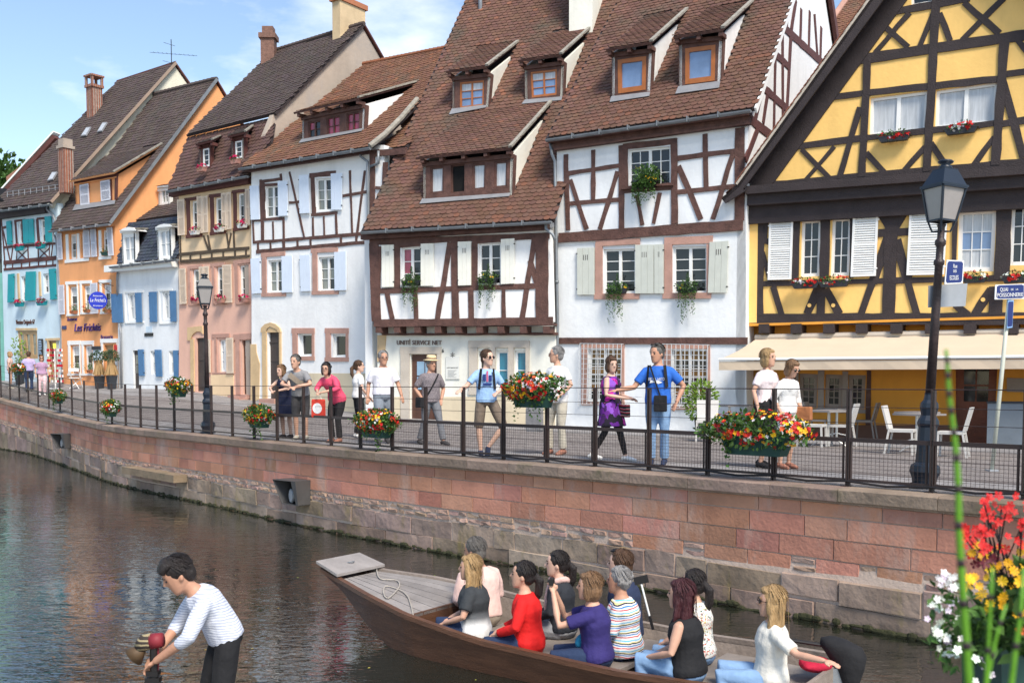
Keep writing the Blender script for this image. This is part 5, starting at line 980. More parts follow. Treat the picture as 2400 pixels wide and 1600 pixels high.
# broad boards along the rakes
for A, B, w_, a_, b_ in ((tri3[0] + V((0, 0, -.05)), tri3[1] + V((0, 0, -.05)), .75, -.02, .05), (tri3[2] + V((0, 0, -.05)), tri3[1] + V((0, 0, -.05)), .75, -.02, .05)): h.beam3(A, B, w_, T_DARK, a_, b_, 'rake_board', rough=False)
for sg_, base in ((1, tri3[0]), (-1, tri3[2])):
    d = (tri3[1] - base).normalized(); nr = V((0, 0, 1)) - d * d.z; nr = nr.normalized(); e = -h.n; low = base + d * .45 + nr * .20 + h.n * .55; hi = tri3[1] + nr * .20 + h.n * .55 + d * .02
    # flared foot
    mb = MB(); mb.prism([low, hi, hi - nr * .1, low - nr * .1], e * 9.0); rf_ = mb.build('roof', T_DARK, h.root)
    mb = MB(); mb.prism([low, hi, hi - nr * .34, low - nr * .22], e * .05); mb.build('verge_board', T_DARK, h.root)
    fd_ = V((-d.x, -d.y, 0)).normalized() * math.cos(R(40)) - V((0, 0, math.sin(R(40)))); l2 = low + fd_ * .52; fn = nr * .6 + V((0, 0, .4)); fn = (fn - fd_ * fn.dot(fd_)).normalized(); mb = MB(); mb.prism([l2, low, low - nr * .1, l2 - fn * .08], e * 9.0); mb.build('roof_flare', T_DARK, h.root); mb = MB(); mb.prism([l2, low, low - nr * .3, l2 - fn * .16], e * .05); mb.build('verge_board', T_DARK, h.root)
    tiles([l2 - e * .05, l2 + e * 9, low + e * 9, low - e * .05], e, -fd_, fn, TILE_O, rf_, (), .19, .165, 0, tn(), seed=22)
    v_ = d; u_ = e; P4 = [low - u_ * .05, low + u_ * 9, hi + u_ * 9, hi - u_ * .05]; tiles(P4, u_, v_, nr, TILE_O, rf_, (), .19, .165, 150, tn(.75, 1.3, .1), seed=21)
    mb = MB(); mb.prism([low + nr * .03, hi + nr * .03, hi - nr * .03, low - nr * .03], h.n * .03); mb.build('verge_mortar', S_GREY, h.root)
    for i in range(60):
        f0 = i / 60; c0 = low.lerp(hi, f0) + nr * .045 + h.n * .05; c1 = low.lerp(hi, f0 + .0185) + nr * .03 + h.n * .05; mb = MB(); kk = random.uniform(.8, 1.2); mb.tint = (kk * 1.25, kk, kk); mb.prism([c0, c1, c1 + nr * .022, c0 + nr * .022], e * .2); mb.build('verge_tile', TILE_O, rf_)
h.off = -.05; h.wall(None, None, W_YEL, pts3=[h.tz(0, 2.75), h.tz(GW, 2.75), h.tz(GW, 5.95), h.tz(0, 5.95)], hol3=[[h.p(c) for c in q] for q in (zJ((560, 365), (705, 355), (690, 775), (550, 782)), zJ((785, 350), (925, 342), (910, 770), (770, 776)), zJ((1715, 295), (1995, 280), (1970, 740), (1705, 742)), zJ((2105, 255), (2330, 240), (2310, 690), (2085, 697)))])
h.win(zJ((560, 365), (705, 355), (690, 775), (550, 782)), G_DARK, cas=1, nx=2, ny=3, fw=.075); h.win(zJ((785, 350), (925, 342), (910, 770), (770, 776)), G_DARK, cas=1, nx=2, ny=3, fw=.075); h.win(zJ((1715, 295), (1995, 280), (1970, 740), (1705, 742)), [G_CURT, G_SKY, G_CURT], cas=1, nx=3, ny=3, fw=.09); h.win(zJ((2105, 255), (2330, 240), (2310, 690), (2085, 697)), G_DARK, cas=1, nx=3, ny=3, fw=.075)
c_ = [h.p(q) for q in zJ((190, 262), (2400, 118))]; h.beam3(c_[0] - h.u * .1, c_[1], .95, T_DARK, .0, .16, 'cornice', rough=False); h.beam3(c_[0] + V((0, 0, .16)), c_[1] + V((0, 0, .16)), .38, T_DARK, .16, .36, 'cornice', rough=False); h.beam3(c_[0] + V((0, 0, .34)), c_[1] + V((0, 0, .34)), .2, T_DARK, .36, .5, 'cornice', rough=False)
h.beams(zJ, [((258, 310), (250, 1065), 58), ((528, 300), (515, 800), 48), ((738, 285), (728, 790), 66), ((936, 285), (925, 790), 26), ((1228, 235), (1200, 1060), 84), ((708, 850), (702, 1060), 52), ((1690, 280), (1680, 760), 30), ((2050, 230), (2030, 800), 90), ((1990, 850), (1985, 1060), 84)], T_DARK, a=-.05, b=.034)
h.beams(zJ, [((280, 832), (2400, 780), 38), ((505, 325), (955, 298), 46), ((1690, 265), (2020, 245), 46), ((135, 1088), (2420, 1088), 74), ((352, 850), (415, 1062), 42), ((1082, 818), (1000, 1058), 46), ((1340, 808), (1405, 1052), 46), ((1196, 490), (1085, 830), 62), ((1256, 510), (1342, 805), 62), ((1125, 458), (1355, 450), 52), ((1120, 262), (1212, 420), 60), ((1345, 258), (1240, 420), 60), ((682, 868), (600, 1052), 56), ((738, 868), (838, 1052), 56), ((300, 330), (285, 500), 46), ((270, 515), (325, 520), 40), ((1690, 985), (1785, 1060), 50), ((1955, 870), (1835, 1055), 56), ((275, 600), (335, 830), 30)], T_DARK, b=.028)
for x, y in ((620, 990), (795, 990), (1165, 300), (1320, 298), (330, 352), (1895, 948)):
    c = h.p(zJ((x, y))[0]); mb = MB(); mb.lathe(c + h.n * .02, [(.05, 0), (.05, .03)], 12, h.n); mb.build('carved_roundel', W_YEL, h.root)
for q in (((330, 355), (505, 348), (490, 800), (318, 805)), ((945, 315), (1130, 305), (1110, 775), (925, 782)), ((1360, 280), (1640, 270), (1610, 765), (1335, 770))): h.shutter(zJ(*q), P_WHITE, 'louvre', 12, a=.05, b=.095, separate=True)
for x in (290, 525, 765, 1005, 1260, 1515, 1800, 2110):
    mb = MB(); c = h.p(zJ((x, 1160))[0]); mb.bar(c + h.n * .1, c - h.n * .5, .27, .24); mb.build('joist_end', T_DARK, h.root)
mb = MB(); mb.prism([h.tz(0, 2.72, .0), h.tz(GW, 2.72, .0), h.tz(GW, 2.72, -.6), h.tz(0, 2.72, -.6)], V((0, 0, .06))); mb.build('jetty_soffit', W_YELG, h.root)
h.off = -.5
w3 = [zK((800, 220), (932, 225), (922, 460), (800, 452)), zK((982, 225), (1102, 230), (1096, 465), (975, 460)), zK((1140, 230), (1262, 232), (1252, 467), (1140, 465))]; dq = zK((1880, 120), (2172, 120), (2142, 712), (1880, 700))
h.wall(None, None, W_YELG, pts3=[h.tz(.0, -.6), h.tz(GW, -.6), h.tz(GW, 2.8), h.tz(.0, 2.8)], hol3=[[h.p(c) for c in q] for q in w3 + [dq]])
for q in w3: h.win(q, G_DARK, fm=mat('taupe_paint', (.30, .25, .215), .5), cas=1, nx=2, ny=4, fw=.1)
h.beams(zK, [((955, 200), (952, 480), 40), ((1122, 205), (1118, 480), 36), ((785, 200), (788, 470), 26), ((780, 472), (1290, 482), 24)], mat('taupe_paint'), b=.02, name='window_frame', rough=False); h.beam(zK((1285, 200), (1275, 690)), 30 * zK.k, T_BROWN, b=.02); h.beam(zK((770, 200), (772, 700)), 20 * zK.k, T_BROWN, b=.02)
h.pr('plinth', zK((780, 575), (1840, 575), (1840, 720), (780, 700)), -.02, .03, mat('brown_plinth', (.20, .105, .075), .9)); h.door(dq, mat('red_brown_wood', (.18, .05, .022), .5, .2, 4, .2, 30), G_DARK)
h.pr('service_hatch', zK((2235, 250), (2400, 255), (2400, 350), (2235, 345)), -.02, .05, mat('taupe_paint'))
h.off = 0; h.gable([(.5, -.6), (9, -.6), (9, 5.8), (0, 5.8), (0, 2.8), (.5, 2.8)], W_YEL, t=GW); h.gable([(.5, -.6), (9, -.6), (9, 5.8), (0, 5.8), (0, 2.8), (.5, 2.8)], W_YEL, t=.27); h.body(8.8, -.6, 5.6, W_YELG, inset=.8)
# awning
aw = thing('awning', 'long beige fabric awning over the cafe terrace of the yellow house', 'awning', tuple(h.tz(GW / 2, 2.3, .5)))
AWN = mat('beige_canvas', (.60, .48, .36), .9, .05, 1.2, .06, 60); A0, A1 = h.p(zJ((240, 1195))[0], -.2), h.tz(GW + .3, 2.28, -.2); A0.z = A1.z = (A0.z + 2.3) / 2
F0 = h.p(zK((250, 125))[0], 2.0); F1 = F0 + h.u * (GW + 1.6); F1.z = F0.z - .02
mb = MB(); n_ = 14; vs = []
for i in range(n_ + 1):
    for j in range(5):
        p = A0.lerp(A1, i / n_).lerp(F0.lerp(F1, i / n_), j / 4); p.z -= .05 * math.sin(math.pi * j / 4) + (.008 if i % 2 else 0); vs.append(p)
mb.add(vs, [(i * 5 + j, i * 5 + j + 1, (i + 1) * 5 + j + 1, (i + 1) * 5 + j) for i in range(n_) for j in range(4)]); mb.smooth = True; mb.build('canvas', AWN, aw)
mb = MB(); vs = []
for i in range(41):
    p = F0.lerp(F1, i / 40) + V((0, 0, -.05)); q = p + V((0, 0, -.21)) + h.n * (.012 * math.sin(i * 1.3)); vs += [p, q]
mb.add(vs, [(2 * i, 2 * i + 1, 2 * i + 3, 2 * i + 2) for i in range(40)]); mb.build('valance', AWN, aw)
mb = MB(); mb.tube([F0, F1], .035, 8); mb.build('front_bar', P_WHITE, aw)
mb = MB()
for f in (.1, .4, .7, .95): a = A0.lerp(A1, f); b_ = F0.lerp(F1, f); mb.tube([a + V((0, 0, -.15)), (a + b_) / 2 + V((0, 0, -.25)) + h.u * .4, b_], .02, 6)
mb.build('folding_arm', P_WHITE, aw)
mb = MB(); mb.tube([A0 + h.n * .05 - h.u * .05, A1 + h.n * .05], .09, 10); mb.build('roller', mat('beige_metal', (.5, .44, .37), .5), aw)
# ================================================================== houses glimpsed at the far left and behind
h = House('town_house', 'mint green house with dark timbers next to the blue shop house', (-29.5, 52), (-24.3, 48.3), 1.3)
h.wall([(-90, 430), (3, 470), (11, 910), (-90, 905)], [], W_GREEN); h.beams(zR, [((10, 380), (30, 1560), 16), ((-30, 900), (20, 880), 30), ((-40, 1200), (20, 1180), 24)], T_DARK, b=.05); h.pr('corner_post', [(4, 640), (12, 640), (14, 905), (7, 905)], 0, .1, mat('mint_paint', (.2, .5, .42))); h.pr('shop_window', [(-30, 750), (3, 755), (5, 880), (-30, 880)], .01, .05, G_DARK)
mb = MB(); q = [h.p((-60, 440), .3), h.p((8, 470), .3)]; mb.prism([q[0], q[1], q[1] - h.n * 1.5 + V((0, 0, .2)), q[0] - h.n * 1.5 + V((0, 0, .2))], V((0, 0, -.15))); mb.build('roof', TILE_M, h.root); h.body(9, 0, 7, W_GREEN)
h = House('town_house', 'pink gabled house behind the blue shop house, dark verge boards', (-31, 58), (-24, 56.5), 1.5)
zb_ = 1.5; Pk = [h.p(c) for c in ((-60, 560), (200, 560), (200, 420), (133, 326), (0, 468), (-60, 532))]; h.wall(None, None, W_PINK, pts3=Pk[::-1], hol3=[])
mb = MB(); a, b_ = h.p((-20, 490), .3), h.p((133, 322), .3); mb.bar(a, b_, .5, .25); mb.build('verge_board', T_MAROON, h.root); mb = MB(); mb.bar(a + V((0, 0, .25)), b_ + V((0, 0, .25)), .6, .08); mb.build('verge_cap', P_WHITE, h.root)
mb = MB(); c_ = h.p((150, 340), .3); mb.prism([a, b_, b_ - h.n * 8, a - h.n * 8], V((0, 0, -.15))); mb.prism([b_, c_ + V((2, 0, -3)), c_ + V((2, 0, -3)) - h.n * 8, b_ - h.n * 8], V((0, 0, -.15))); mb.build('roof', T_MAROON, h.root); h.body(8, 0, 9, W_PINK)
h = House('town_house', 'distant pink house with a red tiled roof beside the tree', (-35, 68), (-28, 66), 1.5)
Pk = [h.p(c) for c in ((20, 560), (110, 560), (92, 370), (28, 415))]; h.wall(None, None, W_PINK, pts3=Pk[::-1], hol3=[]); a, b_ = h.p((15, 425), .4), h.p((100, 362), .4); mb = MB(); mb.prism([a, b_, b_ - h.n * 5, a - h.n * 5], V((0, 0, .3))); mb.build('roof', mat('far_red_roof', (.32, .16, .11)), h.root); h.body(6, 0, 8, W_PINK)
# roof seen between the white gable and the yellow gable
h = House('town_house', 'brown tiled roof rising between the white gable and the yellow gable', (12.5, 36), (20, 32.5), 0)
pl = h.plane((1830, 700), (2250, 640), 1.2, 0); P = [h.rp(pl, c) for c in zI((720, 560), (1250, 300), (1250, -300), (905, -20), (760, 180))]; h.roof(pl, P, TILE_O, (), tint=tn(.75, 1.25, .03), indiv=60, seed=23); h.body(8, 0, 5, W_WHITE, inset=1.0)
a, b_ = h.rp(pl, zI((755, 195))[0]), h.rp(pl, zI((905, -20))[0]); mb = MB(); mb.tube([a + pl['n'] * .05, b_ + pl['n'] * .05], .14, 8); mb.build('verge', S_PINK, h.root)
# ================================================================== street lamps
LG = mat('frosted_lamp_glass', (.30, .28, .27), .25, .12, 3, 0, spec=.6)
def lamp(label, base, tilt):
    root = thing('street_lamp', label, 'street lamp', tuple(base), 'cast iron lamps along the quay')
    def bld(mb, nm, m, par): o = mb.build(nm, m, par, local=True); return o
    mb = MB(); mb.smooth = False
    mb.lathe((0, 0, 0), [(.19, 0), (.19, .05), (.135, .07), (.145, .13), (.175, .2), (.165, .27), (.115, .31), (.105, .72), (.125, .76), (.12, .8), (.085, .86), (.105, .95), (.1, 1.0), (.07, 1.04), (.06, 1.1), (.065, 1.12)], 12); bld(mb, 'base', NAVYM, root)
    mb = MB(); mb.smooth = True; mb.lathe((0, 0, 1.1), [(.056, 0), (.05, 1.0), (.045, 1.5), (.06, 1.52), (.06, 1.56), (.042, 1.58), (.042, 1.72), (.062, 1.75), (.062, 1.79), (.04, 1.82), (.04, 1.95), (.055, 1.98)], 14); bld(mb, 'post', LAMPM, root)
    zb, zt = 3.12, 3.50
    mb = MB()
    for i in range(4):
        a = R(45 + 90 * i); p = V((math.cos(a), math.sin(a), 0)); mb.tube([p * .04 + V((0, 0, 3.0)), p * .1 + V((0, 0, 3.0)), p * .15 + V((0, 0, zb))], .012, 6); mb.bar(p * .15 + V((0, 0, zb)), p * .235 + V((0, 0, zt)), .022); q = V((math.cos(a + R(90)), math.sin(a + R(90)), 0)); mb.bar(p * .15 + V((0, 0, zb)), q * .15 + V((0, 0, zb)), .02); mb.bar(p * .24 + V((0, 0, zt)), q * .24 + V((0, 0, zt)), .03)
    fr = bld(mb, 'lantern_frame', NAVYM, root)
    for i in range(4):
        a, b_ = R(45 + 90 * i), R(135 + 90 * i); P = [V((math.cos(x) * r, math.sin(x) * r, z)) for x, r, z in ((a, .145, zb), (b_, .145, zb), (b_, .228, zt), (a, .228, zt))]; mb = MB(); mb.add(P, [(0, 1, 2, 3)]); bld(mb, 'lantern_pane', LG, fr)
    mb = MB(); mb.rings([((0, 0, z), (r, 0, 0), (0, r, 0)) for r, z in ((.265, zt + .0), (.265, zt + .02), (.23, zt + .04))], 4); o1 = mb
    vs = []
    def sq(r, z): return [V((math.cos(R(45 + 90 * i)) * r, math.sin(R(45 + 90 * i)) * r, z)) for i in range(4)]
    mb = MB(); lv = [sq(.265, zt), sq(.265, zt + .025), sq(.24, zt + .03), sq(.14, zt + .2), sq(.14, zt + .215), sq(.08, zt + .225)]; vs = [p for l in lv for p in l]; mb.add(vs, [(4 * i + k, 4 * i + (k + 1) % 4, 4 * i + 4 + (k + 1) % 4, 4 * i + 4 + k) for i in range(5) for k in range(4)] + [(3, 2, 1, 0), (20, 21, 22, 23)]); bld(mb, 'lantern_roof', NAVYM, root)
    mb = MB(); mb.smooth = True; mb.lathe((0, 0, zt + .22), [(.08, 0), (.07, .03), (.045, .045), (.08, .07), (.09, .085), (.07, .1), (.03, .11)], 14); bld(mb, 'finial', NAVYM, root)
    root.rotation_euler = (0, tilt, R(20)); return root
lb = on_ground(2165, 1146); lb.z = gz(lb.x, lb.y) + .005
lamp('tall dark street lamp carrying the street name plates in front of the yellow house', lb, R(3.3))
lb2 = on_ground(488, 1014); lamp('dark street lamp on the quay before the peach house', lb2, R(-.5))
# ================================================================== street name plates
BLUE_E = mat('navy_enamel', (.012, .03, .16), .3, .04, 3, 0); GAL = mat('galvanised', (.36, .38, .41), .45, .12, 4, 0, metal=.4)
def plate(name, label, q, Y, lines, thick=.015, m=P_WHITE, inner=True):
    P = [at_y(x, y, Y) for x, y in q]; tl, tr, br, bl = P; n = (tr - tl).cross(bl - tl).normalized(); n = n if n.y < 0 else -n
    root = thing(name, label, 'sign', tuple(sum(P, V()) / 4)); mb = MB(); mb.prism([p + n * .0 for p in P], -n * thick); mb.build('plate', m, root)
    B = lambda x, y: tl.lerp(tr, x).lerp(bl.lerp(br, x), y)
    if inner: mb = MB(); mb.prism([B(x, y) + n * .0005 for x, y in ((.12, .05), (.88, .05), (.95, .13), (.95, .87), (.88, .95), (.12, .95), (.05, .87), (.05, .13))], n * .002); mb.build('field', BLUE_E, root)
    for t_, x0, x1, yb, fh in lines: text(None, t_, B(x0, yb) + n * .003, B(x1, yb) + n * .003, n, P_WHITE, root, .003, font_h=(tl - bl).length * fh)
    return root
plate('street_sign', 'blue street name plate reading Rue des Ecoles on the lamp post', zJ((1628, 655), (1755, 660), (1745, 828), (1612, 835)), lb.y - .14, [('Rue', .40, .62, .33, .16), ('DES', .42, .60, .52, .11), ('ECOLES', .26, .74, .83, .18)])
plate('street_sign', 'grey unpainted back of a sign strapped to the lamp post', zJ((1495, 845), (1780, 828), (1765, 995), (1492, 1005)), lb.y + .1, [], m=GAL, inner=False)
pb = on_ground(2325, 1103); pt = at_y(2366, 692, pb.y)
root = thing('sign_pole', 'pale slim sign pole beside the cafe terrace', 'pole', tuple(pb)); mb = MB(); mb.smooth = True; mb.tube([pb, pt], .03, 10); mb.build('pole', mat('pale_green_paint', (.5, .52, .44), .5, .1, 4, 0), root); mb = MB(); mb.box(pb + V((0, 0, .01)), .14, .14, .02); mb.build('foot', GAL, root)
plate('street_sign', 'blue street name plate reading Quai de la Poissonnerie on the slim pole', zJ((1985, 838), (2205, 830), (2205, 940), (1980, 946)), pb.y - .05, [('QUAI', .16, .42, .47, .26), ('DE', .52, .60, .42, .13), ('LA', .68, .76, .42, .13), ('POISSONNERIE', .08, .92, .84, .26)])
plate('direction_sign', 'narrow blue vertical sign under the street name plate on the slim pole', zJ((2078, 952), (2120, 950), (2110, 1152), (2070, 1157)), pb.y - .06, [], m=mat('light_blue_sign', (.25, .45, .75), .4))
# ================================================================== railing flower boxes
def basket(label, cx, cy, wpx, mix, seed, sc=1.0, boxshift=0):
    s = quay_s(cx); p, d, nr, hh = quay(s, .15); z = at_y(cx, cy, p.y).z; L_ = wpx * p.y / FPX / .86
    return flower_box(label, (p.x, p.y, z - .17 * sc), d, L_, mix, h=.2 * sc, w=.22 * sc, fol_h=.21 * sc, nl=1300, ls=.062 * sc, fs_=.026 * sc, nf=150, trail=7, seed=seed, group='flower boxes on the quay railing', boxlen=L_ * .62, drop=.12)
MX = [(F_RED, .45), (F_ORA, .35), (F_YEL, .45), (F_WHI, .3)]
basket('hanging flower box on the railing in front of the blue shop house', 54, 868, 46, MX, 1)
basket('hanging flower box of orange and white blooms before the orange house', 148, 934, 66, [(F_RED, .6), (F_ORA, .4), (F_WHI, .3), (F_YEL, .1)], 2)
basket('hanging flower box on the railing in front of the small white house', 272, 962, 66, [(F_RED, .4), (F_ORA, .3), (F_WHI, .5), (F_YEL, .2)], 3)
basket('hanging flower box with yellow and white blooms beside the farther street lamp', 432, 914, 76, [(F_RED, .4), (F_ORA, .3), (F_WHI, .4), (F_YEL, .5)], 4)
basket('hanging flower box of red and yellow blooms beside the couple at the railing', 622, 983, 102, [(F_RED, .6), (F_ORA, .3), (F_WHI, .25), (F_YEL, .5)], 5)
basket('wide hanging flower box of red, orange and white blooms under the man in white polo', 898, 1002, 128, [(F_RED, .6), (F_ORA, .55), (F_WHI, .3), (F_YEL, .3)], 6, 1.05)
basket('big hanging flower box with a cascade of red blooms before the grey-haired woman', 1265, 926, 152, [(F_RED, .8), (F_ORA, .4), (F_WHI, .3), (F_YEL, .5), (F_MAR, .2)], 7, 1.1)
basket('largest hanging flower box of yellow and red blooms before the two women', 1790, 1030, 240, [(F_RED, .7), (F_ORA, .3), (F_WHI, .35), (F_YEL, .8), (F_MAR, .15)], 8, 1.15)
# ================================================================== window boxes
def wbox(hh, label, px, wpx, off, cols, seed, boxm=BOXD, group=None, nf=26, fol=.12, trail=0, h=.12, nl=150, tl=.5):
    p = hh.p(px, off); L_ = wpx * p.y / FPX / max(.4, abs(hh.u.x)); return flower_box(label, p, hh.u, L_, cols, h=h, w=.17, fol_h=fol, boxm=boxm, nl=nl, ls=.06, fs_=.035, nf=nf, trail=trail, tl=tl, seed=seed, group=group, name='window_box', cat_='window box')
for i, (x, y, nm) in enumerate(((1240, 1040, 'under the left casement of the yellow gable'), (1730, 985, 'under the right casement of the yellow gable'))): wbox(hy, 'dark window box of red geraniums ' + nm, zI((x, y))[0], 62, .15, [(F_RED, 1), (F_WHI, .5)], 20 + i)
for i, (x, y, w_, nm) in enumerate(((590, 865, 55, 'below the first white window between the shutters'), (800, 855, 60, 'below the second white window between the shutters'), (1830, 825, 45, 'behind the lamp post'), (2150, 825, 60, 'beside the street sign'))): wbox(hy, 'dark window box of red and white geraniums ' + nm, zJ((x, y))[0], w_, .17, [(F_RED, 1), (F_WHI, .6)], 30 + i)
for i, (hh, z, x, y, nm) in enumerate(((hb6, zF, 325, 492, 'at the red-curtained window of the low timber house'), (hb6, zF, 795, 478, 'at the second window of the low timber house'), (hb7, zH, 512, 492, 'at the left shuttered window of the white house'), (hb7, zH, 945, 485, 'at the right shuttered window of the white house'))):
    r_ = wbox(hh, 'dark window box of trailing ivy ' + nm, z((x, y))[0], 44, (.45 if hh is hb6 else .1), [(F_YEL, .15)], 40 + i, trail=22, fol=.15, nl=260, tl=1.0)
    lf = MB(); rr = random.Random(i); c = V(r_.location) + V((0, 0, .1))
    for k in range(70): f = rr.random(); add_leaf(lf, c + V((rr.uniform(-1, 1) * .09 * (1 - f), rr.uniform(-1, 1) * .07, f * .42)), rv(rr) + V((0, 0, 1)), .06, .035, rr)
    lf.build('small_conifer', LEAFD, r_, 'stuff')
c = hb7.p(zG((735, 1230))[0], .14); flower_box('bushy yellow-green hanging plant at the upper window of the white timber house', c, hb7.u, .72, [(F_YEL, .3)], h=.14, w=.24, fol_h=.36, boxm=BOXD, nl=1100, ls=.07, fs_=.02, nf=60, trail=40, tl=.7, seed=50, name='window_box', cat_='window box').children[1].data.materials[0] = LEAFL
for i, (z, x, y, b, nm) in enumerate(((zC, 290, 1262, BOXP, 'on the left roof dormer'), (zC, 540, 1205, BOXP, 'on the right roof dormer'), (zD, 200, 392, BOXW, 'at the first cream-storey window'), (zD, 348, 375, BOXW, 'at the second cream-storey window'), (zD, 490, 350, BOXW, 'at the third cream-storey window'), (zD, 205, 812, BOXP, 'at the first peach-storey window by the lamp'), (zD, 353, 808, BOXP, 'at the second peach-storey window'), (zD, 500, 805, BOXP, 'at the third peach-storey window'))):
    wbox(hb4, 'small box of pink geraniums ' + nm, z((x, y))[0], 22, .2 if z is zD else .35, [(F_PIN, 1.3)], 60 + i, b, 'pink geranium boxes on the peach house', nf=30, h=.13, nl=70)
for i, (x, y, w_, nm) in enumerate(((235, 770, 24, 'under the first upper window'), (495, 745, 26, 'under the second upper window'), (238, 1455, 26, 'under the first lower window'), (512, 1440, 30, 'under the second lower window'))): wbox(hb1, 'teal window box of pink geraniums ' + nm + ' of the blue shop house', zR((x, y))[0], w_, .2, [(F_PIN, 1.4), (F_RED, .4)], 70 + i, SH_TEAL, 'teal boxes on the blue shop house', nf=40, h=.16, nl=90)
for i, (x, y, nm) in enumerate(((905, 1545, 'under the first middle window'), (1070, 1530, 'under the second middle window'), (1320, 1535, 'beside the round sign'), (1285, 830, 'under the upper right window'))): wbox(hb2, 'terracotta pot of green herbs ' + nm + ' of the orange house', zR((x, y))[0], 15, .12, [(F_RED, .2)], 80 + i, TERRA if i < 3 else BOXG, 'pots on the orange house', nf=12, fol=.2, nl=130)
for i, (x, y, nm) in enumerate(((1130, 1090, 'first'), (1320, 1090, 'second'))): wbox(hb2, 'terracotta pot with a topiary at the ' + nm + ' ground floor window of the orange house', zQ((x, y))[0], 12, .1, [(F_RED, .1)], 90 + i, TERRA, 'pots on the orange house', nf=8, fol=.25, nl=150)
# ================================================================== flood lamps on the wall
HOOD = mat('grey_hood', (.075, .072, .072), .5, .12, 4, .05, 20); CHROME = mat('lamp_reflector', (.6, .62, .65), .25, .08, 4, 0, metal=.3)
def flood(label, cx, cy, wpx):
    s = quay_s(cx); p, d, nr, _ = quay(s, .3); z = at_y(cx, cy, p.y).z; w = wpx * p.y / FPX / .85; hh = w * .66; dp = w * .55
    o = V((p.x, p.y, z)); root = thing('flood_lamp', label, 'flood lamp', tuple(o), 'hooded flood lamps on the quay wall'); tc_ = V((-o.x, -o.y, 0)).normalized(); d0_, n0_ = d, nr; nr = (tc_ * .75 - d0_ * .55 + n0_ * .3).normalized(); d = V((-nr.y, nr.x, 0)); M = Matrix((d, nr, V((0, 0, 1)))).transposed(); X = lambda a, b, c: o + M @ V((a, b, c))
    mb = MB(); t_ = .012; a = w / 2; 
    mb.prism([X(-a * .85, 0, hh / 2), X(a, 0, hh / 2), X(a, dp, hh / 2), X(-a, dp, hh / 2)], V((0, 0, -t_))); mb.prism([X(-a * .5, 0, -hh / 2), X(a, 0, -hh / 2), X(a * .95, dp * .8, -hh / 2), X(-a * .5, dp * .8, -hh / 2)], V((0, 0, t_)))
    mb.prism([X(a, 0, hh / 2), X(a, dp, hh / 2), X(a * .95, dp * .8, -hh / 2), X(a, 0, -hh / 2)], -d * t_); mb.prism([X(-a * .85, 0, hh / 2), X(-a, dp, hh / 2), X(-a * .5, dp * .8, -hh / 2), X(-a * .5, 0, -hh / 2)], d * t_); mb.prism([X(-a * .8, .01, hh / 2), X(a, .01, hh / 2), X(a, .01, -hh / 2), X(-a * .5, .01, -hh / 2)], nr * t_)
    mb.prism([X(a * .62, dp, hh / 2), X(a, dp, hh / 2), X(a * .95, dp * .8, -hh / 2), X(a * .78, dp * .8, -hh / 2)], nr * t_); mb.build('hood', HOOD, root)
    mb = MB(); mb.prism([X(-a * .75, .03, hh / 2 - .02), X(a * .9, .03, hh / 2 - .02), X(a * .9, .03, -hh / 2 + .02), X(-a * .45, .03, -hh / 2 + .02)], nr * .01); mb.build('inside', BLACK, root)
    ld = (nr * .9 - d * .35).normalized(); lc = X(a * .0, dp * .5, -hh * .16); mb = MB(); mb.smooth = True; mb.lathe(lc, [(.05, -.14), (.13, -.02), (.145, 0), (.145, .03), (.125, .035)], 18, ld); mb.build('lamp_housing', ZINC, root); mb = MB(); mb.lathe(lc + ld * .036, [(.12, 0), (.12, .004)], 18, ld); mb.build('lens', CHROME, root)
flood('grey hooded flood lamp low on the wall below the farther railing', 180, 1032, 44); flood('grey hooded flood lamp on the wall left of the boat bow', 734, 1150, 74)
# ================================================================== cafe terrace
CH = mat('white_weave', (.56, .54, .51), .6, .06, 6, .3, 120); CHG = mat('taupe_weave', (.30, .26, .23), .6, .06, 6, .3, 120); TOPM = mat('grey_table_top', (.25, .23, .22), .5, .1, 5, .05, 20); ALU = mat('pale_alloy', (.6, .6, .58), .35, .05, 4, 0, metal=.4)
def chair(label, p, yaw, m, group='woven cafe chairs'):
    root = thing('cafe_chair', label, 'chair', tuple(p), group); B = lambda mb, nm, mm=m: mb.build(nm, mm, root, local=True)
    mb = MB(); mb.box((0, 0, .44), .44, .44, .05); B(mb, 'seat')
    mb = MB(); mb.prism([(-.22, -.20, .47), (.22, -.20, .47), (.24, -.31, .90), (-.24, -.31, .90)], (0, -.035, 0)); B(mb, 'backrest')
    for x in (-.2, .2):
        mb = MB(); mb.bar((x, .2, .42), (x * 1.06, .22, 0), .035); B(mb, 'leg'); mb = MB(); mb.bar((x, -.2, .46), (x * 1.08, -.28, 0), .035); B(mb, 'leg')
    root.rotation_euler = (0, 0, yaw); return root
def table(label, p, yaw=.5):
    root = thing('cafe_table', label, 'table', tuple(p), 'cafe tables'); mb = MB(); mb.box((0, 0, .73), .68, .68, .035); mb.build('table_top', TOPM, root, local=True); mb = MB(); mb.tube([(0, 0, .02), (0, 0, .72)], .03, 8); mb.build('column', ALU, root, local=True)
    for k in range(4): a = R(45 + 90 * k); mb = MB(); mb.tube([(0, 0, .14), (.2 * math.cos(a), .2 * math.sin(a), .1), (.34 * math.cos(a), .34 * math.sin(a), .012)], .016, 6); mb.build('foot', ALU, root, local=True)
    root.rotation_euler = (0, 0, yaw); return root
fu = math.atan2(hy.u.y, hy.u.x)      # along the facade
def og(x, y): return on_ground(*zK((x, y))[0])
chair('white woven cafe chair beside the leafy potted shrub', og(165, 690), R(175) + fu * .3, CH); table('grey cafe table behind the chair near the potted shrub', og(320, 640)); chair('taupe cafe chair pushed to the table near the potted shrub', og(385, 615), R(80), CHG)
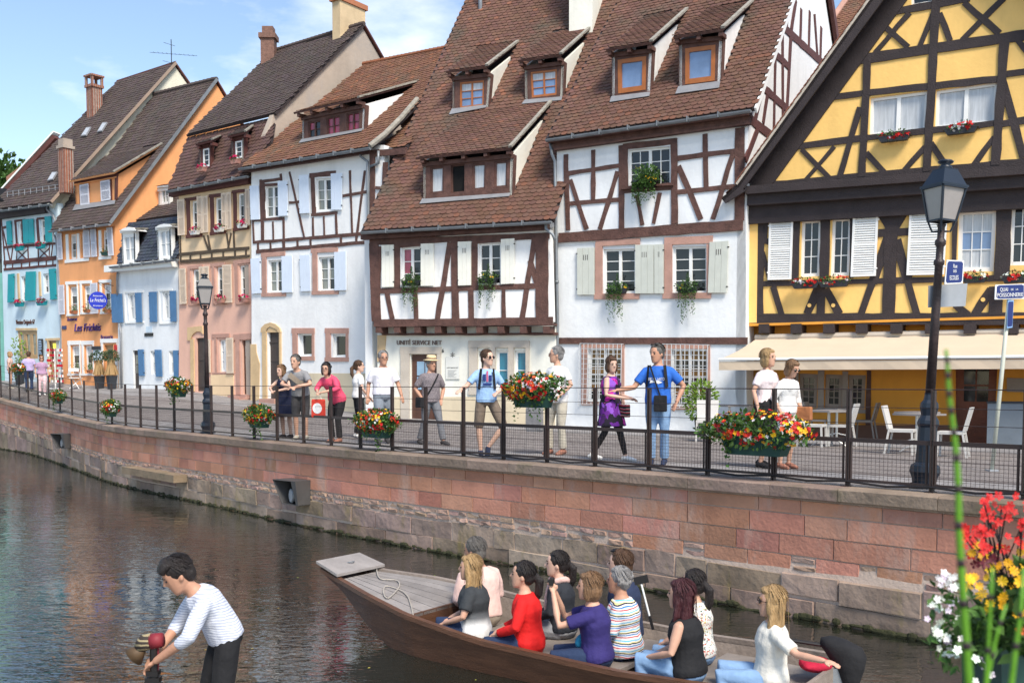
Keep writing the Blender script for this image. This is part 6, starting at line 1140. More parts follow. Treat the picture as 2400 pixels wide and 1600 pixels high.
chair('white cafe chair facing the middle table from the shrub side', og(900, 725), fu - R(90), CH); table('grey cafe table between the two white chairs of the middle group', og(1005, 720)); chair('white cafe chair at the middle table with its back to the lamp post', og(1085, 725), fu + R(90), CH)
table('grey cafe table close to the ochre wall', og(1060, 672)); chair('taupe cafe chair by the ochre wall facing the lamp', og(935, 668), fu - R(90), CHG); chair('taupe cafe chair against the ochre wall, side on', og(1250, 668), fu + R(90), CHG)
chair('white cafe chair just left of the lamp base', og(1510, 775), fu - R(90), CH); table('grey cafe table half hidden by the lamp base', og(1625, 765)); table('grey cafe table by the red-brown door', og(1610, 715)); chair('white cafe chair between the lamp base and the slim pole', og(1850, 795), fu + R(90), CH)
def og_box():
    p = og(2290, 735); root = thing('ice_cabinet', 'grey cafe counter cabinet standing by the door', 'cabinet', tuple(p)); a = Matrix.Rotation(fu, 3, 'Z'); mb = MB(); mb.box(p + V((0, 0, .5)), 1.1, .6, 1.0, a); mb.build('cabinet', mat('steel_grey', (.16, .19, .22), .45), root); mb = MB(); mb.box(p + V((0, 0, 1.02)), 1.14, .64, .04, a); mb.build('lid', BOXD, root)
og_box()
p = og(125, 650); root = thing('potted_shrub', 'round bright green shrub in a dark pot beside the barred window', 'shrub', tuple(p)); mb = MB(); mb.lathe(p, [(.12, 0), (.17, .45), (.18, .45)], 12); mb.build('pot', BOXD, root); lf = MB(); rr = random.Random(4)
for k in range(900): q, d = clump(p + V((0, 0, .85)), (.40, .40, .5), rr); add_leaf(lf, q, d + rv(rr), .09, .05, rr)
lf.build('foliage', LEAFL, root, 'stuff')
# ================================================================== things before the shops at the far left
for i, (x, y, nm) in enumerate(((1465, 1308, 'left'), (1645, 1328, 'right'))):
    p = hb2.p(zQ((x, y))[0], .5); p.z = gz(p.x, p.y); root = thing('potted_olive', 'tall dark pot with clipped olive, ' + ('by the menu box' if i == 0 else 'beside the red notice') + ' of the orange house', 'potted tree', tuple(p), 'potted olives'); mb = MB(); mb.lathe(p, [(.17, 0), (.24, .55), (.255, .55), (.22, .5)], 4); mb.build('pot', BOXD, root)
    rr = random.Random(i); lf = MB()
    for k in range(350): q, d = clump(p + V((0, 0, 1.35)), (.32, .32, .2), rr); add_leaf(lf, q, d + rv(rr), .1, .04, rr)
    lf.build('crown', LEAFD, root, 'stuff'); st = MB()
    for k in range(60): a = rr.uniform(0, 6.28); st.bar(p + V((math.cos(a) * .07, math.sin(a) * .07, 1.2)), p + V((math.cos(a) * rr.uniform(.1, .28), math.sin(a) * .2, .58)), .03)
    st.build('straw_skirt', mat('straw', (.38, .24, .11)), root, 'stuff')
p = hb1.p(zQ((815, 1245))[0], .9); p.z = gz(p.x, p.y); root = thing('postcard_rack', 'tall revolving rack of red and white souvenirs before the blue shop', 'rack', tuple(p)); mb = MB(); mb.tube([p, p + V((0, 0, 1.75))], .03, 8); mb.tube([p + V((-.3, 0, .03)), p + V((.3, 0, .03))], .03, 6); mb.build('stand', P_WHITE, root); rr = random.Random(2)
for mm, nm in ((smp('red_souvenir', (.5, .01, .03)), 'red_souvenirs'), (P_WHITE, 'white_souvenirs')):
    mb = MB()
    for k in range(60): a = rr.uniform(0, 6.28); z_ = .35 + .22 * rr.randint(0, 6); mb.box(p + V((.28 * math.cos(a), .28 * math.sin(a), z_)), .09, .03, .10, Matrix.Rotation(a, 3, 'Z'))
    mb.build(nm, mm, root, 'stuff')
mb = MB(); mb.box(p + V((0, 0, 1.85)), .13, .03, .22); mb.build('price_card', smp('yellow_card', (.8, .75, .1)), root)
root = thing('chalkboard', 'black menu chalkboard leaning beside the blue shop door', 'chalkboard', tuple(hb1.p(zQ((600, 850))[0], .06))); q = zQ((568, 590), (632, 588), (636, 845), (575, 848)); P4 = [hb1.p(c, .06) for c in q]; mb = MB(); mb.prism(P4, hb1.n * .03); mb.build('board', BLACK, root); mb = MB(); rr = random.Random(5); cc = sum(P4, V()) / 4
for k in range(9): y = .12 + .09 * k; a = P4[0].lerp(P4[3], y).lerp(P4[1].lerp(P4[2], y), .15); b_ = P4[0].lerp(P4[3], y).lerp(P4[1].lerp(P4[2], y), rr.uniform(.5, .85)); mb.bar(a + hb1.n * .032, b_ + hb1.n * .032, .02, .035)
mb.build('chalk_lines', mat('chalk_blue', (.35, .5, .7)), root)
p = hb2.p(zQ((1120, 1290))[0], .8); p.z = gz(p.x, p.y); root = thing('folding_chair', 'white folding metal chair at the orange house wall', 'chair', tuple(p)); mb = MB()
for x in (-.2, .2): mb.bar((p.x + x, p.y - .2, p.z), (p.x - x, p.y + .1, p.z + .45), .025); mb.bar((p.x + x, p.y + .2, p.z), (p.x + x * .9, p.y - .2, p.z + .85), .025)
mb.build('frame', P_WHITE, root); mb = MB(); mb.box(p + V((0, 0, .45)), .42, .4, .03); mb.build('seat', P_WHITE, root); mb = MB(); mb.box(p + V((0, -.2, .78)), .42, .03, .14); mb.build('backrest', P_WHITE, root)
p = on_ground(*zQ((290, 1000))[0]); p = hb1.p(zQ((285, 930))[0], .4); root = thing('potted_plant', 'leafy plant in a dark tall pot left of the blue shop window', 'plant', (p.x, p.y, gz(p.x, p.y))); mb = MB(); mb.lathe((p.x, p.y, gz(p.x, p.y)), [(.16, 0), (.24, .7), (.25, .7)], 12); mb.build('pot', BOXD, root); lf = MB(); rr = random.Random(8)
for k in range(160): f = rr.random(); add_leaf(lf, V((p.x, p.y, gz(p.x, p.y) + .7 + f * 1.3)) + rv(rr) * (.1 + .35 * f), rv(rr) + V((0, 0, .5)), .18, .06, rr)
lf.build('foliage', LEAFL, root, 'stuff')
# ================================================================== tree behind the far houses
def tree(label, base, hgt, rad, seed, n=3200):
    root = thing('tree', label, 'tree', tuple(base)); rr = random.Random(seed); b_ = V(base); mb = MB(); mb.smooth = True; mb.tube([b_, b_ + V((.2, 0, hgt * .35)), b_ + V((0, .2, hgt * .7))], [.45, .32, .12], 10)
    cl = []
    for k in range(24): d = rv(rr); c = b_ + V((d.x * rad * .8, d.y * rad * .8, hgt * .68 + d.z * hgt * .3)); cl.append((c, rad * rr.uniform(.22, .42))); mb.tube([b_ + V((0, 0, hgt * rr.uniform(.3, .6))), c], [.12, .03], 6)
    mb.build('trunk', mat('bark', (.09, .065, .045), .95, .3, 4, .6, 12), root); lf = MB()
    for k in range(n): c, r_ = cl[k % len(cl)]; d = rv(rr); add_leaf(lf, c + d * r_, d + rv(rr) * .7, .5, .34, rr)
    lf.build('crown', LEAF, root, 'stuff')
tree('leafy green tree rising behind the pink houses', (-40.5, 78, 1.5), 15.6, 6.5, 3, 16000)
# ================================================================== foreground planter and horsetails
root = thing('flower_planter', 'dark planter overflowing with red, yellow and white flowers at the bridge rail', 'planter', tuple(at_y(2380, 1590, 2.7))); rr = random.Random(12); Yc = 2.7
P4 = [at_y(x, y, 2.75) for x, y in ((2345, 1490), (2560, 1490), (2560, 1700), (2350, 1700))]; mb = MB(); mb.prism(P4, V((0, .25, 0))); mb.build('box', BOXG, root)
def fpt(x0, x1, y0, y1): return at_y(rr.uniform(x0, x1), rr.uniform(y0, y1), rr.uniform(2.5, 2.95))
lf = MB()
for k in range(900):
    x = rr.uniform(2235, 2480); y = rr.uniform(1300, 1530)
    if y < 1330 + (2400 - x) * .9: continue
    add_leaf(lf, at_y(x, y, rr.uniform(2.55, 2.95)), rv(rr) + V((0, -.4, .1)), .055, .03, rr)
for k in range(120): x = rr.uniform(2180, 2300); y = rr.uniform(1370, 1560); add_leaf(lf, at_y(x, y, rr.uniform(2.6, 2.8)), rv(rr), .035, .018, rr)
lf.build('foliage', LEAF, root, 'stuff'); st = MB()
blooms = []
for (x0, x1, y0, y1, m, n, s_) in ((2255, 2330, 1230, 1300, F_RED, 26, .013), (2300, 2420, 1160, 1240, F_RED, 34, .013), (2340, 2430, 1240, 1300, F_RED, 14, .013), (2265, 2420, 1275, 1330, F_YEL, 12, .015), (2265, 2420, 1310, 1440, F_YEL, 30, .015), (2195, 2245, 1340, 1385, F_WHI, 14, .011), (2170, 2250, 1395, 1450, F_WHI, 10, .011), (2180, 2260, 1455, 1535, F_WHI, 24, .012), (2280, 2330, 1540, 1600, F_WHI, 8, .012), (2270, 2340, 1290, 1330, F_MAR, 8, .016), (2320, 2400, 1450, 1480, F_ORA, 6, .015)):
    for k in range(n):
        p = fpt(x0, x1, y0, y1); mb = MB(); add_blossom(mb, p, V((rr.uniform(-.5, .5), -1, rr.uniform(-.2, .9))), s_ * rr.uniform(.8, 1.2), rr, 5 if m is not F_YEL else 8); mb.build('blossom', m, root)
        if m is F_RED and k % 3 == 0: st.tube([p, at_y(2340 + rr.uniform(-20, 60), 1400, 2.75)], .002, 4)
st.build('flower_stems', LEAF, root, 'stuff')
HST = mat('horsetail_green', (.10, .27, .015), .45, .12, 6, .1, 60); HSN = mat('horsetail_node', (.03, .018, .02), .6)
def horsetail(label, pts, r0, r1, Y, nodes):
    P = [at_y(x, y, Y) for x, y in pts]; root = thing('horsetail_stem', label, 'plant', tuple(P[-1])); n = len(P); mb = MB(); mb.smooth = True; mb.tube(P, [r0 + (r1 - r0) * i / (n - 1) for i in range(n)], 10); mb.build('stem', HST, root)
    for y in nodes:
        for i in range(n - 1):
            if pts[i][1] <= y <= pts[i + 1][1]:
                f = (y - pts[i][1]) / (pts[i + 1][1] - pts[i][1]); c = P[i].lerp(P[i + 1], f); d = (P[i + 1] - P[i]).normalized(); rr_ = (r0 + (r1 - r0) * (i + f) / (n - 1)) * 1.06; mb = MB(); mb.smooth = True; mb.tube([c - d * .004, c, c + d * .004], [rr_ * .95, rr_, rr_ * .95], 10); mb.build('node', HSN, root)
horsetail('tall green horsetail stem with dark nodes rising alone beside the lamp post', [(2217, 818), (2220, 850), (2224, 920), (2232, 985), (2240, 1050), (2246, 1145), (2247, 1230), (2252, 1318), (2258, 1413), (2265, 1511), (2272, 1620), (2280, 1720)], .0018, .0048, 1.0, (845, 880, 922, 962, 1012, 1072, 1145, 1230, 1318, 1413, 1511))
horsetail('short horsetail stem beside the tall one, in front of yellow flowers', [(2326, 1330), (2322, 1400), (2316, 1515), (2311, 1600), (2305, 1720)], .0016, .0031, 1.1, (1400, 1523)); horsetail('leaning horsetail stem crossing its short neighbour', [(2358, 1415), (2335, 1490), (2312, 1600), (2290, 1700)], .0016, .0031, 1.1, (1460, 1535)); horsetail('horsetail stem in front of the planter box', [(2400, 1330), (2392, 1440), (2380, 1520), (2368, 1620), (2355, 1720)], .002, .0036, 1.05, (1440, 1513))
# small weeds and litter
lf = MB(); rr = random.Random(31)
for k in range(80): a = rr.uniform(0, 6.28); x = rr.uniform(-6, 8); y = rr.uniform(8.0, 16); s_ = V((x, y, WZ + .003)); l = rr.uniform(.015, .035); lf.tint = (rr.uniform(.6, 1.3), rr.uniform(.7, 1.1), .6); lf.add([s_, s_ + V((l, l * .5, 0)), s_ + V((l * .4, l * 1.2, 0))], [(0, 1, 2)])
tag(lf.build('floating_leaves', mat('dry_leaves', (.45, .36, .12), .8, .2, 5, 0, tint=True)), 'tiny yellow fallen leaves drifting on the canal', 'leaves', kind='stuff')
# ================================================================== people
SKIN = [mat('skin_a', (.58, .33, .23), .55, .08, 6, 0), mat('skin_b', (.50, .26, .17), .55, .08, 6, 0), mat('skin_c', (.64, .40, .30), .55, .08, 6, 0)]
EYE = smp('eye_dark', (.03, .02, .02), .3); LIP = smp('lips', (.42, .13, .11), .5); SUNG = smp('sunglass_black', (.01, .01, .012), .15)
def hairm(n, c): return mat('hair_' + n, c, .55, .35, 30, .6, 90, stretch=(1, 1, .25))
H_BLON = hairm('blonde', (.38, .24, .11)); H_BROWN = hairm('brown', (.085, .042, .022)); H_DARK = hairm('dark', (.018, .013, .012)); H_GREY = hairm('grey', (.25, .24, .235)); H_MAR = hairm('maroon', (.055, .012, .016)); H_SALT = hairm('salt', (.12, .11, .10)); H_LB = hairm('light_brown', (.2, .11, .055))
def cloth(n, c, **k): return mat('cloth_' + n, c, k.pop('rough', .85), k.pop('var', .12), k.pop('scale', 7), k.pop('bump', .9), k.pop('bscale', 7), **k)
def pattern(name, base, kind, cols, sc=10.0):
    m = cloth(name, base); t = m.node_tree; b = [n for n in t.nodes if n.type == 'BSDF_PRINCIPLED'][0]; co = [n for n in t.nodes if n.type == 'TEX_COORD'][0]; ln = t.links.new
    cr_ = nd(t, 'ShaderNodeValToRGB'); e = cr_.color_ramp.elements
    while len(e) > 1: e.remove(e[-1])
    e[0].position = cols[0][0]; e[0].color = (*cols[0][1], 1)
    for p, c in cols[1:]: q = e.new(p); q.color = (*c, 1)
    if kind in ('stripe', 'grad'):
        sx = nd(t, 'ShaderNodeSeparateXYZ'); ln(co.outputs['Object'], sx.inputs[0]); mr = nd(t, 'ShaderNodeMath', operation='MULTIPLY'); mr.inputs[1].default_value = sc
        if kind == 'stripe':
            nz_ = nd(t, 'ShaderNodeTexNoise'); nz_.inputs['Scale'].default_value = 5; ln(co.outputs['Object'], nz_.inputs['Vector']); ad = nd(t, 'ShaderNodeMath', operation='MULTIPLY_ADD'); ad.inputs[1].default_value = .05; ln(nz_.outputs['Fac'], ad.inputs[0]); ln(sx.outputs['Z'], ad.inputs[2]); ln(ad.outputs[0], mr.inputs[0]); fr = nd(t, 'ShaderNodeMath', operation='FRACT'); ln(mr.outputs[0], fr.inputs[0]); ln(fr.outputs[0], cr_.inputs['Fac']); cr_.color_ramp.interpolation = 'CONSTANT'
        else:
            ad = nd(t, 'ShaderNodeMath', operation='ADD'); ad.inputs[1].default_value = 1.45; ln(sx.outputs['Z'], ad.inputs[0]); ln(ad.outputs[0], mr.inputs[0]); ln(mr.outputs[0], cr_.inputs['Fac'])
    else:
        vo = nd(t, 'ShaderNodeTexVoronoi'); vo.inputs['Scale'].default_value = sc; nz_ = nd(t, 'ShaderNodeTexNoise'); nz_.inputs['Scale'].default_value = sc * .6; mp_ = nd(t, 'ShaderNodeMix', data_type='RGBA'); mp_.inputs['Factor'].default_value = .25; ln(co.outputs['Object'], mp_.inputs['A']); ln(nz_.outputs['Color'], mp_.inputs['B']); ln(co.outputs['Object'], nz_.inputs['Vector']); ln(mp_.outputs['Result'], vo.inputs['Vector'])
        s2 = nd(t, 'ShaderNodeSeparateXYZ'); ln(vo.outputs['Color'], s2.inputs[0]); ln(s2.outputs['X'], cr_.inputs['Fac']); cr_.color_ramp.interpolation = 'CONSTANT'
    ln(cr_.outputs['Color'], b.inputs['Base Color']); return m
C_WHITE = cloth('white', (.78, .77, .75)); C_NAVY = cloth('navy', (.012, .016, .045)); C_GREY = cloth('grey', (.24, .24, .25)); C_DGREY = cloth('dark_grey', (.05, .048, .05)); C_PINK = cloth('coral', (.72, .075, .15)); C_BLACK = cloth('black', (.012, .012, .014))
C_JEAN = cloth('jeans', (.20, .33, .52)); C_JEAND = cloth('dark_jeans', (.018, .035, .085)); C_GJEAN = cloth('grey_jeans', (.2, .23, .27)); C_LBLUE = cloth('light_blue', (.30, .48, .74)); C_BEIGE = cloth('beige', (.5, .46, .38)); C_BLUE = cloth('royal_blue', (.02, .13, .52)); C_BSH = cloth('brown_shorts', (.17, .13, .10)); C_RED = cloth('red', (.68, .012, .012)); C_PALEP = cloth('pale_pink', (.76, .52, .46)); C_IND = cloth('indigo', (.03, .022, .13)); C_TEE = cloth('navy_tee', (.02, .032, .075)); C_DJ = cloth('dark_jacket', (.022, .026, .034)); C_LIL = cloth('lilac', (.42, .26, .40)); C_TAUPE = cloth('taupe', (.27, .22, .17)); C_SKIRT = C_BLACK
C_STRIPE = pattern('navy_stripes', (.7, .7, .75), 'stripe', [(0, (.66, .69, .76)), (.6, (.40, .43, .54))], 52); C_RAIN = pattern('rainbow_stripes', (.7, .7, .75), 'stripe', [(0, (.78, .76, .74)), (.2, (.6, .05, .07)), (.3, (.78, .76, .74)), (.42, (.04, .2, .5)), (.52, (.78, .76, .74)), (.62, (.02, .02, .06)), (.72, (.78, .7, .3)), (.8, (.7, .72, .76)), (.9, (.1, .5, .7))], 11)
C_PURP = pattern('purple_floral', (.1, .02, .2), 'v', [(0, (.012, .008, .02)), (.45, (.14, .02, .26)), (.65, (.05, .01, .1)), (.78, (.5, .02, .3)), (.88, (.25, .08, .5))], 11); C_FLOR = pattern('white_floral', (.7, .7, .65), 'v', [(0, (.74, .73, .68)), (.6, (.5, .1, .07)), (.7, (.74, .73, .68)), (.82, (.06, .12, .12)), (.92, (.6, .5, .2))], 38); C_PRINT = pattern('grey_print', (.2, .17, .18), 'v', [(0, (.16, .14, .15)), (.5, (.3, .25, .26)), (.8, (.09, .08, .09))], 60)
C_TIE = pattern('tie_dye', (.5, .5, .5), 'grad', [(0, (.75, .75, .72)), (.42, (.72, .72, .72)), (.6, (.14, .15, .16)), (.75, (.035, .04, .045))], 2.0)
JOBS = []
def soft(o, vox, it=4, fac=.5):
    m = o.modifiers.new('r', 'REMESH'); m.mode = 'VOXEL'; m.voxel_size = vox; m.use_smooth_shade = True
    s_ = o.modifiers.new('s', 'SMOOTH'); s_.factor = fac; s_.iterations = it; JOBS.append(o); return o
def bez(a, b, c, t): return a * (1 - t) ** 2 + b * (2 * t * (1 - t)) + c * t * t
def person(label, base, yaw, h=1.72, female=False, pose={}, skin=0, hair=(H_BROWN, 'short'), top=(C_WHITE, .35), bottom=(C_JEAN, 'long'), shoes=C_BLACK, girth=1.0, glasses=None, group=None, bust=False, vox=.0125, dress=None, hem=0.0, neckw=1.0, skirt=None):
    k = h / 1.75; base = V(base); F = V((math.cos(R(yaw)), math.sin(R(yaw)), 0)); Rt = V((F.y, -F.x, 0)); Z = V((0, 0, 1))
    X = lambda p: base + (Rt * p[0] + F * p[1] + Z * p[2]) * k
    D = dict(hip=(0, 0, .93), neck=(0, .0, 1.46), twist=0, RE=(.25, -.03, 1.14), LE=(-.25, -.03, 1.14), RH=(.25, .08, .90), LH=(-.25, .08, .90), RK=(.10, .03, .49), LK=(-.10, .03, .49), RA=(.10, -.02, .085), LA=(-.10, -.02, .085), head=None, hy=0, hp=0, foot=True, rfd=(0, 1, 0), lfd=(0, 1, 0)); D.update(pose)
    g = girth * k * 1.07; wm = .88 if female else 1.0
    hip, neck = X(D['hip']), X(D['neck']); tw = R(D['twist']); F2 = F * math.cos(tw) + Rt * math.sin(tw); Rs = V((F2.y, -F2.x, 0))     # shoulder frame
    up = (neck - hip).normalized(); mid = (hip + neck) / 2 - F * .0 + (Z * (neck - hip).length * .5 - (neck - hip) * .5) * .35
    S = {1: neck + Rs * (.166 * wm * k * min(1.08, girth)) - up * .085 * k, -1: neck - Rs * (.166 * wm * k * min(1.08, girth)) - up * .085 * k}
    spine = lambda t: bez(hip, mid, neck, t) if 0 <= t <= 1 else (hip + (mid - hip).normalized() * (t * .55 * k) if t < 0 else neck + (neck - mid).normalized() * ((t - 1) * .55 * k))
    def ring(t, rx, ry, grow=0):
        f = max(0, min(1, t)); x = (Rt * (1 - f) + Rs * f).normalized(); d = (spine(t + .02) - spine(t - .02)).normalized(); y = d.cross(x).normalized(); return (spine(t) + y * 0, x * (rx * g + grow), y * (ry * g + grow))
    TS = ([(-.16, .09, .085), (-.06, .155, .115), (.08, .165, .118), (.28, .128, .098), (.45, .13, .10), (.66, .152, .118), (.84, .138, .098), (.94, .085, .072), (1.04, .05, .052), (1.16, .045, .048)] if female else
          [(-.16, .10, .09), (-.06, .152, .115), (.08, .158, .118), (.28, .148, .112), (.5, .158, .116), (.72, .178, .12), (.85, .158, .106), (.94, .098, .08), (1.04, .06, .062), (1.16, .056, .058)])
    root = thing('person', label, 'person', tuple(base), group)
    # head frame
    ha = R(yaw + D['hy']); HF = V((math.cos(ha), math.sin(ha), 0)); pt_ = R(D['hp']); HFp = HF * math.cos(pt_) - Z * math.sin(pt_); HU = Z * math.cos(pt_) + HF * math.sin(pt_); HR = HFp.cross(HU).normalized()
    hc = X(D['head']) if D['head'] else neck + (neck - mid).normalized() * .04 * k + HU * .118 * k + HFp * .025 * k + Z * .012 * k
    hs = k * (.97 if female else 1.0) * 1.13; HP_ = lambda x, y, z: hc + (HR * x + HFp * y + HU * z) * hs
    body = MB(); body.rings([ring(t, rx, ry, -.006) for t, rx, ry in TS], 14)
    body.rings([(HP_(0, yo, z), HR * (rx * hs), HFp * (ry * hs)) for z, rx, ry, yo in ((-.118, .022, .028, .052), (-.1, .043, .05, .038), (-.065, .058, .078, .014), (-.02, .068, .092, .003), (.03, .073, .097, -.004), (.07, .068, .09, -.009), (.1, .048, .063, -.012), (.118, .02, .025, -.012))], 14)
    body.tube([neck - up * .04 * k, hc - HU * .06 * hs - HFp * .01], [.056 * k * wm * neckw, .05 * k * wm], 10)
    body.ball(HP_(0, .098, -.018), (.013 * hs,) * 3, 8, 5); body.tube([HP_(0, .088, .02), HP_(0, .108, -.022)], [.008 * hs, .014 * hs], 6)
    for sx in (-1, 1): body.ball(HP_(sx * .073, -.008, -.018), (.014 * hs, .014 * hs, .028 * hs), 8, 5)
    ends = {}
    for sx, E, H_ in ((1, 'RE', 'RH'), (-1, 'LE', 'LH')):
        e, w = X(D[E]), X(D[H_]); a = (.049 if not female else .041) * g; b_ = (.040 if not female else .034) * k; c = (.028 if not female else .024) * k
        body.tube([S[sx] - Rs * (sx * .05 * k), S[sx], S[sx].lerp(e, .5), e, e.lerp(w, .35), w], [a, a * 1.05, a * .95, b_, b_ * 1.02, c], 10)
        dv = (w - e).normalized(); side = dv.cross(Z if abs(dv.z) < .9 else F).normalized(); nrm = side.cross(dv).normalized(); ends[sx] = (w, dv, side, nrm)
        pc = w + dv * .045 * k; M = Matrix((side, dv, nrm)).transposed(); body.ball(pc, (.038 * k, .052 * k, .018 * k), 8, 6, M); fo = (D.get('curl', .5)); th = -1 if sx > 0 else 1
        for i, (o_, l) in enumerate(((-.028, .055), (-.010, .066), (.010, .062), (.027, .05))):
            p0 = w + dv * .085 * k + side * o_ * k; p1 = p0 + (dv * (1 - fo * .4) - nrm * fo * .5).normalized() * l * .55 * k; p2 = p1 + (dv * (1 - fo) - nrm * fo).normalized() * l * .55 * k; body.tube([p0 - dv * .02 * k, p1, p2], .0085 * k, 6)
        p0 = w + dv * .03 * k + side * (th * .03 * k); body.tube([p0, p0 + (side * th * .8 + dv * .7 - nrm * .2).normalized() * .035 * k, p0 + (side * th * .4 + dv - nrm * .3).normalized() * .068 * k], .0105 * k, 6)
    legs = {}
    for sx, K, A in ((1, 'RK', 'RA'), (-1, 'LK', 'LA')):
        hj = hip + Rt * (sx * .088 * k) - up * .01; kn, an = X(D[K]), X(D[A]); legs[sx] = (hj, kn, an); a = (.080 if not female else .082) * g; b_ = .053 * k
        body.tube([hj, hj.lerp(kn, .4), kn, kn.lerp(an, .3), kn.lerp(an, .7), an], [a, a * .92, b_, .054 * k, .040 * k, .034 * k], 10)
        if D['foot']: fd = D['rfd'] if sx > 0 else D['lfd']; fv = (Rt * fd[0] + F * fd[1] + Z * fd[2]).normalized(); body.tube([an - fv * .03 * k, an + fv * .06 * k - Z * .035 * k, an + fv * .17 * k - Z * .062 * k], [.032 * k, .036 * k, .022 * k], 8); legs[sx] += (fv,)
    soft(body.build('body', SKIN[skin], root), vox * .88, 2)
    # face
    for sx in (-1, 1):
        e = MB(); e.ball(HP_(sx * .031, .083, .008), (.012 * hs, .008 * hs, .0075 * hs), 8, 5, Matrix((HR, HFp, HU)).transposed()); e.build('eye', EYE, root)
        e = MB(); e.bar(HP_(sx * .017, .092, .03), HP_(sx * .045, .083, .03), .007 * hs, .007 * hs); e.build('eyebrow', hair[0], root)
    e = MB(); e.ball(HP_(0, .081, -.062), (.021 * hs, .010 * hs, .0075 * hs), 8, 5, Matrix((HR, HFp, HU)).transposed()); e.build('lips', LIP, root)
    if glasses:
        e = MB(); big = glasses is SUNG
        for sx in (-1, 1):
            if big: e.ball(HP_(sx * .034, .094, .006), (.028 * hs, .008 * hs, .02 * hs), 10, 6, Matrix((HR, HFp, HU)).transposed())
            else: e.tube([HP_(sx * .034 + .022 * math.cos(a_), .101, .004 + .017 * math.sin(a_)) for a_ in [i * .7 for i in range(10)]], .0028 * hs, 5)
            e.bar(HP_(sx * .058, .09, .01), HP_(sx * .077, -.005, .0), .005)
        e.bar(HP_(-.01, .103, .01), HP_(.01, .103, .01), .005); e.build('glasses', glasses, root)
    # hair
    hm, st = hair; hb = MB(); Mh = Matrix((HR, HFp, HU)).transposed()
    hb.ball(HP_(0, -.022, .032), (.084 * hs, .105 * hs, .099 * hs), 14, 9, Mh); rr = random.Random(len(label))
    if st in ('short', 'curly', 'pony', 'bun'): hb.ball(HP_(0, -.055, -.02), (.072 * hs, .062 * hs, .072 * hs), 12, 8, Mh)
    if st in ('bob', 'long'):
        hb.ball(HP_(0, -.035, -.04), (.096 * hs, .082 * hs, .108 * hs), 12, 8, Mh); hb.ball(HP_(0, .035, .085), (.066 * hs, .052 * hs, .034 * hs), 10, 6, Mh)
        for sx in (-1, 1): hb.ball(HP_(sx * .072, .01, -.04), (.024 * hs, .042 * hs, .09 * hs), 8, 6, Mh)
    if st == 'long':
        L_ = D.get('hairlen', .36); hb.rings([(hc - HFp * (.05 * hs) - Z * z, HR * (.09 * hs * w_), HFp * (.05 * hs * w_)) for z, w_ in ((.0, .9), (.1, 1.1), (.2, 1.15), (L_ * .8, 1.0), (L_, .5))], 10)
        for sx in (-1, 1): hb.tube([HP_(sx * .078, 0, -.05), HP_(sx * .088, .015, -.16), HP_(sx * .085, .03, -.26)], [.022 * hs, .026 * hs, .012 * hs], 8)
    if st == 'pony': hb.ball(HP_(0, -.11, .02), .03 * hs, 8, 6); hb.tube([HP_(0, -.11, .02), HP_(0, -.16, -.04), HP_(0.01, -.155, -.16), HP_(0.02, -.12, -.27)], [.025 * hs, .042 * hs, .04 * hs, .012 * hs], 8)
    if st == 'curly':
        for i in range(46):
            d = rv(rr).normalized(); hb.ball(HP_(d.x * .085, -.025 + d.y * .1, .03 + d.z * .092) if d.y < .35 or d.z > .45 else HP_(0, -.05, .08), .024 * hs, 7, 5)
    for i in range(22):       # uneven locks
        d = rv(rr).normalized()
        if d.y < .3 and d.z > -.2: hb.ball(HP_(d.x * .078, -.022 + d.y * .098, .032 + d.z * .092), .017 * hs, 6, 4)
    soft(hb.build('hair', hm, root), .011, 2)
    sb = MB(); nst = 190 if vox < .015 else 40; cen_ = (0, -.022, .032)
    for i in range(nst):
        ph = rr.uniform(math.radians(125), math.radians(415)) if rr.random() < .85 else rr.uniform(0, 6.28); t0 = rr.uniform(.05, 1.0); te = min(t0 + rr.uniform(.5, 1.2), {'short': 1.75, 'curly': 1.8, 'pony': 1.75}.get(st, 2.2)); off_ = rr.uniform(1.0, 1.07); prev = None; tail = st == 'long' and rr.random() < .5
        front = math.sin(ph) > .5
        if front: te = min(te, .95)
        pts = []
        for q_ in range(5):
            th = t0 + (te - t0) * q_ / 4; w_ = .088 + (.012 if st in ('bob', 'long') and th > 1.3 else 0); pts.append(HP_(cen_[0] + w_ * off_ * math.sin(th) * math.cos(ph + .12 * q_), cen_[1] + .108 * off_ * math.sin(th) * math.sin(ph + .12 * q_), cen_[2] + .102 * off_ * math.cos(th)))
        if tail and math.sin(ph) < .2: pts += [pts[-1] - Z * .1 * k + rv(rr) * .01, pts[-1] - Z * rr.uniform(.18, .3) * k + rv(rr) * .025]
        for q_ in range(len(pts) - 1):
            d_ = (pts[q_ + 1] - pts[q_]); s_ = d_.cross((pts[q_] - hc)).normalized() * (.0035 * hs); sb.add([pts[q_] - s_, pts[q_] + s_, pts[q_ + 1] + s_ * .6, pts[q_ + 1] - s_ * .6], [(0, 1, 2, 3)])
    sb.build('hair_strands', hm, root, 'stuff')
    # top
    tm, sl_ = top; sh = MB(); h0 = hem
    t_lo = -.02 + h0
    rows = [r_ for r_ in TS if t_lo < r_[0] < .97]; rows = [(t_lo, rows[0][1], rows[0][2])] + rows
    sh.rings([ring(t, rx, ry, (.016 if t > .3 else .022) * k) for t, rx, ry in rows] + ([ring(.985, .07, .066, .012)] if sl_ >= 0 else []), 16)
    if bust:
        for sx in (-1, 1): sh.ball(spine(.68) + Rs * (sx * .065 * k) + F2 * (.085 * g), (.062 * k, .055 * k, .06 * k), 10, 7)
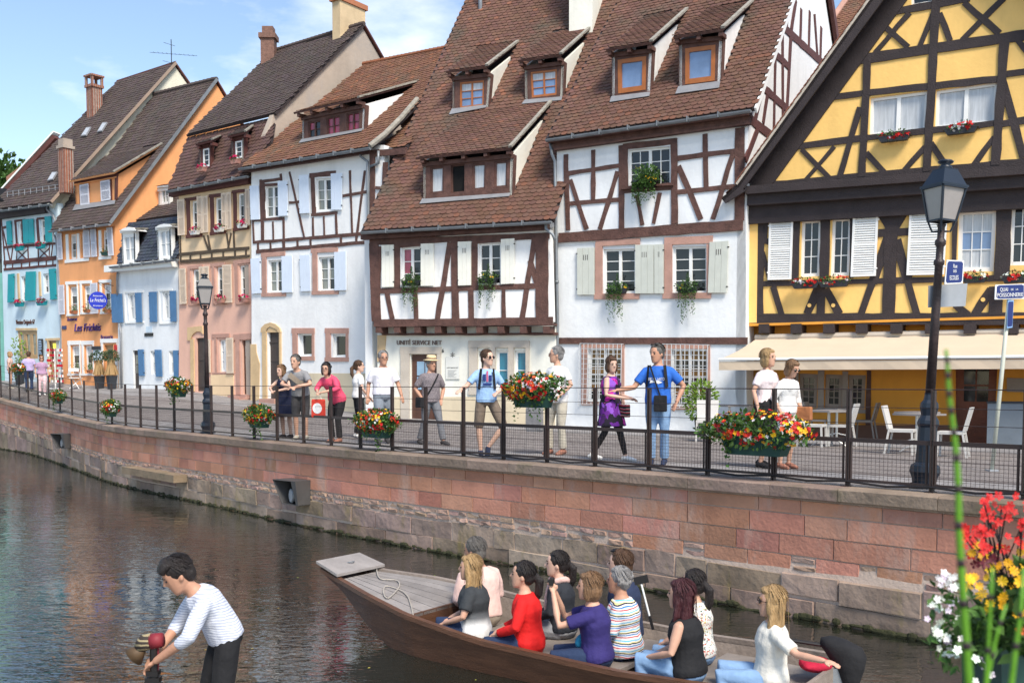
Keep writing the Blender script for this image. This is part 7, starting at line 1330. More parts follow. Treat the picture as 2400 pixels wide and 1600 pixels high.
    for sx, E, H_ in ((1, 'RE', 'RH'), (-1, 'LE', 'LH')):
        e, w = X(D[E]), X(D[H_]); a = (.064 if not female else .055) * g; pts = [S[sx] - Rs * (sx * .07 * k) + up * .012 * k, S[sx] - up * .004]; rs = [a * 1.0, a * 1.0]
        if sl_ > 0:
            f = min(1, sl_ / .5); pts += [S[sx].lerp(e, f * .5), S[sx].lerp(e, f)]; rs += [a, a * (.98 if sl_ < .5 else .86)]
            if sl_ > .5: f = (sl_ - .5) / .5; pts += [e.lerp(w, f * .5), e.lerp(w, f * .96)]; rs += [a * .8, a * .66]
            sh.tube(pts, rs, 12)
        else: sh.tube([S[sx] - Rs * (sx * .10 * k) + up * .02, S[sx] - Rs * (sx * .045 * k) + up * .015], [.055 * k, .04 * k], 10)
    soft(sh.build('dress' if dress else 'shirt', tm, root), vox, 3)
    if dress:
        z_h = dress; c = V((hip.x, hip.y, 0)); q = MB(); zt = spine(.3).z
        q.rings([ring(.34, TS[3][1], TS[3][2], .016 * k), ring(.1, .17, .125, .02 * k)] + [((hip.x + F.x * .02, hip.y + F.y * .02, base.z + z_ * k), Rt * (rx * g), F * (ry * g)) for z_, rx, ry in (((.8 + z_h) / 2 + .05, .205, .165), (z_h, .235, .195), (z_h - .001, .2, .16))], 18); soft(q.build('skirt', tm, root), vox, 3)
    if skirt:
        q = MB(); q.rings([ring(.22, .14, .11, .016 * k), ring(.06, .17, .125, .02 * k)] + [((hip.x, hip.y, base.z + z_ * k), Rt * (rx * g), F * (ry * g)) for z_, rx, ry in ((.75, .185, .145), (skirt[1], .18, .15), (skirt[1] - .001, .15, .12))], 18); soft(q.build('skirt', skirt[0], root), vox, 3)
    # bottom
    if bottom:
        bm, ln_ = bottom; q = MB(); q.rings([ring(t, rx, ry, .014 * k) for t, rx, ry in TS if t < .15] + [ring(.17, .155, .115, .008 * k)], 14)
        for sx in (1, -1):
            hj, kn, an = legs[sx][:3]; a = .092 * g; tight = ln_ == 'tight'; 
            if ln_ in ('long', 'tight'): q.tube([hj, hj.lerp(kn, .45), kn, kn.lerp(an, .45), kn.lerp(an, .93)], [a, a * .95, (.066 if not tight else .058) * k, (.068 if not tight else .056) * k, (.068 if not tight else .040) * k], 10)
            elif ln_ == 'shorts': q.tube([hj, hj.lerp(kn, .5), hj.lerp(kn, 1.02)], [a * 1.02, a * 1.02, .082 * k], 10)
            elif ln_ == 'short': q.tube([hj, hj.lerp(kn, .45)], [a * 1.02, a * 1.02], 10)
        soft(q.build('trousers' if ln_ in ('long', 'tight') else 'shorts', bm, root), vox, 3)
    if D['foot'] and shoes:
        for sx in (1, -1):
            an, fv = legs[sx][2], legs[sx][3]; q = MB(); q.tube([an - fv * .065 * k - Z * .045 * k, an - fv * .02 * k - Z * .015 * k, an + fv * .08 * k - Z * .04 * k, an + fv * .19 * k - Z * .062 * k], [.032 * k, .046 * k, .045 * k, .026 * k], 10); soft(q.build('shoe', shoes, root), .009, 2)
    return dict(root=root, X=X, S=S, spine=spine, hc=hc, HP=HP_, F=F, R=Rt, F2=F2, Rs=Rs, k=k, ends=ends, legs=legs, ring=ring)
def strap(P, a, b, m, w=.035, n=12, front=True, name='strap', rx=.19, ry=.15):
    """a band round the torso from shoulder a to hip b (lateral, t)"""
    pts = []
    for i in range(n + 1):
        f = i / n; lat = a[0] + (b[0] - a[0]) * f; t = a[1] + (b[1] - a[1]) * f; c, x, y = P['ring'](t, rx, ry); lx = max(-.99, min(.99, lat)); d = math.sqrt(1 - lx * lx); sg_ = 1 if front else -1
        fw = y if y.dot(P['F2']) > 0 else -y; pts.append(c + x * lx + fw * (d * sg_))
    mb = MB(); vs = []
    for i, p in enumerate(pts):
        d = (pts[min(i + 1, n)] - pts[max(i - 1, 0)]).normalized(); s_ = d.cross((p - P['spine'](.5)).normalized()).normalized(); vs += [p + s_ * w / 2, p - s_ * w / 2]
    mb.add(vs, [(2 * i, 2 * i + 1, 2 * i + 3, 2 * i + 2) for i in range(n)]); mb.build(name, m, P['root'])
def bagbox(name, label, cat_, c, sz, yaw, m, hang=None, band=None):
    c = V(c); root = thing(name, label, cat_, tuple(c)); M = Matrix.Rotation(R(yaw), 3, 'Z'); mb = MB(); a, b_, d = sz[0] / 2, sz[1] / 2, sz[2] / 2
    vs = [c + M @ V((x * a * f, y * b_ * f, z * d)) for z, f in ((-1, .9), (-.85, 1), (.85, .97), (1, .88)) for x, y in ((-1, -1), (1, -1), (1, 1), (-1, 1))]; mb.add(vs, [(4 * i + k, 4 * i + (k + 1) % 4, 4 * i + 4 + (k + 1) % 4, 4 * i + 4 + k) for i in range(3) for k in range(4)] + [(3, 2, 1, 0), (12, 13, 14, 15)]); mb.build('pouch', m, root)
    if hang:
        mb = MB(); mb.tube([c + V((0, 0, d)) + M @ V((-a * .5, 0, 0)), V(hang), c + V((0, 0, d)) + M @ V((a * .5, 0, 0))], .006, 5); mb.build('handle', band or m, root)
    return root, M
def gp(x, y): return on_ground(x, y)
# ---- on the quay
P = person('woman in navy sleeveless dress leaning on the railing beside the man in grey', gp(672, 1025), -112, 1.66, True, dict(neck=(-.04, .20, 1.40), hy=-8, hp=6, RE=(.24, .30, 1.16), RH=(.06, .48, 1.10), LE=(-.26, .24, 1.16), LH=(-.08, .48, 1.10)), 2, (H_LB, 'bob'), (C_NAVY, -1), None, C_BLACK, dress=.50)
P = person('man in grey tee and dark shorts leaning on the railing with both forearms', gp(706, 1031), -98, 1.86, False, dict(neck=(0, .22, 1.40), hy=-12, hp=5, RE=(.28, .30, 1.12), RH=(.02, .52, 1.06), LE=(-.30, .28, 1.12), LH=(-.05, .52, 1.06)), 0, (H_SALT, 'short'), (C_GREY, .36), (C_DGREY, 'shorts'), C_BEIGE, hem=-.02)
strap(P, (.55, .98), (-.6, .5), C_TAUPE, .11, name='sweater')
P = person('woman in coral tunic holding a red tote and leaning on the railing', gp(786, 1037), -118, 1.68, True, dict(neck=(.02, .22, 1.40), hy=18, hp=4, RE=(.26, .28, 1.14), RH=(.06, .50, 1.07), LE=(-.28, .26, 1.14), LH=(-.06, .50, 1.07), hip=(0, -.08, .92)), 0, (H_DARK, 'bob'), (C_PINK, .72), (C_BLACK, 'long'), smp('sandal', (.35, .15, .1)), 1.12, glasses=smp('glasses_frame', (.08, .03, .03)), hem=-.2, bust=True)
c = P['X']((.04, .50, .74)); root, M = bagbox('tote_bag', 'red and white tote bag hanging from the coral tunic woman by the railing', 'bag', c, (.27, .09, .36), -20, cloth('tote_red', (.62, .05, .03)), P['X']((.02, .5, 1.08)), C_WHITE)
mb = MB(); n_ = M @ V((0, -1, 0)); mb.lathe(c + n_ * .046, [(.105, 0), (.105, .004)], 20, n_); mb.build('printed_disc', C_WHITE, root)
P = person('young woman with brown ponytail and black trousers beside the man in white polo', gp(841, 1026), 25, 1.66, True, dict(hy=-25, LE=(-.24, .02, 1.14), LH=(-.16, .2, .95), RE=(.24, .02, 1.12), RH=(.14, .22, .93)), 2, (H_BROWN, 'pony'), (C_WHITE, .32), (C_BLACK, 'long'), C_WHITE)
strap(P, (-.6, .95), (.7, .15), C_BLACK, .03)
P = person('man in white polo shirt and grey jeans walking along the quay', gp(899, 1041), -72, 1.82, False, dict(hy=4, RE=(.27, -.06, 1.14), RH=(.3, .02, .90), LE=(-.28, .02, 1.15), LH=(-.33, .12, .92), RK=(.1, .14, .50), LK=(-.1, -.04, .49), LA=(-.1, -.2, .1)), 1, (H_GREY, 'short'), (cloth('polo', (.74, .72, .78)), .4), (C_GJEAN, 'long'), C_DGREY, 1.12, glasses=smp('thin_glasses', (.2, .12, .1)), hem=.04)
P = person('man in straw hat and grey patterned shirt with hands in his pockets', gp(1010, 1042), -62, 1.70, False, dict(hy=8, hp=4, RE=(.30, -.08, 1.13), RH=(.20, .05, .92), LE=(-.30, -.04, 1.13), LH=(-.20, .08, .92), RK=(.12, -.03, .49), RA=(.18, -.16, .09), LK=(-.12, .16, .50), LA=(-.16, .26, .085), lfd=(-.3, 1, 0)), 1, (H_GREY, 'short'), (C_PRINT, .4), (cloth('grey_trousers', (.15, .155, .17)), 'long'), C_DGREY, 1.05, hem=-.1)
mb = MB(); hp_ = P['HP']; ax = (hp_(0, 0, 1) - hp_(0, 0, 0)).normalized(); mb.smooth = True; mb.lathe(hp_(0, -.01, .065), [(.155, 0), (.16, .006), (.1, .02), (.095, .04)], 20, ax); mb.lathe(hp_(0, -.01, .085), [(.098, 0), (.094, .07), (.07, .085), (.02, .075)], 20, ax); mb.build('straw_hat', mat('straw_weave', (.72, .56, .33), .8, .1, 8, .3, 80), P['root']); mb = MB(); mb.lathe(hp_(0, -.01, .088), [(.1005, 0), (.0995, .022)], 20, ax); mb.build('hat_band', cloth('hat_band', (.25, .15, .1)), P['root'])
strap(P, (-.5, .95), (.75, .05), C_BLACK, .03); bagbox('shoulder_bag', 'small black camera bag at the hip of the man in the straw hat', 'bag', P['X']((.26, .06, .86)), (.17, .1, .2), -50, C_BLACK)
P = person('young man in light blue tee and brown shorts with one leg crossed at the railing', gp(1140, 1068), -82, 1.77, False, dict(hy=38, neck=(0, .02, 1.46), RE=(.34, .06, 1.16), RH=(.46, .24, 1.10), LE=(-.30, -.02, 1.14), LH=(-.16, .20, 1.06), RK=(.13, .02, .49), RA=(.10, .02, .085), LK=(-.27, .12, .50), LA=(-.02, .05, .14), lfd=(.15, .25, -1)), 2, (H_BROWN, 'short'), (C_LBLUE, .36), (C_BSH, 'shorts'), C_TEE, .92, glasses=SUNG, hem=-.04)
for sx in (-1, 1): strap(P, (sx * .55, 1.0), (sx * .72, .35), C_BLACK, .06)
mb = MB(); fw = P['F2']; cen = P['spine'](.6) + fw * .142; rs_ = P['Rs']
for dx, dz, w_, h_, mm in ((0, .08, .03, .18, smp('print_red', (.5, .1, .2))), (-.05, .05, .05, .1, BLUE_E), (.05, .06, .05, .11, BLUE_E), (0, -.05, .15, .035, BLUE_E)):
    q = MB(); q.prism([cen + rs_ * (dx + a * w_ / 2) + V((0, 0, dz + b_ * h_ / 2)) for a, b_ in ((-1, -1), (1, -1), (1, 1), (-1, 1))], fw * .006); q.build('shirt_print', mm, P['root'])
P = person('grey-haired woman in white tee and beige trousers looking back over the flower box', gp(1306, 1066), -128, 1.84, True, dict(hy=-48, RE=(.27, .0, 1.14), RH=(.22, .2, .98), LE=(-.27, .0, 1.14), LH=(-.2, .2, .98), RK=(.13, .05, .49), RA=(.15, .0, .085)), 0, (H_GREY, 'short'), (C_WHITE, .36), (C_BEIGE, 'long'), smp('sandal'), 1.0, glasses=smp('thin_glasses'), hem=-.12)
bagbox('shopping_bag', 'dark grey bag held low by the grey-haired woman', 'bag', P['X']((.30, .22, .58)), (.3, .1, .42), -30, C_GREY, P['X']((.24, .22, .95)))
P = person('woman in purple floral dress and black leggings holding papers', gp(1430, 1081), -28, 1.64, True, dict(hy=-40, hp=8, LE=(-.24, .06, 1.12), LH=(-.06, .36, 1.06), RE=(.26, .03, 1.12), RH=(.10, .36, 1.06), RK=(.10, -.06, .49), RA=(.12, -.28, .12), LK=(-.09, .14, .49), LA=(-.1, .24, .085)), 2, (H_BROWN, 'bob'), (C_PURP, -1), (C_BLACK, 'tight'), C_WHITE, 1.18, dress=.60, bust=True)
pc = P['X']((.02, .47, 1.09)); mb = MB(); root = thing('paper_leaflet', 'white leaflet held between the purple dress woman and the man in blue', 'leaflet', tuple(pc)); mb.box(pc, .2, .13, .006, Matrix.Rotation(R(20), 3, 'Z')); mb.build('leaflet', C_WHITE, root)
bagbox('woven_bag', 'small red and black striped woven bag of the purple dress woman', 'bag', P['X']((.06, .26, .86)), (.26, .07, .2), -60, pattern('woven_stripes', (.3, .02, .02), 'stripe', [(0, (.02, .015, .015)), (.3, (.42, .03, .05)), (.6, (.5, .45, .4)), (.72, (.02, .015, .015))], 18)); strap(P, (.5, .95), (-.2, .1), C_BLACK, .02)
P = person('man in royal blue tee and light jeans gesturing with an open hand', gp(1541, 1091), -108, 1.80, False, dict(hy=-28, hp=6, RE=(.34, .08, 1.14), RH=(.55, .28, 1.10), LE=(-.36, -.06, 1.16), LH=(-.28, .06, .93), RK=(.08, .06, .50), LK=(-.1, .0, .49), LA=(-.08, -.12, .085), curl=.15), 1, (H_SALT, 'short'), (C_BLUE, .36), (C_JEAN, 'long'), C_TEE, 1.04, hem=-.05)
for sx in (-1, 1): strap(P, (sx * .55, 1.0), (sx * .7, .4), C_BLACK, .06)
strap(P, (.45, 1.0), (-.35, .08), C_BLACK, .025); bagbox('shoulder_bag', 'black leather pouch slung before the man in royal blue', 'bag', P['X']((-.07, .2, .91)), (.19, .06, .24), -20, C_BLACK)
cen = P['spine'](.66) + P['F2'] * .146; text(None, 'COMPLICES', cen - P['Rs'] * .12, cen + P['Rs'] * .12, P['F2'], C_WHITE, P['root'], .004, 'shirt_print', font_h=.04); q = MB(); q.prism([cen + P['Rs'] * a + V((0, 0, b_ - .07)) for a, b_ in ((-.09, 0), (-.03, -.02), (.04, .0), (.1, -.01), (.09, .03), (.03, .02), (-.03, .03))], P['F2'] * .004); q.build('shirt_print', C_WHITE, P['root'])
mb = MB()
for sx in (-1, 1): mb.ball(P['HP'](sx * .035, .04, .118), (.03, .02, .012), 8, 5)
mb.build('raised_sunglasses', SUNG, P['root'])
P = person('blonde woman in white blouse and dark skirt walking past the flower box', gp(1794, 1097), -52, 1.73, True, dict(hy=8, RE=(.27, -.02, 1.14), RH=(.29, .08, .90), LE=(-.26, .02, 1.13), LH=(-.2, .18, .92), RK=(.1, .1, .5), LA=(-.1, -.18, .1)), 0, (H_BLON, 'bob'), (cloth('blouse', (.76, .66, .67)), .33), None, C_BLACK, 1.06, bust=True, hem=.05, skirt=(C_BLACK, .52))
P = person('brown-haired woman in sunglasses and white top looking down beside the blonde woman', gp(1840, 1098), -58, 1.60, True, dict(hy=2, hp=22, neck=(0, .05, 1.44), RE=(.26, -.02, 1.12), RH=(.24, .12, .90), LE=(-.26, .0, 1.12), LH=(-.22, .14, .90)), 0, (H_LB, 'bob'), (C_WHITE, .7), (C_WHITE, 'shorts'), smp('sandal'), 1.05, glasses=SUNG, bust=True, hem=-.05)
bagbox('shoulder_bag', 'tan leather bag at the side of the woman in sunglasses', 'bag', P['X']((-.20, .18, .88)), (.24, .1, .2), -40, cloth('tan_leather', (.4, .15, .06)))
# ---- far left shoppers
def fl(px, Y): x = (px - 1200) / FPX * Y; return V((x, Y, gz(x, Y)))
person('woman in lilac top and pale pink trousers walking before the postcard rack', fl(100, 42.5), -60, 1.66, True, dict(RE=(.26, -.02, 1.12), LK=(-.1, .14, .5)), 0, (H_LB, 'bob'), (C_LIL, .33), (cloth('pale_pink_trousers', (.72, .5, .53)), 'long'), C_WHITE, 1.15, glasses=SUNG, vox=.02)
person('blonde woman in beige top with an orange rucksack near the shop plant', fl(26, 45.6), 20, 1.66, True, {}, 0, (H_BLON, 'bob'), (cloth('rose_beige', (.62, .42, .36)), .33), (cloth('skin_shorts', (.5, .3, .22)), 'short'), C_BEIGE, 1.0, vox=.02)
P = person('man in violet shirt seen from behind at the blue shop window', fl(70, 44), 110, 1.72, False, {}, 1, (H_BROWN, 'short'), (cloth('violet', (.45, .38, .62)), .4), (C_JEAND, 'long'), C_BLACK, 1.1, vox=.02)
# ================================================================== tour boat
BD = V((.815, -.58, 0)).normalized(); BN = V((-BD.y, BD.x, 0)); BO = V((-.27, 9.75, 0)); BC = .82
def bp(a, b, z): p = BO + BD * a + BN * b; return V((p.x, p.y, z))
def interp(tab, x):
    for (x0, y0), (x1, y1) in zip(tab, tab[1:]):
        if x <= x1: return y0 + (y1 - y0) * max(0, (x - x0)) / (x1 - x0)
    return tab[-1][1]
HW = [(-2.75, .33), (-2.45, .36), (-1.8, .60), (-1.06, .79), (-.3, .85), (1.0, .86), (2.2, .82), (3.0, .74)]
GZ = [(-2.75, -.92), (-2.45, -1.0), (-1.8, -1.06), (-1.06, -1.15), (0, -1.26), (1.5, -1.31), (3.0, -1.28)]
BZ = [(-2.75, -1.0), (-2.45, -1.14), (-1.9, -1.42), (-1.4, -1.63), (-.9, -1.72), (3.0, -1.74)]
B_OUT = mat('boat_brown_wood', (.115, .052, .028), .45, .3, 2.5, .3, 14, stretch=(1, 1, 9)); B_IN = mat('boat_grey_wood', (.25, .205, .175), .8, .25, 3, .35, 20); B_DECK = mat('boat_weathered_deck', (.27, .245, .23), .8, .2, 4, .3, 25, tint=True)
def boat_mesh(tr, name, label, grp=None):
    """tr(a, b, z) maps hull coordinates to the world"""
    root = thing(name, label, 'boat', tuple(tr(.2, BC, WZ)), grp); A = [-2.75 + 5.75 * i / 46 for i in range(47)]
    for sg in (-1, 1):
        nm = 'side_plank'; mb = MB(); vs = []
        for a in A:
            w = interp(HW, a); g_, b_ = interp(GZ, a), interp(BZ, a); wb = w * .84
            for bb, zz in ((w, g_), (w * .97 + wb * .03, g_ - .04), ((w + wb) / 2, (g_ + b_) / 2), (wb, b_), (wb - .03, b_ + .03), ((w + wb) / 2 - .03, (g_ + b_) / 2), (w - .035, g_)): vs.append(tr(a, BC + sg * bb, zz))
        fs = [(7 * i + j, 7 * i + (j + 1) % 7, 7 * i + 7 + (j + 1) % 7, 7 * i + 7 + j) for i in range(46) for j in range(7)]; mb.add(vs, fs + [tuple(range(7)), tuple(range(7 * 46 + 6, 7 * 46 - 1, -1))]); mb.build(nm, B_OUT, root)
        mb = MB(); vs = []
        for a in A:
            w = interp(HW, a); g_ = interp(GZ, a)
            for bb, zz in ((w + .02, g_ - .035), (w + .02, g_ + .012), (w - .05, g_ + .012), (w - .05, g_ - .035)): vs.append(tr(a, BC + sg * bb, zz))
        mb.add(vs, [(4 * i + j, 4 * i + (j + 1) % 4, 4 * i + 4 + (j + 1) % 4, 4 * i + 4 + j) for i in range(46) for j in range(4)] + [(0, 1, 2, 3), (187, 186, 185, 184)]); mb.build('gunwale', B_OUT if sg < 0 else B_IN, root)
        mb = MB(); vs = []          # inner lining
        for a in A[14:]:
            w = interp(HW, a) - .04; g_, b_ = interp(GZ, a), interp(BZ, a); vs += [tr(a, BC + sg * w, g_ - .02), tr(a, BC + sg * (w * .86), b_ + .1)]
        mb.add(vs, [(2 * i, 2 * i + 1, 2 * i + 3, 2 * i + 2) for i in range(len(vs) // 2 - 1)]); mb.build('lining', B_IN, root)
    mb = MB(); vs = []
    for a in A: w = interp(HW, a) * .84; z = interp(BZ, a); vs += [tr(a, BC - w, z), tr(a, BC + w, z)]
    mb.add(vs, [(2 * i, 2 * i + 1, 2 * i + 3, 2 * i + 2) for i in range(46)]); mb.build('bottom', B_OUT, root)
    for k in range(6):
        mb = MB(); b0, b1 = -.68 + .227 * k, -.68 + .227 * (k + 1) - .012; mb.prism([tr(-1.05, BC + b0, -1.60), tr(2.95, BC + b0, -1.60), tr(2.95, BC + b1, -1.60), tr(-1.05, BC + b1, -1.60)], (0, 0, .025)); mb.build('floor_plank', B_IN, root)
    rr = random.Random(6); n = 7
    for k in range(n):
        mb = MB(); k_ = rr.uniform(.85, 1.1); mb.tint = (k_, k_, k_); vs = []; st = [-2.44 + 1.42 * i / 8 for i in range(9)]
        for a in st:
            w = interp(HW, a) - .05; z = interp(GZ, a) - .012; l, r_ = BC - w + 2 * w * k / n + .006, BC - w + 2 * w * (k + 1) / n - .006; vs += [tr(a, l, z), tr(a, r_, z), tr(a, r_, z - .03), tr(a, l, z - .03)]
        mb.add(vs, [(4 * i + j, 4 * i + (j + 1) % 4, 4 * i + 4 + (j + 1) % 4, 4 * i + 4 + j) for i in range(8) for j in range(4)] + [(0, 1, 2, 3), (35, 34, 33, 32)]); mb.build('deck_plank', B_DECK, root)
    mb = MB(); mb.tint = (1.05, 1.05, 1.06); mb.prism([tr(-2.80, BC - .36, -.86), tr(-2.80, BC + .36, -.86), tr(-2.42, BC + .40, -.97), tr(-2.42, BC - .40, -.97)], (0, 0, .03)); bow = mb.build('bow_plate', B_DECK, root)
    mb = MB(); c = tr(-2.62, BC + .02, -.88); mb.tube([c + BD * (.045 * math.cos(t_)) + BN * (.045 * math.sin(t_)) + V((0, 0, .01 * math.cos(t_))) for t_ in [i * .65 for i in range(11)]], .007, 6); mb.build('ring', ZINC, bow)
    mb = MB(); mb.prism([tr(-1.02, BC - .74, -1.16), tr(-1.02, BC + .74, -1.16), tr(-1.02, BC + .70, -1.34), tr(-1.02, BC - .70, -1.34)], -BD * .03); mb.build('deck_face', B_OUT, root)
    for a in (-.52, .28, 1.12, 2.02):
        w = interp(HW, a) * .90 - .04; mb = MB(); mb.tint = (.8, .76, .72); mb.prism([tr(a - .16, BC - w, -1.46), tr(a + .16, BC - w, -1.46), tr(a + .16, BC + w, -1.46), tr(a - .16, BC + w, -1.46)], (0, 0, .04)); mb.build('thwart', B_DECK, root)
        for bb in (-.5, .5): mb = MB(); mb.prism([tr(a - .02, BC + bb - .03, -1.58), tr(a + .02, BC + bb - .03, -1.58), tr(a + .02, BC + bb + .03, -1.58), tr(a - .02, BC + bb + .03, -1.58)], (0, 0, .12)); mb.build('thwart_leg', B_IN, root)
    mb = MB(); mb.tint = (.85, .84, .82); mb.prism([tr(2.45, BC - .68, -1.46), tr(2.98, BC - .62, -1.46), tr(2.98, BC + .62, -1.46), tr(2.45, BC + .68, -1.46)], (0, 0, .04)); mb.build('stern_seat', B_DECK, root)
    mb = MB(); mb.prism([tr(3.0, BC - .73, -1.28), tr(3.0, BC + .73, -1.28), tr(3.0, BC + .62, -1.74), tr(3.0, BC - .62, -1.74)], BD * .04); mb.build('transom', B_IN, root); return root
boat_mesh(bp, 'tour_boat', 'long flat wooden tour boat full of seated passengers below the quay')
root = thing('mooring_rope', 'pale coiled rope lying on the boat foredeck', 'rope', tuple(bp(-1.6, .75, -1.07))); mb = MB(); mb.smooth = True
px_ = zM((660, 530), (690, 600), (830, 610), (850, 660), (760, 740), (720, 720), (740, 680), (850, 700), (920, 740), (950, 800), (975, 880)); pts = []
for i, (x, y) in enumerate(px_): p = on_z(x, y, -1.07 - .035 * i / 2 * .5); a = (p - BO).dot(BD); p.z = interp(GZ, a) + .004 if a < -1.02 else interp(GZ, -1.0) - .15 * (a + 1.0) * 3; pts.append(p)
sm = []
for i in range(len(pts) - 1):
    a, b, c, d = pts[max(i - 1, 0)], pts[i], pts[i + 1], pts[min(i + 2, len(pts) - 1)]
    for t_ in range(5): sm.append(V(cat(a, b, c, d, t_ / 5)))
mb.tube(sm + [pts[-1]], .008, 6); mb.build('rope', mat('rope_fibre', (.42, .38, .33), .9, .15, 20, .5, 80), root)
SEAT = -1.42; BYAW = math.degrees(math.atan2(-BD.y, -BD.x))      # facing the bow
def sit(label, a, b, dyaw=0, pose={}, h=1.7, **kw):
    D = dict(hip=(0, 0, .09), neck=(0, .05, .60), RE=(.25, .08, .30), LE=(-.25, .08, .30), RH=(.12, .30, .20), LH=(-.12, .30, .20), RK=(.11, .42, .10), LK=(-.11, .42, .10), RA=(.11, .34, -.06), LA=(-.11, .34, -.06), foot=False); D.update(pose)
    kw['girth'] = kw.get('girth', 1.0) * 1.08
    return person(label, bp(a, b, SEAT), BYAW + dyaw, h * 1.04, pose=D, **kw)
sit('long-haired blonde woman in dark tie-dye and white tee at the front of the boat', -.46, .46, 26, dict(hy=8, neck=(0, .03, .60), hairlen=.34, RK=(.14, .44, .14), LK=(-.08, .46, .12)), 1.66, female=True, hair=(H_BLON, 'long'), top=(C_TIE, .36), bottom=(C_JEAND, 'long'), girth=1.15, hem=-.03)
sit('man in pale pink shirt seen from behind at the front of the boat', -.78, 1.02, -18, dict(hy=25, hp=5, neck=(0, .10, .60)), 1.78, skin=1, hair=(H_SALT, 'short'), top=(C_PALEP, .95), bottom=(C_TAUPE, 'long'), girth=1.08, hem=.03)
sit('woman in red jacket with dark ponytail sitting in the boat', .26, .40, 22, dict(hy=8, hp=-3), 1.68, female=True, hair=(H_DARK, 'pony'), top=(C_RED, .98), bottom=(C_JEAND, 'long'), hem=-.22, girth=1.02)
P = sit('dark-haired woman in black jacket with a pink scarf in the boat', .20, 1.12, 18, dict(hy=14), 1.68, female=True, hair=(H_DARK, 'pony'), top=(C_DJ, .98), bottom=(cloth('grey_sweatpants', (.3, .31, .33)), 'long'), skin=2)
mb = MB(); mb.smooth = True; n0 = P['spine'](1.0)
mb.tube([n0 + P['Rs'] * (.085 * math.cos(t_)) + P['F2'] * (.085 * math.sin(t_)) + V((0, 0, .0 + .02 * math.sin(t_ * 2))) for t_ in [i * .52 for i in range(13)]], .035, 8); mb.tube([n0 + P['F2'] * .09 + P['Rs'] * .03, n0 + P['F2'] * .14 + P['Rs'] * .05 - V((0, 0, .2)), n0 + P['F2'] * .15 + P['Rs'] * .05 - V((0, 0, .42))], [.03, .035, .03], 8); mb.build('scarf', cloth('scarf_pink', (.68, .45, .40)), P['root'])
P = sit('woman in indigo tee raising a camera with both hands in the boat', 1.06, .36, 24, dict(hy=4, RE=(.20, .34, .42), RH=(.05, .42, .70), LE=(-.20, .34, .42), LH=(-.04, .42, .70), curl=.7), 1.66, female=True, hair=(H_LB, 'bob'), top=(C_IND, .36), bottom=(C_JEAND, 'long'), girth=1.08)
c = P['X']((0, .44, .80)); root = thing('compact_camera', 'small black camera held up by the woman in indigo', 'camera', tuple(c)); mb = MB(); mb.box(c, .1, .04, .06, Matrix.Rotation(R(BYAW - 66), 3, 'Z')); mb.build('camera_body', BLACK, root); mb = MB(); mb.lathe(c, [(.02, 0), (.02, .04)], 10, P['F']); mb.build('lens', BLACK, root)
sit('grey curly-haired woman in rainbow striped top in the boat', 1.12, .80, 16, dict(hy=4, RH=(.1, .28, .25)), 1.64, female=True, skin=1, hair=(H_GREY, 'curly'), top=(C_RAIN, .7), bottom=(C_JEAND, 'long'), girth=1.18, hem=-.08)
P = sit('man in navy tee with sunglasses on his head in the boat', .88, 1.26, 8, dict(hy=10, RE=(.26, .05, .3), LE=(-.3, .02, .3), LH=(-.28, .26, .28)), 1.78, hair=(H_BROWN, 'short'), top=(C_TEE, .4), bottom=(C_JEAN, 'long'), skin=2)
mb = MB()
for sx in (-1, 1): mb.ball(P['HP'](sx * .035, .05, .115), (.03, .02, .012), 8, 5)
mb.build('raised_sunglasses', SUNG, P['root'])
P = sit('woman with long maroon hair, black tank top and torn light jeans in the boat', 1.97, .42, 8, dict(hy=2, hairlen=.40, RE=(.24, .10, .30), RH=(.12, .36, .17), LH=(-.1, .34, .2), RK=(.12, .45, .14), LK=(-.06, .46, .16)), 1.70, female=True, hair=(H_MAR, 'long'), top=(C_BLACK, -1), bottom=(C_JEAN, 'long'), girth=1.05, shoes=C_WHITE)
sit('dark-haired woman in white floral blouse in the boat', 1.80, 1.02, 10, dict(hy=-10), 1.66, female=True, hair=(H_DARK, 'pony'), top=(C_FLOR, .7), bottom=(C_JEAN, 'long'))
a_, b_ = at_y(*zN((880, 860))[0], 9.2), at_y(*zN((792, 520))[0], 9.2); root = thing('selfie_stick', 'white selfie stick with a black phone held up in the boat', 'selfie stick', tuple(a_)); mb = MB(); mb.tube([a_, b_], .009, 8); mb.build('stick', P_WHITE, root); mb = MB(); mb.tube([a_, a_.lerp(b_, .3)], .014, 8); mb.build('grip', BLACK, root); mb = MB(); mb.box(b_ + V((0, 0, .03)), .13, .02, .07, Matrix.Rotation(R(-15), 3, 'Z') @ Matrix.Rotation(R(-15), 3, 'Y')); mb.build('phone', BLACK, root)
sit('blonde woman in cream tee and jeans steering from the stern of the boat', 2.66, .60, 30, dict(hy=-2, hairlen=.26, neck=(0, -.02, .60), LE=(-.33, -.16, .40), LH=(-.50, -.34, .40), RE=(.27, -.10, .34), RH=(.30, -.16, .04), RK=(.12, .42, .16), LK=(-.04, .46, .12)), 1.70, female=True, hair=(H_BLON, 'long'), top=(cloth('cream_tee', (.72, .69, .62)), .4), bottom=(C_JEAN, 'long'), glasses=SUNG, hem=.0)
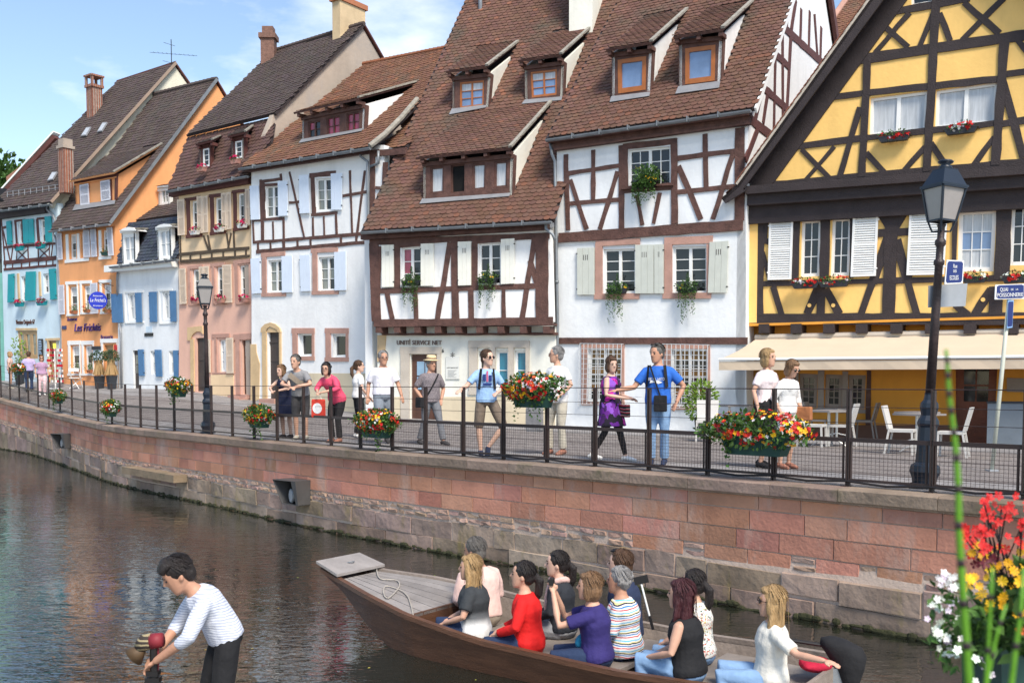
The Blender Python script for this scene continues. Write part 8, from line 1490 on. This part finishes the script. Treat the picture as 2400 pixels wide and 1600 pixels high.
# outboard motor
c = bp(3.10, 1.22, -1.14); root = thing('outboard_motor', 'black outboard motor hanging on the stern of the tour boat', 'motor', tuple(c)); mb = MB(); mb.smooth = True
mb.rings([(c + BD * x + V((0, 0, z)), BD * rx, BN * ry) for x, z, rx, ry in ((.06, -.4, .06, .06), (.06, -.28, .08, .08), (.05, -.15, .13, .11), (.02, -.04, .18, .12), (-.03, .04, .19, .12), (-.09, .09, .12, .09), (-.11, .11, .04, .04))], 16); mb.build('cowling', C_BLACK, root); mb = MB(); mb.tube([c + V((0, 0, -.15)), c + V((0, 0, -.9))], .05, 10); mb.build('shaft', BLACK, root); mb = MB(); mb.tube([c - BD * .1 + V((0, 0, .02)), c - BD * .5 - BN * .15 + V((0, 0, .06))], .018, 8); mb.build('tiller', BLACK, root); mb = MB(); mb.box(c + V((0, 0, -.25)) - BD * .08, .1, .2, .2); mb.build('clamp', ZINC, root)
for nm, lab, cat_, a, b, z, sz, m in (('rucksack', 'dark rucksack with pink trim on the boat floor before the stern seat', 'bag', 2.28, .78, -1.46, (.42, .26, .24), C_BLACK), ('folded_jacket', 'crimson jacket bundled on the stern seat', 'jacket', 2.9, 1.06, -1.26, (.3, .34, .13), cloth('crimson', (.45, .01, .04))), ('rucksack', 'dark blue rucksack behind the blonde steerswoman', 'bag', 2.42, 1.22, -1.28, (.26, .2, .26), C_TEE), ('draped_jacket', 'brown-grey jacket hanging off the thwart beside the woman in indigo', 'jacket', .72, .40, -1.44, (.16, .34, .28), cloth('mauve_grey', (.09, .065, .07))), ('belt_bag', 'turquoise belt bag at the waist of the woman in indigo', 'bag', .90, .34, -1.20, (.1, .2, .15), cloth('turquoise', (.02, .25, .42)))):
    c = bp(a, b, z); root = thing(nm, lab, cat_, tuple(c)); rr = random.Random(len(lab)); mb = MB(); M = Matrix((BD, BN, V((0, 0, 1)))).transposed(); mb.ball(c, (sz[0] / 2, sz[1] / 2, sz[2] / 2), 12, 8, M)
    for k in range(8): d = rv(rr); mb.ball(c + M @ V((d.x * sz[0] * .35, d.y * sz[1] * .35, d.z * sz[2] * .3)), (sz[0] * .25, sz[1] * .28, sz[2] * .3), 8, 6, M)
    soft(mb.build('cloth' if 'jacket' in nm else 'pouch', m, root), .018, 3)
# ================================================================== boatman at the lower left and his own punt
def bp2(a, b, z): return V((-3.0 + a * .98 + .0, 7.0 + (b - BC) * .95, z - .06))
boat_mesh(bp2, 'wooden_punt', 'plain wooden punt that the boatman stands in')
fb = V((-2.18, 7.42, -1.52)); 
P = person('boatman in white striped top and black shorts bending over his outboard tiller', fb, -152, 1.70, False, dict(hip=(0, -.06, .93), neck=(.0, .17, 1.29), hy=-4, hp=32, RE=(.25, .24, .99), RH=(.07, .44, .82), LE=(-.24, .26, .99), LH=(-.05, .46, .80), RK=(.12, .04, .49), LK=(-.12, .0, .49), curl=.8), 1, (H_DARK, 'short'), (C_STRIPE, .66), (C_BLACK, 'shorts'), C_BLACK, .95, hem=-.03, vox=.011)
mb = MB(); rr = random.Random(3)
for k in range(30): d = rv(rr).normalized(); mb.ball(P['HP'](d.x * .07, .0 + abs(d.y) * .085, .06 + abs(d.z) * .07), .026, 6, 4)
soft(mb.build('hair_tuft', H_DARK, P['root']), .012, 6, .7)
hd = at_y(*zO((495, 1180))[0], 7.2); root = thing('trolling_motor', 'black trolling motor on a pole with red and cream wrapped tiller head', 'motor', tuple(hd - V((0, 0, 1.0)))); mb = MB(); mb.tube([hd, hd + V((.0, 0, -1.0))], .03, 10); mb.build('shaft', BLACK, root)
def o7(x, y): return at_y(*zO((x, y))[0], 7.2)
mb = MB(); mb.smooth = True; mb.tube([o7(470, 1130), o7(590, 1110)], [.06, .05], 12); mb.build('tiller_head', smp('motor_red', (.22, .02, .03)), root); mb = MB(); mb.smooth = True; mb.tube([o7(340, 1200), o7(400, 1140), o7(480, 1125)], [.045, .06, .058], 12); mb.build('wrapped_cover', pattern('cream_wrap', (.6, .5, .3), 'stripe', [(0, (.32, .26, .15)), (.4, (.04, .03, .025))], 30), root)
mb = MB(); mb.smooth = True; mb.lathe(o7(395, 1190), [(.025, 0), (.045, .04), (.08, .10), (.07, .10)], 14, (-.75, 0, -.65)); mb.build('funnel', mat('tan_horn', (.10, .06, .03), .6), root); mb = MB(); mb.tube([o7(515, 1165), o7(580, 1170)], .02, 8); mb.build('tiller', BLACK, root); mb = MB(); mb.tube([o7(535, 1200), o7(545, 1330), o7(525, 1500), o7(530, 1640)], .008, 6); mb.build('cable', smp('motor_red'), root)
for y in (1460, 1530): mb = MB(); mb.box(o7(490, y), .10 if y > 1500 else .085, .07, .035); mb.build('clamp', BLACK, root)
# ------------------------------------------------------------------ turn the soft bodies into plain meshes
bpy.context.view_layer.update(); dg = bpy.context.evaluated_depsgraph_get()
for o in JOBS:
    me = bpy.data.meshes.new_from_object(o.evaluated_get(dg)); old = o.data; ms = list(old.materials); o.modifiers.clear(); o.data = me; me.materials.clear()
    for m in ms: me.materials.append(m)
    me.polygons.foreach_set('use_smooth', [True] * len(me.polygons)); me.update()
